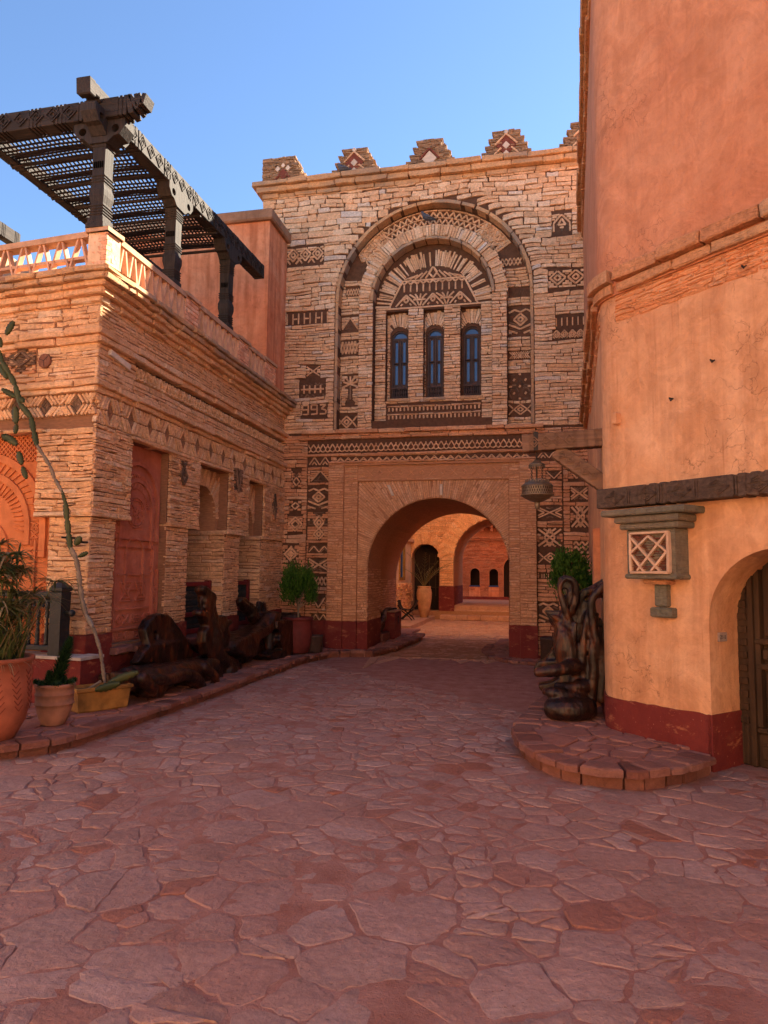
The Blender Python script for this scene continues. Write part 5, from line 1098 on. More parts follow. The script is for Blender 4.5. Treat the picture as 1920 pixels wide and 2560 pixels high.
for k in range(14):
    y = 9.62+.02*math.sin(k*2.2); cu_.tube([(-6.02+.03*k-.25, 9.4+.035*math.sin(k*1.9)+.1, z) for z in (.3, 1.2, 2.3)], .035, 6)
tag(cu_.build('dark_curtain', 'door_wood'), 'dark carved screen hanging inside the first arched bay', 'screen')

# ------------------------------------------------------------------ terrace balustrade
bal = thing('terrace_balustrade', 'pink lattice parapet with zigzag struts and brick piers along the terrace', 'balustrade', (-5.0, 7.2, 5.3))
def brick_pier(fr, u0, u1, z0, z1, dpt, cap):
    q = MB(); plate(q, fr, rectp(u0+.01, z0, u1-.01, z1), [], -.015, -dpt); pr = q.build('pier', 'plaster_pale', bal)
    fs_ = [fr]; z = z0; r = 0
    while z < z1-.02:
        h = min(.062, z1-z); u = u0-(.06 if r % 2 else 0)
        while u < u1-.01:
            a, b = max(u, u0)+.004, min(u+.15, u1)-.004
            if b-a > .02: q = MB(); piece(q, fr, rectp(a, z+.004, b, z+h-.003), -.03, rnd.uniform(-.004, .006), .005, .002); q.build('brick', 'brick', pr)
            u += .15
        z += h; r += 1
    q = MB(); plate(q, fr, rectp(u0-.03, z1, u1+.03, z1+.05), [], .03, -dpt-.02); q.build('pier_cap', 'cap_light', pr)


BR_ = Fr((-4.80, 6.93, 0), (0, 1, 0), (1, 0, 0)); BL_ = Fr((-4.80, 6.93, 0), (-c5, s5, 0), (-s5, -c5, 0))
zt, zb = 5.535, 5.15; YB = lambda y: y-6.93
for fr, u0, u1, dp in ((BR_, 0, .26, .25), (BL_, 0, .25, .25), (BR_, YB(8.83), YB(9.235), .2), (BR_, YB(10.66), YB(11.1), .2), (BR_, YB(11.87), YB(12.4), .2)): brick_pier(fr, u0, u1, zb-.02, zt+.0, dp, 0)
def bay(fr, u0, u1, n, rail=True):
    q = MB(); plate(q, fr, rectp(u0, zt-.04, u1, zt+.03), [], .015, -.14); q.build('top_rail', 'cap_light', bal)
    q = MB(); plate(q, fr, rectp(u0, zb-.02, u1, zb+.015), [], .0, -.12); q.build('bottom_rail', 'lattice_clay', bal)
    st = (u1-u0)/n
    for k in range(n):
        a = u0+st*k; m_ = a+st/2
        for p, e in (((a+.01, zb), (m_-.02, zt-.03)), ((a+st-.01, zb), (m_+.02, zt-.03))):
            d_ = .026; q = MB(); plate(q, fr, [(p[0]-d_/2, p[1]), (p[0]+d_/2, p[1]), (e[0]+d_/2, e[1]), (e[0]-d_/2, e[1])], [], -.005, -.07); q.build('strut', 'lattice_clay', bal)
    if rail: 
        q = MB(); plate(q, fr, rectp(u0, zb+.10, u1, zb+.135), [], -.015, -.10); q.build('middle_rail', 'lattice_clay', bal)
bay(BR_, .27, YB(8.83), 8, False); bay(BR_, YB(9.235), YB(10.66), 7, False); bay(BR_, YB(11.1), YB(11.87), 4, False); bay(BL_, .26, 4.9, 17)
tf = MB(); tf.box((-9, 7.0, 5.08), (-4.8, 13.5, 5.125)); tf.build('terrace_floor', 'cap_plaster', lb)

# ------------------------------------------------------------------ plaster tower on the terrace
tw = thing('plaster_tower', 'orange pink plaster block with flat cap rising behind the pergola', 'tower', (-6.5, 12.9, 5.2))
q = MB()
q.box((-8.6, 12.47, 5.05), (-5.03, 13.49, 8.56)); o = q.build('wall', 'plaster_tower', tw)
q = MB(); q.obox((-6.8, 12.97, 8.665), (1, 0, 0), (0, 1, 0), (0, 0, 1), 1.86, .6, .11, .03); q.build('coping', 'cap_plaster', tw)
q = MB(); q.box((-5.95, 12.455, 7.0), (-5.8, 12.48, 7.03)); q.build('hole', 'ink', tw)

# ------------------------------------------------------------------ pergola
pg = thing('pergola', 'dark carved timber pergola with woven slat roof on the terrace', 'pergola', (-5.9, 8.8, 5.56))
PX = -4.97
def chain(q, p, q2, w_, h_, cuts, upv=(0, 0, 1)):
    "timber with shallow carved grooves: blocks of slightly different section"
    p, q2 = Vector(p), Vector(q2)
    for (a, b, s) in cuts: q.beam(p.lerp(q2, a), p.lerp(q2, b), w_*s, h_*s, upv, .008)
def groove_cuts(n, sets):
    out = []; rr = random.Random(n)
    x = 0
    while x < 1:
        L = rr.uniform(.05, .12); e = min(1, x+L); out.append((x, e, 1.0)); x = e
        for k in range(3):
            if x >= 1: break
            e = min(1, x+.006); out.append((x, e, .93)); x = e; e = min(1, x+.010); out.append((x, e, 1.03)); x = e
    return out
def diamonds_on(q, p, q2, n, side, h_, proud=.006):
    p, q2 = Vector(p), Vector(q2); d = (q2-p).normalized(); L = (q2-p).length; sv = Vector(side).normalized(); u_ = d.cross(sv).normalized()
    for k in range(n):
        c = p+d*L*(k+.5)/n+sv*proud; a = min(L/n*.42, h_*1.3)
        for s in (-1, 1):
            for t in (-1, 1): q.beam(c+d*a*s, c+u_*h_*.42*t, .012, .014, sv); q.beam(c+d*a*.5*s, c+u_*h_*.2*t, .01, .012, sv)
# beam across the front
q = MB(); chain(q, (-7.9, 6.95, 7.0), (-4.56, 6.92, 7.0), .18, .24, groove_cuts(3, 0)); 
ax = [(-4.56, .24, 0), (-4.50, .21, .015), (-4.46, .165, .037), (-4.42, .15, .045), (-4.38, .13, .055), (-4.33, .16, .04)]
for (x0, h0, o0), (x1, h1, o1) in zip(ax, ax[1:]): q.beam((x0, 6.92, 7.0+o0), (x1, 6.92, 7.0+o1), .18, h0, (0, 0, 1), .006)
diamonds_on(q, (-7.9, 6.855, 7.0), (-5.2, 6.83, 7.0), 12, (0, -1, 0), .21)
q.build('front_beam', 'timber_x', pg)
q = MB(); chain(q, (PX, 7.04, 7.09), (PX, 11.87, 7.22), .19, .25, groove_cuts(5, 0))
for y0, y1, h0, o0 in ((6.78, 7.04, .17, .07), (6.7, 6.78, .15, .08), (6.6, 6.7, .2, .06)): q.beam((PX, y0, 7.07+o0), (PX, y1, 7.08+o0), .18, h0, (0, 0, 1), .012)
diamonds_on(q, (PX+.095, 7.15, 7.095), (PX+.095, 11.8, 7.218), 22, (1, 0, 0), .22)
q.build('side_beam', 'timber_y', pg)
q = MB(); chain(q, (-6.74, 6.7, 7.09), (-6.74, 11.8, 7.09), .15, .19, groove_cuts(7, 0)); q.build('back_beam', 'timber_y', pg)
def pergola_post(x, y, z0):
    q = MB(); zt = 6.82
    def sq(prof):
        vs = []; 
        for r_, z in prof: vs += [(x-r_, y-r_, z), (x+r_, y-r_, z), (x+r_, y+r_, z), (x-r_, y+r_, z)]
        k = len(prof); q.add(vs, [(3, 2, 1, 0), tuple(4*(k-1)+i for i in range(4))]+[(4*i+j, 4*i+(j+1) % 4, 4*i+4+(j+1) % 4, 4*i+4+j) for i in range(k-1) for j in range(4)])
    def rings(z, n=4): return [p for i in range(n) for p in ((.082, z+i*.035), (.094, z+i*.035+.012), (.094, z+i*.035+.022), (.082, z+i*.035+.03))]
    a = zt-z0
    sq([(.115, z0), (.115, z0+.06), (.10, z0+.07), (.10, z0+.13), (.085, z0+.14)]+rings(z0+.16)+[(.08, z0+.31), (.098, z0+.40), (.098, z0+a*.38), (.08, z0+a*.43)]+rings(z0+a*.45, 3)+[(.08, z0+a*.55), (.083, z0+a*.78)]+rings(z0+a*.80, 4)+[(.095, zt-.08), (.1, zt-.02), (.1, zt)])
    for k in range(5):
        for s in (-1, 1): q.box((x-.06+k*.026, y-.089, zt-.50), (x-.048+k*.026, y-.08, zt-.42))
    q.build('post', 'timber_z', pg)
    for ax_ in (0, 1):                                  # pierced bracket under the beams
        if ax_ == 0 and y > 8: continue
        q = MB(); F_ = Fr((x, y-.08, 0), (1, 0, 0), (0, -1, 0)) if ax_ == 0 else Fr((x+.08, y, 0), (0, 1, 0), (1, 0, 0))
        z1 = 6.885 if ax_ == 0 else 6.965+(y-7)*.027
        out = [(-.34, z1-.1), (-.34, z1), (.34, z1), (.34, z1-.1), (.27, z1-.19), (.2, z1-.2), (.12, z1-.27), (-.12, z1-.27), (-.2, z1-.2), (-.27, z1-.19)]
        holes = [[(c+.05*math.cos(t), z1-.115+.05*math.sin(t)) for t in (2*math.pi*i/12 for i in range(12))] for c in (-.215, .215)]
        plate(q, F_, out, holes, .03, -.17)
        q.build('bracket', 'timber_z', pg)
pergola_post(-4.95, 7.0, 5.58); pergola_post(PX, 8.70, 5.56); pergola_post(PX, 10.48, 5.56)
# woven slat roof, sagging between the joists
zs = lambda x, y: 7.05+.028*math.cos((y-7.12)/.56*2*math.pi)+.012*math.sin(x*3)
ny = 50; nx = 27
jit = random.Random(4)
for k in range(ny):
    y = 7.12+3.36*k/(ny-1); q = MB(); pts = [(-6.68+1.63*i/6, y+jit.uniform(-.006, .006), zs(-6.68+1.63*i/6, y)) for i in range(7)]
    for a, b in zip(pts, pts[1:]): q.beam(a, b, .030, .010)
    q.build('slat', 'lattice_wood', pg)
for k in range(nx):
    x = -6.67+1.62*k/(nx-1); q = MB(); pts = [(x+jit.uniform(-.004, .004), 7.09+3.42*i/24, zs(x, 7.09+3.42*i/24)+.014) for i in range(25)]
    for a, b in zip(pts, pts[1:]): q.beam(a, b, .026, .010)
    q.build('slat', 'lattice_wood', pg)
for k in range(7):
    y = 7.12+.56*k; q = MB(); q.beam((-6.78, y, 7.012), (-4.9, y, 7.012), .035, .035); q.build('joist', 'timber_x', pg)
for k, y in enumerate((7.6, 8.4, 9.3, 10.2)):
    q = MB(); q.tube([(-6.84, y+.25*math.cos(t)*.6, 7.02+.05*math.sin(t)) for t in (0, 1, 2, 3)], .02, 6); q.build('peg', 'lattice_wood', pg)
bm = MB(); chain(bm, (-9.0, 8.2, 7.47), (-9.0, 10.36, 7.47), .16, .24, groove_cuts(2, 0))
bt = thing('timber_frame', 'end of a second dark timber beam showing past the left balustrade', 'beam', (-9.0, 9.0, 5.2)); bm.build('beam', 'timber_y', bt)
bp = MB(); bp.obox((-9.0, 9.2, 6.27), (1, 0, 0), (0, 1, 0), (0, 0, 1), .07, .07, 1.07, .01); bp.build('post', 'timber_z', bt)
# sunlit wall seen through the balustrade
tw2 = thing('terrace_house', 'pale sunlit plaster wall glimpsed through the left balustrade', 'wall', (-10.5, 10, 4.9))
q = MB(); q.box((-12.2, 7.6, 4.9), (-9.2, 12.4, 7.25)); q.build('wall', 'plaster_pale', tw2)
q = MB(); q.box((-12.2, 7.42, 4.6), (-8.9, 12.4, 5.24)); q.build('terrace_floor', 'cap_plaster', tw2)
# ------------------------------------------------------------------ RIGHT PLASTER BUILDING
rb = thing('plaster_building', 'tall orange plaster building with rounded corner and arched wooden door', 'building', (1.46, 6.37, 0))
fu, fn = Vector((.71, -.704, 0)).normalized(), Vector((-.704, -.71, 0)).normalized()
RF = Fr((1.46, 6.37, 0), fu, fn)                # street face; the door arch starts at u=0
UC = -.93                                       # rounded corner
c0 = RF(UC, 0, 0); s0 = Vector((.715, 7.28, 0)); s1 = Vector((1.055, 13.49, 0))
RS = Fr(s0, (s1-s0), Vector((-(s1-s0).y, (s1-s0).x, 0)))     # side wall towards the gate, u = distance
SL = (s1-s0).length
def corner_arc(d, n=7):
    "points round the corner from side wall to street face, pushed out by d"
    p0, p1 = RS(0, 0, d), RF(UC+.05, 0, d); m_ = RF(UC-.07, 0, d+.0)
    m_ = (RS(-.16, 0, d)+RF(UC-.12, 0, d))/2
    return [p0*(1-t)**2+m_*2*t*(1-t)+p1*t*t for t in (i/n for i in range(n+1))]
def band(z0, z1, d, name, m, u_end=8.2, back=-.3, wob=0):
    q = MB(); pts = [RS(SL, 0, d)]+[RS(SL*(1-i/10), 0, d) for i in range(1, 10)]+corner_arc(d); ue = u_end
    vs = []; 
    for p in pts: vs += [(p.x, p.y, z0), (p.x, p.y, z1+(rnd.uniform(-wob, wob)))]
    q.add(vs, [(2*i, 2*i+2, 2*i+3, 2*i+1) for i in range(len(pts)-1)])
    if back is not None:
        bk = [RS(SL, 0, back)]+[RS(SL*(1-i/10), 0, back) for i in range(1, 10)]+corner_arc(back)
        for z, fl in ((z0, 0), (z1, 1)):
            vs = [(p.x, p.y, z) for p in pts]+[(p.x, p.y, z) for p in bk]; n = len(pts); q.add(vs, [(i, i+1, n+i+1, n+i) for i in range(n-1)])
    return q
E0 = UC+.05
q = band(.0, 4.36, 0, 'w', None); plate(q, RF, rectp(E0, -.05, 8.2, 4.36), [archp(.62, .615, 1.22, -.06, 26)], 0, -.54)
q.build('lower_wall', 'plaster_light', rb)
q = band(4.36, 8.3, .025, 'w', None); plate(q, RF, rectp(E0, 4.36, 8.2, 8.3), [], .025, -.5); q.build('upper_wall', 'plaster_red', rb)
# rear mass of the house
q = MB(); a = RF(8.2, 0, 0); poly = [RS(SL, 0, -.28), RS(0, 0, -.28), RF(UC+.5, 0, -.75), RF(8.2, 0, -.75), RF(8.2, 0, -6), Vector((7, 14.5, 0)), Vector((1.6, 17.5, 0)), Vector((1.35, 13.6, 0))]
n = len(poly); q.add([(p.x, p.y, z) for z in (0, 8.28) for p in poly], [tuple(range(n)), tuple(range(n, 2*n))]+[(i, (i+1) % n, n+(i+1) % n, n+i) for i in range(n)])
# keep the doorway clear
q.build('inner_mass', 'plaster_red', rb)
# exposed rubble band under the ledge
rs_ = masonry(RF, ('r', E0, 4.09, 2.4, 4.36), [], (.03, .06), (.1, .34), d=(.004, .022), wave=.012, j=.01)+masonry(RS, ('r', .0, 4.12, 4.0, 4.36), [], (.03, .06), (.1, .3), d=(.004, .02), wave=.01)

lay(rs_, 'rubble_stone', 'rubble', rb, keep=60)
def ledge(z0, z1, d, u1=2.6, lens=(.28, .62)):
    L_ = course(RF, UC+.1, u1, z0, z1, d, lens, -.1, j=.012, bev=.014)+course(RS, .12, SL-.05, z0, z1, d, lens, -.1, j=.012, bev=.014)
    for s in L_:
        mb = MB(); piece(mb, s[2], s[0], s[3], s[1], s[4]); mb.build('ledge_stone', 'ledge_stone', rb)
    arc = corner_arc(d, 4); arb = corner_arc(-.1, 4)
    for i in range(4):
        mb = MB(); g = .012; p, e, pb, eb = arc[i].lerp(arc[i+1], g*2), arc[i+1].lerp(arc[i], g*2), arb[i], arb[i+1]
        mb.add([(x.x, x.y, z) for z in (z0+.003, z1-.003) for x in (p, e, eb, pb)], [(0, 1, 2, 3), (7, 6, 5, 4), (0, 4, 5, 1), (1, 5, 6, 2), (3, 2, 6, 7), (0, 3, 7, 4)]); mb.build('ledge_stone', 'ledge_stone', rb)

ledge(4.37, 4.465, .07); ledge(4.475, 4.60, .13)
ledge(8.12, 8.22, .07); ledge(8.23, 8.35, .14)
# red base
q = band(-.02, .44, .012, 'b', None, wob=.006, back=-.05)
q.build('red_base', 'red_paint', rb); q = MB(); plate(q, RF, [(E0, -.02), (.004, -.02), (.004, .452)]+[(E0+(.0-E0)*t_, .444+.008*t_+rnd.uniform(-.006, .006)) for t_ in (.95, .88, .8, .72, .63, .55, .47, .39, .3, .22, .15, .07)]+[(E0, .44)], [], .012, -.05); q.build('red_base', 'red_paint', rb); q = MB(); plate(q, RF, rectp(1.236, -.02, 8, .46), [], .012, -.05); q.build('red_base', 'red_paint', rb); q = MB()
dj = Fr(RF(.005, 0, 0), -fn, fu); plate(q, dj, rectp(-.012, -.02, .53, .452), [], .012, -.03)
q.build('red_base', 'red_paint', rb)
# carved lintel beam
q = MB(); zb0, zb1 = 2.245, 2.43
for (a, b, s) in groove_cuts(9, 0): q.beam(RF(-1.02+a*6.6, (zb0+zb1)/2, .06), RF(-1.02+b*6.6, (zb0+zb1)/2, .06), .20*(2-s if s > 1 else s)+.0, (zb1-zb0)*s, (0, 0, 1), .008)
lin = q.build('lintel_beam', 'lintel_wood', rb)
q = MB()
for k in range(9):
    a = -.94+k*.34; zc = (zb0+zb1)/2
    for s in (-1, 1):
        for t in (.065, .042, .02):
            q.beam(RF(a+.02, zc, .163), RF(a+.13, zc+s*t, .163), .009, .012, fn); q.beam(RF(a+.13, zc+s*t, .163), RF(a+.24, zc, .163), .009, .012, fn)
    q.beam(RF(a+.27, zb0+.02, .163), RF(a+.27, zb1-.02, .163), .01, .012, fn); q.beam(RF(a+.295, zb0+.02, .163), RF(a+.295, zb1-.02, .163), .01, .012, fn)
q.build('carving', 'lintel_wood', lin)
# stone niche box on the wall
def slab(u0, u1, z0, z1, d, m, name, par, bev=.012):
    q = MB(); c = RF((u0+u1)/2, (z0+z1)/2, d/2-.02); q.obox(c, fu, fn, (0, 0, 1), (u1-u0)/2, d/2+.02, (z1-z0)/2, bev); return q.build(name, m, par)
nb = slab(-.655, -.165, 1.60, 2.02, .19, 'green_stone', 'niche_box', rb)
for (u0, u1, z0, z1, d) in ((-.70, -.10, 2.02, 2.075, .235), (-.735, -.08, 2.078, 2.14, .265), (-.86, .0, 2.145, 2.205, .30), (-.675, -.15, 1.575, 1.62, .205)): slab(u0, u1, z0, z1, d, 'green_stone', 'moulding', nb)
slab(-.54, -.30, 1.53, 1.575, .13, 'ledge_stone', 'moulding', nb); slab(-.47, -.35, 1.33, 1.53, .06, 'green_stone', 'stem', nb); slab(-.51, -.29, 1.235, 1.325, .075, 'green_stone', 'foot', nb)
u0, u1, z0, z1 = -.60, -.215, 1.635, 1.985; uc, zc = (u0+u1)/2, (z0+z1)/2
q = MB(); r = 0
Fb = Fr(RF(0, 0, .195), fu, fn); z = z0
while z < z1-.008:
    for s in course(Fb, u0, u1, z, z+.0145, .0+rnd.uniform(0, .012), (.03, .1), -.03, .003, .002, .003): piece(q, s[2], s[0], s[3], s[1], s[4], .002)
    z += .0145
q.build('slate_infill', 'red_stone', nb)
q = MB()
for cx, cz in ((uc, zc+.075), (uc-.09, zc-.02), (uc+.09, zc-.02), (uc, zc-.115)):
    for k in range(5):
        h = .055*(1-abs(k-2)/3); s = strip(Fb, (cx-h, cz-.045+k*.022), (cx+h, cz-.045+k*.022), .016, -.02, .017); piece(q, s[2], s[0], s[3], s[1], s[4], .002)
q.build('green_infill', 'green_stone', nb)
for p, e, w_ in (((u0, z0), (u1, z0), .022), ((u0, z1), (u1, z1), .022), ((u0, z0), (u0, z1), .022), ((u1, z0), (u1, z1), .022), ((u0+.01, zc+.14), (u1-.08, z0+.01), .019), ((u0+.01, zc-.02), (u0+.14, z0+.01), .019), ((uc, z1-.03), (u1-.01, zc+.0), .019), ((u1-.01, z1-.01), (u0+.07, z0+.01), .019), ((uc-.0, z1-.03), (u0+.01, zc+.0), .019), ((u1-.01, zc-.0), (uc+.02, z0+.01), .019)):
    mb = MB(); s = strip(Fb, p, e, w_, -.02, .034+rnd.uniform(0, .006)); piece(mb, s[2], s[0], s[3], s[1], s[4], .003); mb.build('stone_strip', 'white_strip', nb)

for o in nb.children:
    if o.name.startswith('stone_strip'): o.data.materials.clear(); o.data.materials.append(M['white_strip'])
# door in the arch
DD = Fr(RF(0, 0, -.46), fu, fn)
q = MB(); plate(q, DD, rectp(.0, -.01, 1.24, 1.9), [], -.03, -.08); door = q.build('door', 'door_wood', rb)
def dpiece(u0, u1, z0, z1, d, bev=.01):
    q = MB(); q.obox(DD((u0+u1)/2, (z0+z1)/2, d/2-.02), fu, fn, (0, 0, 1), (u1-u0)/2, d/2+.02, (z1-z0)/2, bev); return q.build('door_panel', 'door_wood', door)
for s in (0, 1):
    m_ = (lambda a, b: (a, b)) if s == 0 else (lambda a, b: (1.24-b, 1.24-a))
    for a, b, z0, z1, d in ((.0, .10, 0, 1.9, .03), (.105, .15, 0, 1.9, .05), (.155, .62, .0, .28, .015), (.155, .62, .285, .33, .035), (.155, .62, .82, .87, .035), (.155, .62, 1.03, 1.08, .04), (.155, .20, .33, 1.9, .03), (.59, .617, 0, 1.9, .04), (.23, .57, .36, .80, .005), (.23, .57, 1.1, 1.75, .005)): dpiece(*m_(a, b), z0, z1, d)
    for k in range(14): dpiece(*m_(.012, .088), .35+k*.11, .35+k*.11+.06, .045, .006)
    for k in range(3): dpiece(*m_(.22+k*.13, .32+k*.13), .9, 1.0, .03, .012); dpiece(*m_(.19+k*.14, .30+k*.14), .06, .2, .03, .02)
pq = MB(); pq.obox(dj(.175, 1.09, .008), dj.u, dj.n, (0, 0, 1), .055, .012, .038, .003); pl = pq.build('number_plaque', 'plaque', rb)
fc = bpy.data.curves.new('lettering', 'FONT'); fc.body = 'Z1-5'; fc.size = .044; fc.align_x = 'CENTER'; fc.align_y = 'CENTER'; fc.extrude = .0008
fo = bpy.data.objects.new('tmp', fc); COL.objects.link(fo); dg = bpy.context.evaluated_depsgraph_get(); me = bpy.data.meshes.new_from_object(fo.evaluated_get(dg)); bpy.data.objects.remove(fo)
me.materials.clear(); me.materials.append(M['ink']); me.name = 'lettering'
fo = link(bpy.data.objects.new('lettering', me), pl, dj(.168, 1.088, .0215)); 
mx = Matrix((dj.u, Vector((0, 0, 1)), dj.u.cross(Vector((0, 0, 1))))).transposed(); fo.rotation_euler = mx.to_euler()
# little hooks and a crack-side stub in the plaster
for u, z in ((.42, 4.17), (-.28, 3.2), (.12, 3.45)):
    q = MB(); q.tube([RF(u, z, -.02), RF(u, z, .05), RF(u+.02, z-.03, .06), RF(u+.04, z-.01, .05)], .007, 6); q.build('hook', 'iron', rb)
q = MB(); q.obox(RF(UC+.06, 3.12, .03), fu, fn, (0, 0, 1), .025, .04, .06, .012); q.build('stub', 'plaster_light', rb)
# half-column and moulding on the side wall
q = MB()
for z0, z1, d in ((0.0, 2.15, .05),): q.obox(RS(1.2, (z0+z1)/2, d/2), RS.u, RS.n, (0, 0, 1), .22, d, (z1-z0)/2, .02)
q.build('side_pilaster', 'plaster_red', rb)

# ------------------------------------------------------------------ bracket timber and lantern
bk = thing('lamp_bracket', 'carved timber bracket beam with diagonal brace reaching out from the plaster corner', 'bracket', (.78, 7.35, 2.9))
q = MB(); chain(q, (-.085, 7.35, 2.965), (.80, 7.35, 3.01), .17, .18, groove_cuts(12, 0)); diamonds_on(q, (-.02, 7.262, 2.968), (.45, 7.262, 2.992), 4, (0, -1, 0), .13); q.build('beam', 'bracket_wood', bk)
q = MB(); chain(q, (.26, 7.35, 2.885), (.86, 7.35, 2.43), .11, .165, [(0, .12, 1), (.12, .13, .93), (.13, .7, 1), (.7, .71, .93), (.71, 1, 1)]); diamonds_on(q, (.28, 7.292, 2.87), (.66, 7.292, 2.585), 5, (0, -1, 0), .11); q.build('brace', 'bracket_wood', bk)
q = MB(); q.beam((.055, 7.35, 2.885), (.055, 7.35, 3.08), .18, .045, (1, 0, 0)); q.build('strap', 'iron', bk)
ln = thing('lantern', 'pierced brass lantern hanging from the timber bracket', 'lantern', (.065, 7.35, 2.89))
lx, ly = .065, 7.35; K = lambda prof, n=32: (lambda q: (q.lathe((lx, ly, 0), prof, n), q)[1])(MB())
K([(.012, 2.80), (.03, 2.795), (.045, 2.775), (.075, 2.755), (.085, 2.745), (.083, 2.74), (.02, 2.742)]).build('cap', 'brass', ln, True)
q = MB()
for k in range(28): a = 2*math.pi*k/28; q.beam((lx+.083*math.cos(a), ly+.083*math.sin(a), 2.745), (lx+.085*math.cos(a), ly+.085*math.sin(a), 2.712), .009, .004, (0, 0, 1))
q.build('fringe', 'brass', ln)
for k in range(4):
    a = R(40+90*k); q = MB()
    for j in range(9): q.tube([(lx+.075*math.cos(a), ly+.075*math.sin(a), 2.735-j*.0185), (lx+.0765*math.cos(a)+(.004 if j % 2 else -.004), ly+.0765*math.sin(a), 2.725-j*.0185), (lx+.075*math.cos(a), ly+.075*math.sin(a), 2.715-j*.0185)], .0035, 5)
    q.build('chain', 'iron', ln)
q = MB(); q.tube([(lx, ly, 2.9), (lx, ly, 2.45)], .006, 6); q.build('rod', 'iron', ln)
K([(.1, 2.575), (.125, 2.555), (.152, 2.535), (.158, 2.525), (.155, 2.522), (.1, 2.55)]).build('shoulder', 'brass', ln)
q = MB()
for k in range(30):
    a = 2*math.pi*k/30; q.beam((lx+.125*math.cos(a), ly+.125*math.sin(a), 2.552), (lx+.118*math.cos(a), ly+.118*math.sin(a), 2.588), .012, .004, (math.cos(a), math.sin(a), 0))
q.build('gallery', 'brass', ln)
q = MB(); nlat = 40
for k in range(nlat):
    for dv in (-1, 1):
        for r_ in range(3):
            a = 2*math.pi*(k+.5*(r_ % 2))/nlat; b = a+dv*math.pi/nlat; z0 = 2.435+r_*.03
            q.beam((lx+.157*math.cos(a), ly+.157*math.sin(a), z0), (lx+.157*math.cos(b), ly+.157*math.sin(b), z0+.03), .0075, .004, (math.cos(a), math.sin(a), 0))
q.build('pierced_drum', 'brass', ln)
K([(.148, 2.525), (.148, 2.43)]).build('inner_drum', 'dark_inside', ln)
K([(.16, 2.525), (.163, 2.52), (.16, 2.513)], 40).build('rim', 'brass', ln); K([(.158, 2.435), (.172, 2.43), (.166, 2.418), (.15, 2.412), (.115, 2.388), (.06, 2.362), (.03, 2.352), (.026, 2.33), (.03, 2.322), (.022, 2.312), (.026, 2.29), (.012, 2.28)]).build('bowl', 'brass', ln, True)

# ------------------------------------------------------------------ GROUND, PAVING, KERBS
gm = MB(); gm.add([(-400, -400, -.012), (400, -400, -.012), (400, 400, -.012), (-400, 400, -.012)], [(0, 1, 2, 3)])
ground = gm.build('ground', 'joint', None, kind='structure')
jg = MB(); nx_j, ny_j = 110, 118                      # uneven bedding of sand and mortar between the stones
hj = lambda x, y: -.0082+.0045*(math.sin(x*3.1+1.7*math.sin(y*1.3))*math.sin(y*2.3+1.1*math.sin(x*2.1)))+.0022*math.sin(x*9.7+y*7.1+2*math.sin(x*4.3-y*5.9))+.001*math.sin(x*31+y*23)
for j in range(ny_j+1):
    for i in range(nx_j+1): x, y = -7+11.4*i/nx_j, 1.2+12.2*j/ny_j; jg.v.append((x, y, hj(x, y)))
jg.f = [(j*(nx_j+1)+i, j*(nx_j+1)+i+1, (j+1)*(nx_j+1)+i+1, (j+1)*(nx_j+1)+i) for j in range(ny_j) for i in range(nx_j)]
jg.build('bedding', 'joint', ground, True, kind='stuff')
LK = [(-9, 4.95), (-7.2, 4.72), (-5.6, 4.78), (-4.75, 4.98), (-4.34, 5.22), (-4.1, 5.55), (-4.02, 6.3), (-3.99, 7.5), (-3.97, 9.8), (-3.93, 11.8), (-3.75, 12.85), (-3.35, 13.12), (-2.95, 13.22), (-2.72, 14.2), (-2.60, 16.3), (-2.62, 17.35)]
lp_poly = LK+[(-9, 17.35)]
RP = [(.86, 13.3), (.60, 11.0), (.3, 9.3), (.02, 8.2), (-.14, 7.4), (-.17, 6.8), (-.10, 6.32), (.06, 5.95), (.27, 5.72), (.52, 5.62), (.80, 5.65), (1.1, 5.86), (1.44, 6.25)]
rp_poly = RP+[(1.7, 6.6), (1.4, 13.3)]
GR = [(-.95, 15.9), (-1.0, 14.6), (-.78, 13.5), (-.35, 12.95), (.2, 12.75), (.78, 12.6)]
gr_poly = GR+[(1.3, 13.6), (0, 15.9)]
def inpoly(p, poly):
    x, y = p; c = False; n = len(poly)
    for i in range(n):
        (x0, y0), (x1, y1) = poly[i], poly[(i+1) % n]
        if (y0 > y) != (y1 > y) and x < (x1-x0)*(y-y0)/(y1-y0)+x0: c = not c
    return c
def clip_half(poly, mx_, my_, nx_, ny_):
    out = []; n = len(poly)
    for i in range(n):
        a, b = poly[i], poly[(i+1) % n]; da = (a[0]-mx_)*nx_+(a[1]-my_)*ny_; db = (b[0]-mx_)*nx_+(b[1]-my_)*ny_
        if da <= 0: out.append(a)
        if (da < 0) != (db < 0) and abs(da-db) > 1e-12: t = da/(da-db); out.append((a[0]+(b[0]-a[0])*t, a[1]+(b[1]-a[1])*t))
    return out
def scatter(region, spacing, seed):
    rr = random.Random(seed); x0, y0, x1, y1 = region; pts = []; cell = {}
    tries = 0
    y = y0
    cand = []
    for _ in range(60000): cand.append((rr.uniform(x0, x1), rr.uniform(y0, y1)))
    for p in cand:
        s = spacing(*p)*rr.choice((.45, .6, .8, 1, 1.3, 1.65))
        k = (int(p[0]/.7), int(p[1]/.7)); ok = True
        for i in (-2, -1, 0, 1, 2):
            for j in (-2, -1, 0, 1, 2):
                for (qx, qy, qs) in cell.get((k[0]+i, k[1]+j), ()):
                    if (qx-p[0])**2*.62+(qy-p[1])**2 < (max(s, qs)*.5+min(s, qs)*.42)**2: ok = False; break
                if not ok: break
            if not ok: break
        if ok: cell.setdefault(k, []).append((p[0], p[1], s)); pts.append((p[0], p[1], s))
    return pts
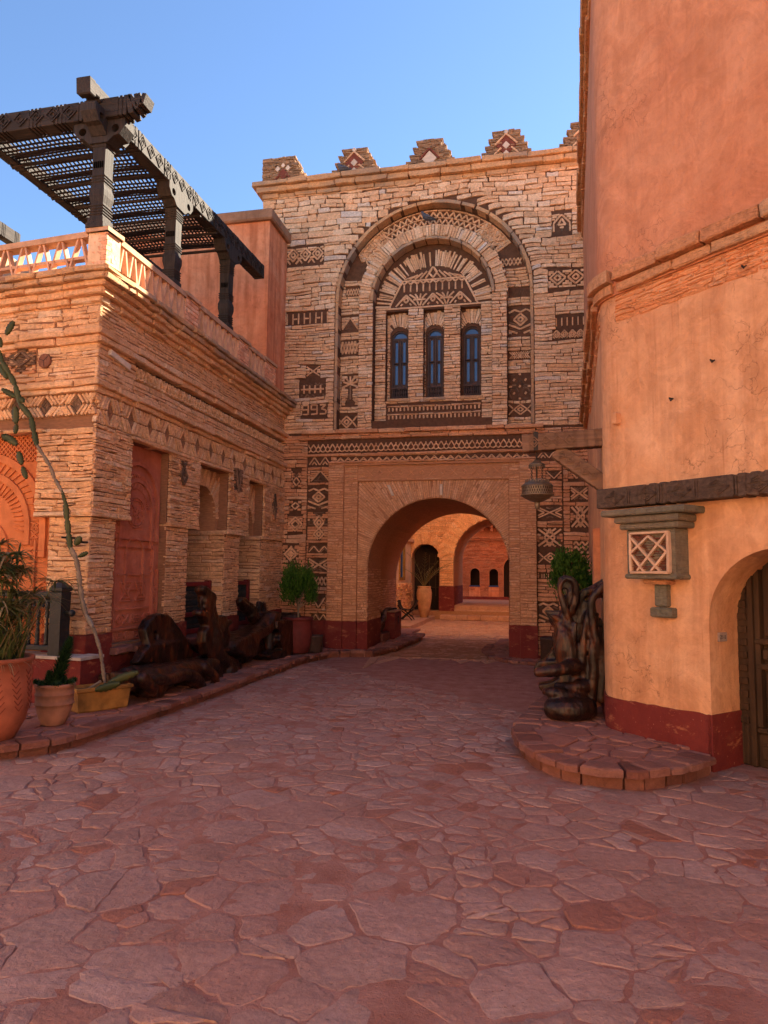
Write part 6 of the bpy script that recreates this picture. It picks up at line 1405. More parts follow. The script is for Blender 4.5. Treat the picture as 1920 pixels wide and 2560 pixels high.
def voronoi(pts):
    P = np.array(pts); out = []
    for i, (x, y, s) in enumerate(pts):
        d = (P[:, 0]-x)**2+(P[:, 1]-y)**2; nb_ = np.argsort(d)[1:26]; poly = [(x-1.5, y-1.5), (x+1.5, y-1.5), (x+1.5, y+1.5), (x-1.5, y+1.5)]
        for j in nb_:
            qx, qy, qs = pts[j]; dx, dy = qx-x, qy-y; w_ = .5+.32*(s-qs)/max(.05, math.hypot(dx, dy)); w_ = max(.3, min(.7, w_))
            poly = clip_half(poly, x+dx*w_, y+dy*w_, dx, dy)
            if len(poly) < 3: break
        if len(poly) >= 3: out.append((x, y, poly))
    return out
def shrink(poly, g, cx, cy):
    n = len(poly); P = [Vector((p[0], p[1])) for p in poly]
    if sum(P[i].x*P[(i+1) % n].y-P[(i+1) % n].x*P[i].y for i in range(n)) < 0: P.reverse()
    pl_ = [(p.x, p.y) for p in P]
    for i in range(n):
        a, b = P[i], P[(i+1) % n]; e = b-a
        if e.length < 1e-5: continue
        nx_, ny_ = e.y/e.length, -e.x/e.length; gg = g*rnd.uniform(.5, 1.6)
        pl_ = clip_half(pl_, a.x-nx_*gg, a.y-ny_*gg, nx_, ny_)
        if len(pl_) < 3: return []
    return pl_
def ragged(poly, amp, step):
    out = []; n = len(poly)
    for i in range(n):
        a, b = poly[i], poly[(i+1) % n]; L = math.hypot(b[0]-a[0], b[1]-a[1])
        if L < .004: continue
        k = max(1, int(L/step)); nx_, ny_ = (b[1]-a[1])/L, -(b[0]-a[0])/L
        cutc = min(.16*L, .018)
        for j in range(k+1):
            t = (cutc+(L-2*cutc)*j/k)/L; o = rnd.gauss(0, amp)*(1 if 0 < j < k else .5) ; out.append((a[0]+(b[0]-a[0])*t+nx_*o, a[1]+(b[1]-a[1])*t+ny_*o))
    return out
def flag(mb, pts, z0, hgt, bev=.012):
    n = len(pts); cx = sum(p[0] for p in pts)/n; cy = sum(p[1] for p in pts)/n
    tx, ty = rnd.uniform(-.012, .012), rnd.uniform(-.012, .012)
    def ring(k, dz): return [(cx+(x-cx)*k, cy+(y-cy)*k, z0+hgt+dz+(tx*(x-cx)+ty*(y-cy))) for x, y in pts]
    rad = max(.03, sum(math.hypot(x-cx, y-cy) for x, y in pts)/n)
    vs = [(x, y, z0-.03) for x, y in pts]+ring(1, -bev*.8)+[(x, y, z+rnd.uniform(-.0025, .002)) for x, y, z in ring(1-bev/rad, -.001)]+ring(.45, .002)
    fs = [tuple(range(3*n, 4*n))]
    for k in (0, 1, 2): fs += [(k*n+i, k*n+(i+1) % n, k*n+n+(i+1) % n, k*n+n+i) for i in range(n)]
    mb.add(vs, fs)
# the court's flagstones: large near the viewer, smaller beyond
def spc(x, y): return max(.15, .31-.026*max(0, y-2.2)) if y < 9 else .15
pts = scatter((-7.2, 1.2, 4.4, 13.4), spc, 3)
near = []; 
for x, y, poly in voronoi(pts):
    if inpoly((x, y), lp_poly) or inpoly((x, y), rp_poly) or inpoly((x, y), gr_poly) or y > 13.2: continue
    if RS.n.dot(Vector((x, y, 0))-RS.o) < .05 and y > 7: continue
    if RF.n.dot(Vector((x, y, 0))-RF.o) < -.40: continue
    g = .0065
    sh = shrink(poly, g*rnd.choice((.35, .5, .8, 1.3, 2.2)), x, y)
    if len(sh) < 3: continue
    ar = abs(sum(sh[i][0]*sh[(i+1) % len(sh)][1]-sh[(i+1) % len(sh)][0]*sh[i][1] for i in range(len(sh))))/2
    if ar < .004: continue
    parts_ = [sh]
    if ar > .02 and rnd.random() < .5:                    # slabs broken in two or three
        for _ in range(rnd.choice((1, 1, 2))):
            big = max(parts_, key=lambda p_: len(p_)*0+abs(sum(p_[i][0]*p_[(i+1) % len(p_)][1]-p_[(i+1) % len(p_)][0]*p_[i][1] for i in range(len(p_)))))
            mx = sum(p_[0] for p_ in big)/len(big); my = sum(p_[1] for p_ in big)/len(big); an = rnd.uniform(0, math.pi); nx_, ny_ = math.cos(an), math.sin(an); gp = rnd.uniform(.0015, .006); of = rnd.uniform(-.04, .04)
            A_ = clip_half(big, mx+nx_*(of-gp), my+ny_*(of-gp), nx_, ny_); B_ = clip_half(big, mx+nx_*(of+gp), my+ny_*(of+gp), -nx_, -ny_)
            if len(A_) > 2 and len(B_) > 2: parts_.remove(big); parts_ += [A_, B_]
    for sh in parts_:
     ar = abs(sum(sh[i][0]*sh[(i+1) % len(sh)][1]-sh[(i+1) % len(sh)][0]*sh[i][1] for i in range(len(sh))))/2
     if ar > .003: near.append((ar/max(4, x*x+y*y)**1.5 if abs((x+.2*y)) < .62*y+.6 else 0, x, y, sh))
near.sort(key=lambda t: -t[0]); q = MB()
for i, (sc, x, y, sh) in enumerate(near):
    p = ragged(sh, .0085 if y < 5 else .005, .05 if y < 4.5 else .085)
    if len(p) < 3: continue
    h = rnd.uniform(-.0062, -.0018)
    if i < 300: fm = MB(); flag(fm, p, -.0, h, .007); fm.build('flagstone', 'flagstone', ground)
    else: flag(q, p, 0, h, .007)
q.build('flagstone_paving', 'flagstone', ground, kind='stuff')
# small cobbles in the passage and the court beyond
q = MB()
for x, y, poly in voronoi(scatter((-3.6, 13.1, 1.6, 24.7), lambda x, y: .19, 5)):
    if inpoly((x, y), lp_poly) or inpoly((x, y), gr_poly) or y < 13.15: continue
    sh = shrink(poly, .009, x, y)
    if len(sh) >= 3: flag(q, ragged(sh, .003, .12), 0, rnd.uniform(-.008, .004), .01)

q.build('cobble_paving', 'court_cobble', ground, kind='stuff')
# raised walks with stone kerbs
def raised(name, edge, poly, z, label_m, seed, spacing, kerb_w=.17):
    q = MB(); n = len(poly); top = z-.022; ne = len(edge); bp_ = []
    for i, (x, y) in enumerate(poly):                    # the body stays behind the kerb stones
        if i < ne:
            a = Vector(edge[max(i-1, 0)]); b = Vector(edge[min(i+1, ne-1)]); d_ = (b-a).normalized(); nv_ = Vector((-d_.y, d_.x))
            if not inpoly((x+nv_.x*.06, y+nv_.y*.06), poly): nv_ = -nv_
            x, y = x+nv_.x*.085, y+nv_.y*.085
        bp_.append((x, y))
    q.add([(x, y, zz_) for zz_ in (-.02, top) for x, y in bp_], [tuple(range(n, 2*n)), tuple(range(n))[::-1]]+[(i, (i+1) % n, n+(i+1) % n, n+i) for i in range(n)])
    o = q.build(name, 'joint', None, kind='structure')
    # kerb stones along the edge, two courses
    P = [Vector((x, y, 0)) for x, y in edge]; cum = [0]
    for a, b in zip(P, P[1:]): cum.append(cum[-1]+(b-a).length)
    def at(s):
        s = max(0, min(cum[-1], s))
        for i in range(len(P)-1):
            if s <= cum[i+1]+1e-9: t = (s-cum[i])/(cum[i+1]-cum[i]); return P[i].lerp(P[i+1], t), (P[i+1]-P[i]).normalized()
    ctr = sum((Vector((x, y, 0)) for x, y in poly), Vector())/n
    s = 0
    while s < cum[-1]-.03:
        L = min(rnd.uniform(.16, .34), cum[-1]-s); a, da = at(s+.010); b, db = at(s+L-.010)
        na = Vector((-da.y, da.x, 0)); nb2 = Vector((-db.y, db.x, 0))
        if not inpoly(((a+na*.1).x, (a+na*.1).y), poly): na, nb2 = -na, -nb2
        w_ = kerb_w*rnd.uniform(.8, 1.25); f = rnd.uniform(.0, .04); m_, dm = at(s+L/2)
        nm = Vector((-dm.y, dm.x, 0)); nm = nm if nm.dot(na) > 0 else -nm
        pts_ = [a-na*f, m_-nm*(f+.008), b-nb2*f, b+nb2*w_, m_+nm*w_*1.05, a+na*w_]
        area = sum(pts_[i].x*pts_[(i+1) % 6].y-pts_[(i+1) % 6].x*pts_[i].y for i in range(6))
        if area < 0: pts_.reverse()
        mb = MB(); flag(mb, [(p.x, p.y) for p in pts_], z-.04, .04+rnd.uniform(-.008, .010), .016); mb.v = [(x, y, max(zz_, z-.058)) for x, y, zz_ in mb.v]
        mb.build('kerb_stone', 'kerb_stone', o)
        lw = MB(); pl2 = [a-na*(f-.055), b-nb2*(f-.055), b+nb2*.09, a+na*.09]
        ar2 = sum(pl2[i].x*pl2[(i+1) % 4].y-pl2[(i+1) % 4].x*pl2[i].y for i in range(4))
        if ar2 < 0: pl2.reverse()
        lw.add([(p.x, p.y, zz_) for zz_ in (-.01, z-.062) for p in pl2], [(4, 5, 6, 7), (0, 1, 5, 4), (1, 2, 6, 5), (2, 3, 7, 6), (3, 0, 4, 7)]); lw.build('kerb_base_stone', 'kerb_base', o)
        s += L
    xs_ = [p[0] for p in poly]; ys_ = [p[1] for p in poly]; fl = MB(); keep = []
    for x, y, pg_ in voronoi(scatter((min(xs_), min(ys_), max(xs_), max(ys_)), lambda x, y: spacing, seed)):
        if not inpoly((x, y), poly): continue
        dmin = min((Vector((x, y, 0))-at(t)[0]).length for t in np.arange(0, cum[-1], .15))
        if dmin < kerb_w*1.3: continue
        sh = shrink(pg_, .008, x, y)
        if len(sh) < 3: continue
        for i in range(len(P)-1):                   # keep clear of the kerb
            d_ = (P[i+1]-P[i]).normalized(); nn_ = Vector((-d_.y, d_.x, 0)); a = P[i]
            if not inpoly(((P[i]+P[i+1])/2+nn_*.05).xy[:], poly): nn_ = -nn_
            if (Vector((x, y, 0))-(P[i]+P[i+1])/2).length < 1.2: sh = clip_half(sh, a.x+nn_.x*kerb_w*1.02, a.y+nn_.y*kerb_w*1.02, -nn_.x, -nn_.y)
            if len(sh) < 3: break
        if len(sh) < 3: continue
        keep.append((math.hypot(x, y), sh))
    keep.sort(key=lambda t: t[0])
    for i, (d_, sh) in enumerate(keep):
        rg = ragged(sh, .004, .09)
        if len(rg) < 3: continue
        if i < 90: mb = MB(); flag(mb, rg, z-.03, .03+rnd.uniform(-.010, .002), .01); mb.build('paving_stone', 'walk_stone', o)
        else: flag(fl, rg, z-.03, .03+rnd.uniform(-.010, .002), .01)
    fl.build('paving', 'walk_stone', o, kind='stuff')
    return o
raised('left_pavement', LK, lp_poly, .125, None, 21, .27)
raised('right_pavement', RP, rp_poly, .15, None, 22, .27, .2)
raised('gate_pavement', GR, gr_poly, .06, None, 23, .25, .14)
# ------------------------------------------------------------------ ROOT-WOOD SEATS
def blob_mesh(tubes, slabs=(), holes=(), voxel=.016, squash=None, noise_=.012, soft=5):
    mb = MB()
    for t in tubes:
        P = [Vector(p[:3]) for p in t]; rr = [p[3] for p in t]
        # round the ends
        if len(P) > 1:
            d0 = (P[0]-P[1]).normalized(); d1 = (P[-1]-P[-2]).normalized()
            P = [P[0]+d0*rr[0]*.75, P[0]+d0*rr[0]*.5]+P+[P[-1]+d1*rr[-1]*.5, P[-1]+d1*rr[-1]*.75]
            rr = [rr[0]*.3, rr[0]*.8]+rr+[rr[-1]*.8, rr[-1]*.3]
            # smooth the path
            Q = [P[0]]; q_ = [rr[0]]
            for a, b, ra, rb_ in zip(P, P[1:], rr, rr[1:]):
                for k in (1, 2, 3): Q.append(a.lerp(b, k/3)); f = k/3; f = f*f*(3-2*f); q_.append(ra+(rb_-ra)*f)
            P, rr = Q, q_
            for _ in range(2): P = [P[0]]+[(P[i-1]+P[i]*2+P[i+1])/4 for i in range(1, len(P)-1)]+[P[-1]]
        mb.tube(P, rr, 12)
    for pts, n_, th, *hl in slabs:
        n_ = Vector(n_); loops = [[Vector(p) for p in pts]]+[[Vector(h[:3])+(Vector((math.cos(a), 0, math.sin(a))) if abs(n_.y) > .5 else Vector((0, math.cos(a), math.sin(a))))*h[3] for a in (2*math.pi*i/14 for i in range(14))] for h in (hl[0] if hl else ())]
        pf = [p for l in loops for p in l]; k = len(pf)
        vs = [p+n_*th/2 for p in pf]+[p-n_*th/2 for p in pf]
        tri = tessellate_polygon([[Vector((p.x if abs(n_.y) > .5 else p.y, p.z, 0)) for p in l] for l in loops])
        mb.add(vs, [tuple(t) for t in tri]+[tuple(i+k for i in t)[::-1] for t in tri]+[(o+i, o+(i+1) % m, k+o+(i+1) % m, k+o+i) for o, m in [(sum(len(q) for q in loops[:j]), len(loops[j])) for j in range(len(loops))] for i in range(m)])
    me = bpy.data.meshes.new('blob'); me.from_pydata(mb.v, [], mb.f)
    bm = bmesh.new(); bm.from_mesh(me); bmesh.ops.recalc_face_normals(bm, faces=bm.faces); bm.to_mesh(me); bm.free()
    o = bpy.data.objects.new('blob', me); COL.objects.link(o)
    cut = []
    r = o.modifiers.new('r', 'REMESH'); r.mode = 'VOXEL'; r.voxel_size = voxel
    for p, r_, ax in holes:
        hm = MB(); hm.tube([Vector(p)-Vector(ax)*.4, Vector(p)+Vector(ax)*.4], r_, 16); hme = bpy.data.meshes.new('h'); hme.from_pydata(hm.v, [], hm.f)
        ho = bpy.data.objects.new('h', hme); COL.objects.link(ho); cut.append(ho)
        b = o.modifiers.new('b', 'BOOLEAN'); b.operation = 'DIFFERENCE'; b.object = ho; b.solver = 'FAST'
    if cut: r = o.modifiers.new('r2', 'REMESH'); r.mode = 'VOXEL'; r.voxel_size = voxel
    s = o.modifiers.new('s', 'SMOOTH'); s.iterations = soft; s.factor = .5
    tx = bpy.data.textures.new('grain', 'CLOUDS'); tx.noise_scale = .16; tx.noise_depth = 2
    d = o.modifiers.new('d', 'DISPLACE'); d.texture = tx; d.strength = noise_*3; d.texture_coords = 'GLOBAL'
    s = o.modifiers.new('s2', 'SMOOTH'); s.iterations = 2; s.factor = .4
    dg = bpy.context.evaluated_depsgraph_get(); out = bpy.data.meshes.new_from_object(o.evaluated_get(dg))
    bpy.data.objects.remove(o)
    for h in cut: bpy.data.objects.remove(h)
    V = np.empty(len(out.vertices)*3); out.vertices.foreach_get('co', V); V = V.reshape(-1, 3)
    F = [tuple(p.vertices) for p in out.polygons]; res = MB(); res.v = [tuple(v) for v in V.tolist()]; res.f = F; bpy.data.meshes.remove(out)
    return res
def root_part(name, parent, tubes, **kw):
    m_ = blob_mesh(tubes, **kw); return m_.build(name, 'root_wood', parent, True)
t = thing('root_bench', 'polished dark root bench with tall rounded backrest, a hole through it', 'bench', (-4.45, 8.2, .125), 'root wood seats')
root_part('seat', t, slabs=[(SEAT_OUT, (1, 0, 0), .26), ([(p[0]-.2, p[1]+.03, max(.13, p[2]*.9+.02)) for p in SEAT_OUT], (1, 0, 0), .2)], soft=9, tubes=[[(p[0]+.07, *p[1:]) for p in tb] for tb in BENCH_SEAT[:5]]+BENCH_SEAT[5:]+[[(-4.5, 7.4, .36, .08), (-4.5, 8.2, .33, .09), (-4.48, 8.9, .29, .08)], [(-4.3, 7.33, .22, .08), (-4.28, 7.36, .155, .03)], [(-4.26, 8.42, .19, .06), (-4.25, 8.5, .155, .03)]])
bb = [(p[0]+(.06 if p[2] < .7 else -.04*(p[2]-.5)), p[1], p[2]) for p in BENCH_BACK]
root_part('backrest', t, [[(-4.70, 7.7, .5, .06), (-4.7, 8.3, .44, .07), (-4.7, 8.95, .46, .05)]], slabs=[(bb, (1, 0, 0), .13, [(-4.73, 8.13, .78, .055)])])
root_part('armrest', t, [[(-4.74, 8.80, .74, .035)]+BENCH_WING[0][1:]+[(-4.72, 9.6, .36, .02)]])
t = thing('root_stump', 'black branching root stump with forked top standing beside the root bench', 'root sculpture', (-4.4, 9.5, .125), 'root wood seats')
root_part('stump', t, ROOT_STUMP, slabs=[(STUMP_OUT, (1, 0, 0), .15)], soft=4)
t = thing('root_chaise', 'root wood chaise with long smooth slate grey sweeping seat and orange forked branch', 'chaise', (-4.5, 10.5, .125), 'root wood seats')
root_part('sweeping_seat', t, slabs=[(CHAISE_OUT, (1, 0, 0), .42)], soft=10, tubes=CHAISE+[[(-4.62, 10.2, .22, .10), (-4.62, 11.0, .25, .13)]]); root_part('branch', t, slabs=[(BRANCH_OUT, (1, 0, 0), .10)], soft=4, tubes=CHAISE_BRANCH+[[(p[0]+.02, p[1], p[2]-.05-i*.12, p[3]) for i, p in enumerate(CHAISE_BRANCH[0][2:4])]+[(-4.6, 10.9, .25, .1)]])
t = thing('root_stool', 'low root wood chair with hollow back in front of the left potted cypress', 'chair', (-4.4, 11.5, .125), 'root wood seats')
root_part('seat', t, slabs=[(STOOL_OUT, (1, 0, 0), .34)], soft=7, tubes=STOOL+[[(-4.45, 11.45, .15, .1), (-4.45, 11.55, .6, .09)]])
t = thing('root_chair', 'tall twisted root wood chair on round base by the plaster corner', 'chair', (.55, 7.4, .15), 'root wood seats')
zmin = min(p[2]-p[3] for tb in ROOT_CHAIR for p in tb)
ROOT_CHAIR += [[(.30, 7.72, .62, .05), (.27, 7.70, .85, .06), (.29, 7.72, 1.08, .045), (.33, 7.74, 1.2, .03)], [(.42, 7.74, .60, .055), (.40, 7.72, .85, .05), (.44, 7.74, 1.1, .03)], [(.52, 7.72, .45, .06), (.50, 7.70, .8, .045), (.56, 7.72, 1.1, .036), (.60, 7.74, 1.32, .032)],
               [(.60, 7.70, .30, .065), (.63, 7.68, .65, .055), (.60, 7.70, .95, .04), (.66, 7.72, 1.2, .034)], [(.70, 7.72, .32, .05), (.72, 7.72, .7, .05), (.70, 7.74, 1.05, .035)]]
rc = [[(p[0]+.012*math.sin(p[2]*23+i), p[1]-.085+.02*math.sin(i*2.3), max(p[2], .15+p[3]*.85) if i < 1 else p[2], p[3]*(1.0 if i < 3 else .9 if i > 9 else .92)) for p in tb] for i, tb in enumerate(ROOT_CHAIR)]
TRUNK = CHAIR_OUT[:1]+[(.68, 7.62, .36), (.72, 7.62, .62), (.70, 7.62, .95), (.62, 7.62, 1.12), (.55, 7.62, 1.0), (.47, 7.62, 1.16), (.42, 7.62, 1.04), (.38, 7.62, 1.2), (.30, 7.62, 1.1)]+CHAIR_OUT[28:32]+CHAIR_OUT[-9:]
m_ = blob_mesh(rc, slabs=[([(p[0], 7.80, p[2]) for p in CHAIR_OUT], (0, 1, 0), .20, [(.35, 7.80, 1.42, .04), (.565, 7.8, 1.36, .035)]), ([(p[0]*.9+.05, 7.86, p[2]*.9+.03) for p in TRUNK], (0, 1, 0), .22)], voxel=.0115, noise_=.009, soft=3); m_.v = [(x, y, max(z, .149)) for x, y, z in m_.v]; m_.build('chair', 'root_wood', t, True)

# ------------------------------------------------------------------ POTTED PLANTS
def pot(par, c, prof, m_, n=40, name='pot'): q = MB(); q.lathe(c, prof, n); return q.build(name, m_, par, True)
def blade(q, p, d, L, wd, droop, n=5, upv=Vector((0, 0, 1))):
    p, d = Vector(p), Vector(d).normalized(); side = d.cross(upv)
    side = side.normalized() if side.length > .05 else Vector((1, 0, 0)); vs = []; pos_ = p.copy(); dd = d.copy()
    for i in range(n+1):
        w_ = wd*(1-(i/n)**1.6)*(.55+.45*min(1, i*1.2/n+.4)); fold = Vector((0, 0, w_*.25)); vs += [pos_-side*w_+fold, pos_, pos_+side*w_+fold]
        pos_ = pos_+dd*L/n; dd = (dd+Vector((0, 0, -droop/n))).normalized()
    q.add(vs, [f for i in range(n) for f in ((3*i, 3*i+1, 3*i+4, 3*i+3), (3*i+1, 3*i+2, 3*i+5, 3*i+4))])
P1 = Vector((-4.66, 5.36, .125))
t = thing('potted_sedge', 'big terracotta pot at the left edge with tall shaggy umbrella sedge', 'potted plant', P1)
pp_ = pot(t, P1, [(.20, 0), (.225, .01), (.30, .16), (.335, .34), (.335, .54), (.325, .645), (.335, .665), (.35, .675), (.35, .705), (.335, .71), (.315, .705), (.305, .64)], 'terracotta', 56)
q = MB(); q.lathe(P1, [(.30, .645), (.005, .66)], 24); q.build('soil', 'soil', t)
q = MB()
for k in range(9):      # scratched leaf sprays and ribs on the pot
    a0 = R(-100+k*28); rr_ = lambda z: .338 if z > .36 else .338
    for i in range(7):
        z = .56-.05*i; a = a0+.03*i
        for s in (-1, 1): q.beam(P1+Vector((rr_(z)*math.cos(a), rr_(z)*math.sin(a), z)), P1+Vector((rr_(z)*math.cos(a+s*.12), rr_(z)*math.sin(a+s*.12), z+.045)), .006, .004, (math.cos(a), math.sin(a), 0))
q.build('incised_leaves', 'clay_dark', pp_);
rp = random.Random(8); leaves = MB(); dry = MB()
protos = []
for k in range(10):
    b = MB(); blade(b, (0, 0, 0), (1, 0, rp.uniform(.25, .9)), 1, .018, rp.uniform(.5, 1.6), 6); protos.append(b)
ncount = 0
for sidx in range(70):        # stems with a whorl of leaves on top
    a = rp.uniform(0, 2*math.pi); lean = rp.uniform(.05, .55); L = rp.uniform(.35, 1.12); base = P1+Vector((rp.uniform(-.2, .2), rp.uniform(-.2, .2), .64)); tip = base+Vector((math.cos(a)*lean*L, math.sin(a)*lean*L*.8, L*(1-.35*lean)))
    if tip.x > P1.x+.30: continue
    q = MB(); mid = (base+tip)/2+Vector((0, 0, .05)); q.tube([base, mid, tip], .0045, 5); q.build('stem', 'leaf_sedge', t)
    for j in range(26):
        b = MB(); aa = rp.uniform(0, 2*math.pi); blade(b, tip, (math.cos(aa), math.sin(aa), rp.uniform(-.1, .7)), rp.uniform(.16, .36), .0125, rp.uniform(.5, 1.9), 5)
        tgt = dry if rp.random() < .25 else leaves
        if ncount < 240 and j < 6: b.build('leaf', 'leaf_dry' if rp.random() < .22 else 'leaf_sedge', t); ncount += 1
        else: tgt.add(b.v, b.f)
for k in range(260):
    a = rp.uniform(0, 2*math.pi); blade(leaves if rp.random() < .7 else dry, P1+Vector((rp.uniform(-.2, .2), rp.uniform(-.2, .2), .64)), (math.cos(a)*.5, math.sin(a)*.5, 1), rp.uniform(.3, .8), .009, rp.uniform(.3, 1.8), 6)
for k in range(90):
    a = rp.uniform(0, 2*math.pi); r_ = rp.uniform(.28, .36); blade(dry, P1+Vector((math.cos(a)*.26, math.sin(a)*.26, .67)), (math.cos(a), math.sin(a), .3), rp.uniform(.1, .32), .004, rp.uniform(1.2, 2.6), 5)
leaves.build('foliage', 'leaf_sedge', t, kind='stuff'); dry.build('dry_foliage', 'leaf_dry', t, kind='stuff')

P2 = Vector((-4.50, 6.02, .125))
t = thing('potted_succulent', 'ribbed pale clay pot with dark spiky succulent between the big pot and yellow trough', 'potted plant', P2)
pot(t, P2, [(.10, 0), (.11, .01), (.14, .08), (.162, .16), (.165, .19), (.178, .195), (.178, .205), (.170, .21), (.170, .28), (.176, .285), (.176, .295), (.168, .30), (.172, .355), (.182, .36), (.182, .385), (.170, .39), (.155, .385), (.15, .35)], 'pale_terracotta')
q = MB(); q.lathe(P2, [(.15, .352), (.005, .36)], 20); q.build('soil', 'soil', t)
def spike_stem(p, d, L, r, nn, nm='stem', cnt=[0]):
    p, d = Vector(p), Vector(d).normalized(); a = d.orthogonal().normalized(); b = d.cross(a); lv = MB()
    q = MB(); q.tube([p, p+d*L], [.012, .006], 6); st_ = q.build(nm, 'leaf_dark', t)
    for i in range(nn):
        f = i/nn; th = i*2.4; e = a*math.cos(th)+b*math.sin(th); rr_ = r*(1-.75*f**2.5)
        q = MB(); o_ = p+d*L*f; tip = o_+e*rr_*.8+d*rr_*.85; w_ = e.cross(d).normalized()*.0135*(1-.3*f); mid = o_+(tip-o_)*.45
        vs = [o_-w_*.7, o_+w_*.7, mid+w_, tip, mid-w_, mid-e*.004+d*.006]; fs = [(0, 1, 5), (1, 2, 5), (2, 3, 5), (3, 4, 5), (4, 0, 5)]
        q.add(vs, fs)
        if cnt[0] < 280 and i % 2 == 0: q.build('leaf', 'leaf_dark', t); cnt[0] += 1
        else: lv.add(q.v, q.f)
    lv.build('foliage', 'leaf_dark', t, kind='stuff')
spike_stem(P2+Vector((.0, 0, .36)), (.22, .12, 1), .47, .115, 230)
spike_stem(P2+Vector((-.04, 0, .36)), (-.3, .1, .8), .14, .075, 50)
for k in range(7): a = R(-150+k*50); spike_stem(P2+Vector((.09*math.cos(a), .09*math.sin(a), .36)), (math.cos(a), math.sin(a), .55), .11, .065, 34)

t = thing('cactus_trough', 'yellow rectangular clay trough with grey climbing cactus reaching up the building corner', 'potted plant', (-4.53, 6.78, .125))
cx_, cy_ = -4.53, 6.78; dvec = Vector((.52, .85, 0)).normalized(); pv = Vector((dvec.y, -dvec.x, 0))
q = MB()
def troughring(hx, hy, z): return [Vector((cx_, cy_, z))+dvec*hx*i+pv*hy*j for i, j in ((-1, -1), (1, -1), (1, 1), (-1, 1))]
rings_ = [troughring(.25, .10, .125), troughring(.265, .115, .14), troughring(.285, .13, .33), troughring(.305, .15, .345), troughring(.305, .15, .375), troughring(.285, .13, .38), troughring(.27, .115, .34)]
q.add([p for r_ in rings_ for p in r_], [(0, 3, 2, 1)]+[(4*i+j, 4*i+(j+1) % 4, 4*i+4+(j+1) % 4, 4*i+4+j) for i in range(6) for j in range(4)]); q.build('trough', 'yellow_clay', t)
q = MB(); q.add(troughring(.275, .12, .345), [(0, 1, 2, 3)]); q.build('soil', 'soil', t)
def pad(p, e, w_, m_, name='cactus_pad'):
    "a flat winged stem joint with scalloped edges"
    p, e = Vector(p), Vector(e); d = e-p; L = d.length; d.normalize(); p = p-d*.018; e = e+d*.018; L += .036; nrm = Vector((.25, -1, .1)); sd_ = d.cross(nrm).normalized(); nr = sd_.cross(d)
    q = MB(); n = 10; vs = []
    for i in range(n+1):
        f = i/n; ww = w_*(math.sin(math.pi*min(1, max(0, .08+.84*f)))**.55)*(1+.13*(-1)**i); o_ = p+d*L*f
        vs += [o_+sd_*ww, o_+nr*.009+sd_*ww*.4, o_+nr*.016, o_+nr*.009-sd_*ww*.4, o_-sd_*ww, o_-nr*.013]
    q.add(vs, [(6*i+j, 6*i+(j+1) % 6, 6*i+6+(j+1) % 6, 6*i+6+j) for i in range(n) for j in range(6)]+[tuple(range(6)), tuple(6*n+j for j in range(6))])
    q.build(name, m_, t, True)
for i, (a, b) in enumerate(zip(CACTUS, CACTUS[1:])):
    old = i < 10; 
    pad(a[:3], b[:3], (.022 if i < 4 else .032) if old else (.022 if 12 < i < 18 else .036), 'cactus_old' if old or 13 < i < 18 else 'cactus')
for a, b in CACTUS_PADS: pad(a[:3], b[:3], a[3]*.95, 'cactus')
for a, b in PLANTER_PADS: pad(a[:3], b[:3], .042, 'cactus')
q = MB(); q.tube([(-4.62, 6.72, .34), (-4.55, 6.83, .41)], .014, 6); q.build('stem', 'cactus_old', t)
for z, x in ((2.0, -5.2), (1.95, -5.03)): q = MB(); q.tube([(x-.05, 7.0, z-.03), (x+.02, 7.14, z-.03)], .012, 6); q.build('wall_peg', 'iron', t)

def cypress(par, c, r, h, seed, cl=30):
    rr = random.Random(seed); base = Vector(c); q = MB(); 
    tk = MB(); tk.tube([base, base+Vector((.01, 0, h*.3)), base+Vector((0, .01, h*.62))], [.022, .018, .01], 7)
    for k in range(cl):       # upright feathery clumps
        a = rr.uniform(0, 2*math.pi); ph_ = rr.uniform(-.2, 1); ctr = base+Vector((0, 0, h*.52))+Vector((math.cos(a)*r*math.cos(ph_*1.2)*rr.uniform(.55, 1), math.sin(a)*r*math.cos(ph_*1.2)*rr.uniform(.55, 1), h*.40*math.sin(ph_*1.35)))
        tk.tube([base+Vector((0, 0, h*rr.uniform(.15, .4))), ctr], [.008, .004], 5)
        cr_ = r*rr.uniform(.26, .42)
        for j in range(260):
            p = ctr+Vector((rr.gauss(0, .34), rr.gauss(0, .34), rr.gauss(0, .55)))*cr_
            d = (p-base-Vector((0, 0, h*.3))); d = (d.normalized()+Vector((rr.uniform(-.4, .4), rr.uniform(-.4, .4), .9))).normalized(); s = d.cross(Vector((rr.uniform(-1, 1), rr.uniform(-1, 1), .2))).normalized()
            L = rr.uniform(.025, .055); w_ = L*.26
            q.add([p-s*w_*.5, p+s*w_*.5, p+d*L*.6+s*w_, p+d*L, p+d*L*.6-s*w_], [(0, 1, 2, 3, 4)])
    tk.build('trunk', 'cactus_old', par); q.build('foliage', 'leaf_bush', par, kind='stuff')
P4 = Vector((-4.25, 12.42, .125))
t = thing('potted_cypress', 'red glazed pot with round feathery green cypress left of the gate arch', 'potted plant', P4, 'potted cypresses by the gate')
pot(t, P4, [(.19, 0), (.21, .02), (.26, .2), (.27, .4), (.255, .58), (.27, .6), (.285, .61), (.285, .65), (.26, .655), (.24, .64), (.235, .58)], 'red_pot'); q = MB(); q.lathe(P4, [(.235, .58), (.01, .59)], 20); q.build('soil', 'soil', t)
cypress(t, P4+Vector((.0, 0, .58)), .36, .98, 5)
P5 = Vector((.62, 11.6, .15))
t = thing('potted_cypress', 'red glazed pot with green cypress half hidden behind the tall root chair', 'potted plant', P5, 'potted cypresses by the gate')
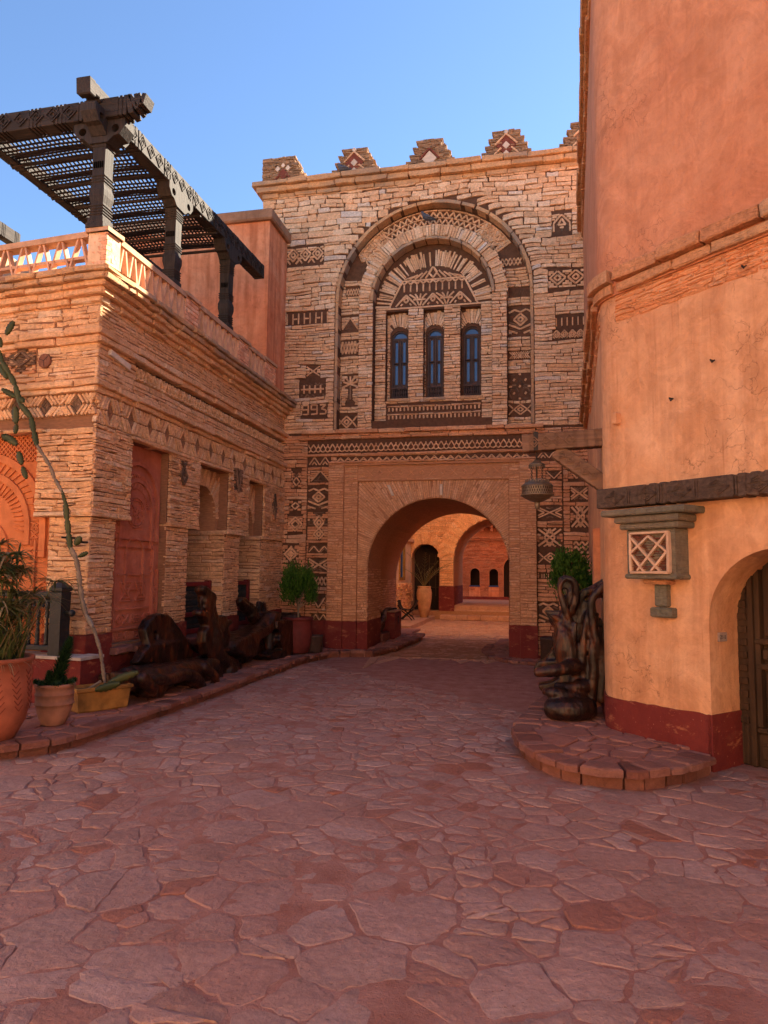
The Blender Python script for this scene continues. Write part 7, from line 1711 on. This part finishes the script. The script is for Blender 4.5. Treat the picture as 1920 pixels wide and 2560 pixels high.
pot(t, P5, [(.19, 0), (.21, .02), (.26, .2), (.27, .4), (.255, .58), (.27, .6), (.285, .61), (.285, .65), (.26, .655), (.24, .64), (.235, .58)], 'red_pot'); q = MB(); q.lathe(P5, [(.235, .58), (.01, .59)], 20); q.build('soil', 'soil', t)
cypress(t, P5+Vector((-.02, 0, .58)), .40, 1.22, 9)
P6 = Vector((-3.98, 12.62, .125))
t = thing('small_pot', 'small dark clay drum between red pot and gate pier', 'pot', P6); q = MB(); q.lathe(P6, [(.14, 0), (.15, .01), (.155, .27), (.165, .28), (.16, .31), (.135, .31), (.13, .25)], 24); q.build('pot', 'dark_clay', t, True)

t.children[0].data.materials.clear(); t.children[0].data.materials.append(M['dark_clay'])
P7 = Vector((.3, 12.0, .15))
t = thing('small_pot', 'small dark clay drum behind the tall root chair', 'pot', P7); q = MB(); q.lathe(P7, [(.15, 0), (.16, .01), (.165, .38), (.175, .39), (.17, .42), (.14, .42), (.135, .36)], 24); q.build('pot', 'dark_clay', t, True)

# ------------------------------------------------------------------ bench plinth and black railing by the left building
pl = thing('masonry_bench', 'red painted masonry bench with white worn top below the black railing', 'bench', (-6.0, 6.9, .125))
LLb = Fr(LL(0, 0, .30), LL.u, LL.n)
q = MB(); plate(q, LL, rectp(-.22, .1, 5, .615), [], .30, -.05); q.build('base', 'red_paint', pl)
q = MB(); plate(q, LL, rectp(-.24, .618, 5, .65), [], .325, -.05); q.build('top', 'worn_top', pl)

pl.children[1].data.materials.append(M['worn_top']) if len(pl.children[1].data.materials) == 0 else None
for o in pl.children:
    if o.name.startswith('top'): o.data.materials.clear(); o.data.materials.append(M['worn_top'])
wr = thing('wooden_railing', 'black turned timber railing with square newel post on the left', 'railing', LL(.2, .65, .22))
F_ = Fr(LL(0, 0, .22), LL.u, LL.n)
def rp_(name, u0, u1, z0, z1, dp, bev=.008): q = MB(); q.obox(F_((u0+u1)/2, (z0+z1)/2, 0), F_.u, F_.n, (0, 0, 1), (u1-u0)/2, dp/2, (z1-z0)/2, bev); return q.build(name, 'rail_black', wr)
q = MB(); q.obox(F_(.16, 1.0, 0), F_.u, F_.n, (0, 0, 1), .075, .075, .36, .012); q.obox(F_(.16, 1.385, 0), F_.u, F_.n, (0, 0, 1), .085, .085, .025, .01)
b4 = [F_(.16+i*.08, 1.41, j*.08) for i, j in ((-1, -1), (1, -1), (1, 1), (-1, 1))]; q.add(b4+[F_(.16, 1.49, 0)], [(0, 1, 4), (1, 2, 4), (2, 3, 4), (3, 0, 4)]); post = q.build('newel_post', 'rail_black', wr)
q = MB(); q.lathe((0, 0, 0), [(.02, 0), (.02, .06), (.035, .07), (.04, .09), (.03, .11), (.005, .115)], 12); q.v = [tuple(F_(.085-z, 1.12+x, y)) for x, y, z in q.v]; q.build('knob', 'rail_black', post, True)
rp_('hand_rail', .235, 2.6, 1.29, 1.355, .09); rp_('rail', .235, 2.6, 1.235, 1.265, .05); rp_('rail', .235, 2.6, .93, .955, .05) if False else None; rp_('bottom_rail', .235, 2.6, .70, .755, .07)
for k in range(17):
    u = .33+k*.125; q = MB(); q.lathe(F_(u, .755, 0), [(.026, 0), (.026, .03), (.02, .04), (.03, .05), (.02, .06), (.026, .09), (.017, .2), (.015, .22), (.028, .235), (.016, .25), (.014, .30), (.03, .315), (.018, .33), (.026, .36), (.012, .40), (.03, .42), (.02, .44), (.026, .455), (.026, .48)], 10); q.build('spindle', 'rail_black', wr, True)
    q = MB(); q.lathe(F_(u+.0625, 1.17, 0), [(.004, 0), (.022, .02), (.012, .04), (.022, .065)], 8); q.build('finial', 'rail_black', wr)

# ------------------------------------------------------------------ IN THE PASSAGE AND THE COURT BEYOND
t = thing('painted_plinth', 'red painted block standing in the passage by its left wall', 'plinth', (-3.28, 16.0, .125))
q = MB(); q.obox((-3.28, 16.02, .425), (1, 0, 0), (0, 1, 0), (0, 0, 1), .24, .40, .30, .02); q.build('block', 'red_paint', t); q = MB(); q.obox((-3.28, 16.02, .735), (1, 0, 0), (0, 1, 0), (0, 0, 1), .25, .41, .012, .005); q.build('top', 'cap_light', t)
q = MB(); plate(q, Fr((-3.035, 16.02, 0), (0, 1, 0), (1, 0, 0)), [(-.05, .5), (0, .42), (.05, .5), (.03, .62), (0, .58), (-.03, .62)], [], .006, -.01); q.build('carved_hole', 'ink', t)
t = thing('passage_step', 'low brick step in the passage beside the painted block', 'step', (-3.3, 15.1, .125)); q = MB(); q.obox((-3.27, 15.15, .21), (1, 0, 0), (0, 1, 0), (0, 0, 1), .14, .38, .09, .02); q.build('step', 'kerb_stone', t)
t = thing('driftwood_log', 'black driftwood piece lying on the step inside the passage', 'driftwood', (-3.3, 15.3, .3)); root_part('log', t, [[(-3.30, 14.9, .42, .07), (-3.25, 15.3, .58, .09), (-3.28, 15.7, .80, .05), (-3.05, 15.9, .80, .025)], [(-3.3, 15.0, .36, .06), (-3.3, 15.4, .4, .08), (-3.28, 15.5, .6, .06)]], voxel=.02)
CY = 24.8
ct = thing('court_arcade', 'stone arcade of two arches on red painted piers across the inner court', 'arcade', (-2.9, CY, .4))
CF = Fr((0, CY, 0), (1, 0, 0), (0, -1, 0)); q = MB()
c1, r1, c2, r2 = -3.72, .50, -1.23, 1.47
plate(q, CF, rectp(-9, -.05, 6, 9.6), [archp(c1, r1, 2.17, .3, 20), archp(c2, r2, 2.1, .3, 26)], 0, -.6); plate(q, CF, rectp(-2.9, -.05, 6, 9.5), [archp(c2, r2, 2.1, .3, 26)], -.6, -3.2)  # wall raised out of view above the arches to block direct sun
q.build('wall_core', 'lime_mortar', ct)
cs_ = masonry(CF, ('r', -4.25, .45, 2.5, 6.5), [('a', c1, r1+.02, 2.17, .2), ('a', c2, r2+.02, 2.1, .2), ('r', -3.24, .2, -2.68, 1.15)], (.05, .10), (.2, .6), d=(.004, .03), wave=.01, bev=.006)
cs_ += voussoirs(CF, c2, 2.1, r2-.01, r2+.55, 0, math.pi, 60, d=(.02, .05), jr=.04)+voussoirs(CF, c1, 2.17, r1-.01, r1+.38, 0, math.pi, 34, d=(.02, .05), jr=.03)
lay(cs_, 'arcade_stone', 'court_stone', ct, keep=70)

for o in ct.children:
    if o.name.startswith('arcade_stone'): o.data.materials.clear(); o.data.materials.append(M['court_stone'])
for x0, x1, yy0, yy1 in ((-3.23, -2.70, CY-.03, CY+3.2),): q = MB(); q.box((x0, yy0, .3), (x1+.012, yy1, 1.17)); q.build('red_base', 'red_paint', ct)
q = MB(); q.box((-4.2, CY+.5, .3), (-3.2, CY+.55, 2.7)); q.build('doorway', 'dark_inside', ct)
q = MB()
for z in (1.1, 1.55, 1.95): q.box((-3.65, CY+.42, z), (-3.2, CY+.46, z+.03))
for x in (-3.66, -3.42, -3.2): q.box((x, CY+.42, .8), (x+.03, CY+.46, 2.3))
q.build('door_frame', 'door_wood', ct)
stp = [(24.42, .17), (24.85, .34), (25.25, .50)]
sg_ = thing('court_steps', 'three broad stone steps up to the arcade in the inner court', 'steps', (-1.5, 24.4, 0))
for i, (y, z) in enumerate(stp):
    x = -3.15
    while x < 3:
        L = rnd.uniform(.35, .7); q = MB(); q.obox((x+L/2, y+1.0, z-.085), (1, 0, 0), (0, 1, 0), (0, 0, 1), L/2-.006, 1.0+rnd.uniform(0, .015), .085, .018); q.build('step_stone', 'court_cobble', sg_); x += L
q = MB(); q.box((-3.1, 24.9, -.02), (4, 33.5, .49)); upper = q.build('upper_court', 'court_cobble', None, kind='structure')
q = MB(); q.box((-6, 19.6, -.02), (-3.38, 24.8, .12)); q.build('court_pavement', 'court_cobble', None, kind='structure')
fbY = 31.5
fb = thing('far_house', 'low stone house with tiled eaves and small keyhole windows seen through both arches', 'house', (-2, fbY, .5)); FF = Fr((0, fbY, 0), (1, 0, 0), (0, -1, 0)); k_ = fbY/27
wl = [(-2.13*k_, .185*k_), (-1.415*k_, .17*k_)]; wz = 1.66
hs = [archp(c, r, wz, 1.1, 12) for c, r in wl]+[archp(-.62*k_, .42*k_, 1.9, .4, 16)]
q = MB(); plate(q, FF, rectp(-6, .3, 4, 3.85), hs, 0, -.4); q.box((-6, fbY+.9, .3), (4, fbY+1, 3.8)); q.build('wall', 'court_brick', fb)

for o in fb.children: o.data.materials.clear(); o.data.materials.append(M['court_brick'])
fs_ = masonry(FF, ('r', -3.6, .85, .6, 3.1), [('a', c, r+.03, wz, 1.05) for c, r in wl]+[('a', -.62*k_, .45*k_, 1.9, .3)], (.05, .09), (.15, .4), d=(.005, .035), wave=.0)
lay(fs_, 'far_stone', 'court_brick', fb, keep=40)
for s in course(FF, -3.6, 1, 3.12, 3.2, .12, (.3, .6))+course(FF, -3.6, 1, 3.2, 3.28, .2, (.3, .6)): mb = MB(); piece(mb, s[2], s[0], s[3], s[1], s[4]); mb.build('course_stone', 'court_brick', fb)
for i in range(9): q = MB(); x = -3.4+i*.42; q.obox((x, fbY-.15, 3.62), (1, 0, 0), (0, 1, 0), (0, 0, 1), .05, .2, .1, .02); q.obox((x, fbY-.25, 3.74), (1, 0, 0), (0, 1, 0), (0, 0, 1), .06, .25, .05, .02); q.build('corbel', 'court_brick', fb)
q = MB(); q.box((-6, fbY-.42, 3.80), (4, fbY+.6, 3.86)); rf = q.build('eaves', 'court_brick', fb)
for i in range(44):
    x = -4+i*.12; q = MB()
    for k in range(3): q.tube([(x, fbY-.45+k*.28, 3.91+k*.085), (x, fbY-.12+k*.28, 4.0+k*.085)], [.055, .045], 7)
    q.build('roof_tile', 'roof_tile', fb)
q = MB(); q.add([(-4.1, fbY-.4, 3.87), (1.5, fbY-.4, 3.87), (1.5, fbY+.55, 4.16), (-4.1, fbY+.55, 4.16)], [(0, 1, 2, 3)]); q.build('roof', 'roof_tile', fb)
for c, r in wl+[(-.62*k_, .42*k_)]:
    q = MB(); plate(q, FF, rectp(c-r-.05, .5, c+r+.05, 2.7), [], -.3, -.33); q.build('window', 'dark_inside', fb)
    if r < .3: 
        q = MB(); plate(q, FF, rectp(c-r-.02, 1.06, c+r+.02, 1.11), [], .05, -.3); q.build('sill', 'blue_tile', fb)
        q = MB(); plate(q, FF, rectp(c-r-.03, .58, c+r+.03, 1.05), [], .03, -.05); q.build('apron', 'plaster_tower', fb)
q = MB(); q.box((-8, fbY+1.6, 0), (6, fbY+3, 9)); q.build('upper_wall', 'court_brick', fb)  # tall mass added out of view to keep sun off the upper court
q = MB(); plate(q, FF, rectp(-6, .49, 4, .62), [], .06, 0); q.build('red_base', 'red_paint', fb)
cw = thing('court_side_house', 'plaster house with rough rubble base and tall blue window along the inner court', 'house', (-4.25, 22, .1)); CW = Fr((-4.25, 17.6, 0), (0, 1, 0), (1, 0, 0))
q = MB(); plate(q, CW, rectp(0, -.05, 7.2, 6.5), [rectp(4.95, 1.45, 5.75, 2.62)], 0, -.5); q.build('wall', 'plaster_pale', cw)
rbl = masonry(CW, ('r', 0, .1, 7.2, 1.28), [], (.05, .11), (.1, .3), d=(.02, .09), wave=.03, j=.014)
lay(rbl, 'rubble_stone', 'court_stone', cw, keep=40)
q = MB(); plate(q, CW, rectp(4.98, 1.48, 5.72, 2.59), [], -.06, -.1); w_ = q.build('window', 'blue_tile', cw)
for a in np.linspace(5.0, 5.68, 6): q = MB(); plate(q, CW, rectp(a, 1.48, a+.02, 2.59), [], -.03, -.06); q.build('bar', 'blue_tile', w_)
q = MB(); plate(q, CW, rectp(4.85, 1.38, 5.85, 2.70), [rectp(4.98, 1.48, 5.72, 2.59)], .04, -.02); q.build('frame', 'yellow_clay', w_)
q = MB(); plate(q, CW, rectp(6.2, 2.72, 7.2, 2.82), [], .12, 0); q.build('moulding', 'cap_light', cw)
U = Vector((-3.60, 23.75, .12))
t = thing('tall_urn', 'tall tan clay urn with arching dry palm fronds in the inner court', 'urn', U); pot(t, U, [(.13, 0), (.14, .01), (.2, .3), (.255, .62), (.265, .82), (.24, .96), (.215, 1.0), (.235, 1.03), (.235, 1.06), (.21, 1.06), (.19, 1.0)], 'ochre_clay')
q = MB(); q.lathe(U, [(.19, .99), (.01, 1.0)], 16); q.build('soil', 'soil', t)
for k in range(11):
    a = rp.uniform(0, 2*math.pi); le = rp.uniform(.2, .75); L = rp.uniform(.9, 1.7); q = MB(); p = U+Vector((0, 0, 1)); d = Vector((math.cos(a)*le, math.sin(a)*le, 1)).normalized(); pts_ = [p.copy()]
    for i in range(10): p = p+d*L/10; d = (d+Vector((math.cos(a)*.05, math.sin(a)*.05, -.09))).normalized(); pts_.append(p.copy())
    q.tube(pts_, [.012*(1-i/12) for i in range(11)], 5)
    for i in range(3, 11):
        dd = (pts_[i]-pts_[i-1]).normalized(); sd_ = dd.cross(Vector((0, 0, 1))).normalized()
        for s in (-1, 1): blade(q, pts_[i], dd*.9+sd_*s*.7+Vector((0, 0, .2)), .28*(1.15-i/14), .009, .6, 3)
    q.build('frond', 'leaf_palm', t)
t = thing('folding_chair', 'dark iron curule chair beside the tan urn', 'chair', (-3.95, 22.2, .12))
for y in (22.0, 22.45):
    q = MB(); q.tube([(-4.12, y, .125), (-4.02, y, .22), (-3.75, y, .45)], .02, 6); q.tube([(-3.72, y, .125), (-3.8, y, .22), (-4.1, y, .45)], .02, 6); q.build('leg', 'iron', t)
q = MB(); pr_ = [(-4.2, .75), (-4.18, .6), (-4.1, .47), (-3.95, .43), (-3.8, .45), (-3.68, .56), (-3.6, .74)]
for a, b in zip(pr_, pr_[1:]): q.beam((a[0], 22.22, a[1]), (b[0], 22.22, b[1]), .5, .03, (0, 0, 1))
q.build('seat', 'iron', t)
# ------------------------------------------------------------------ unseen blocks added to bounce sunlight and to block it
bw = thing('bounce_block_behind', 'pale plaster block added behind the viewer to bounce sunlight', 'house', (-2, -10, 0)); q = MB(); q.box((-16, -12, 0), (12, -8.8, 7.5)); q.build('wall', 'plaster_pale', bw)  # added out of view; throws warm bounce light on gate and paving
bw2 = thing('bounce_block_left', 'pale plaster block added far left, out of view, to bounce sunlight', 'house', (-12.5, -4, 0)); q = MB(); q.box((-16, -8.7, 0), (-9.6, 2.2, 6.2)); q.build('wall', 'plaster_pale', bw2)  # added out of view; throws bounce light on the left building

bw3 = thing('sun_block_east', 'unseen plaster block added to keep direct sun off the inner court', 'house', (5, 21, 0)); q = MB(); q.box((3.2, 17.6, 0), (9, 24.7, 6.4)); q.build('wall', 'plaster_light', bw3)  # added out of view as a sun blocker for the inner court
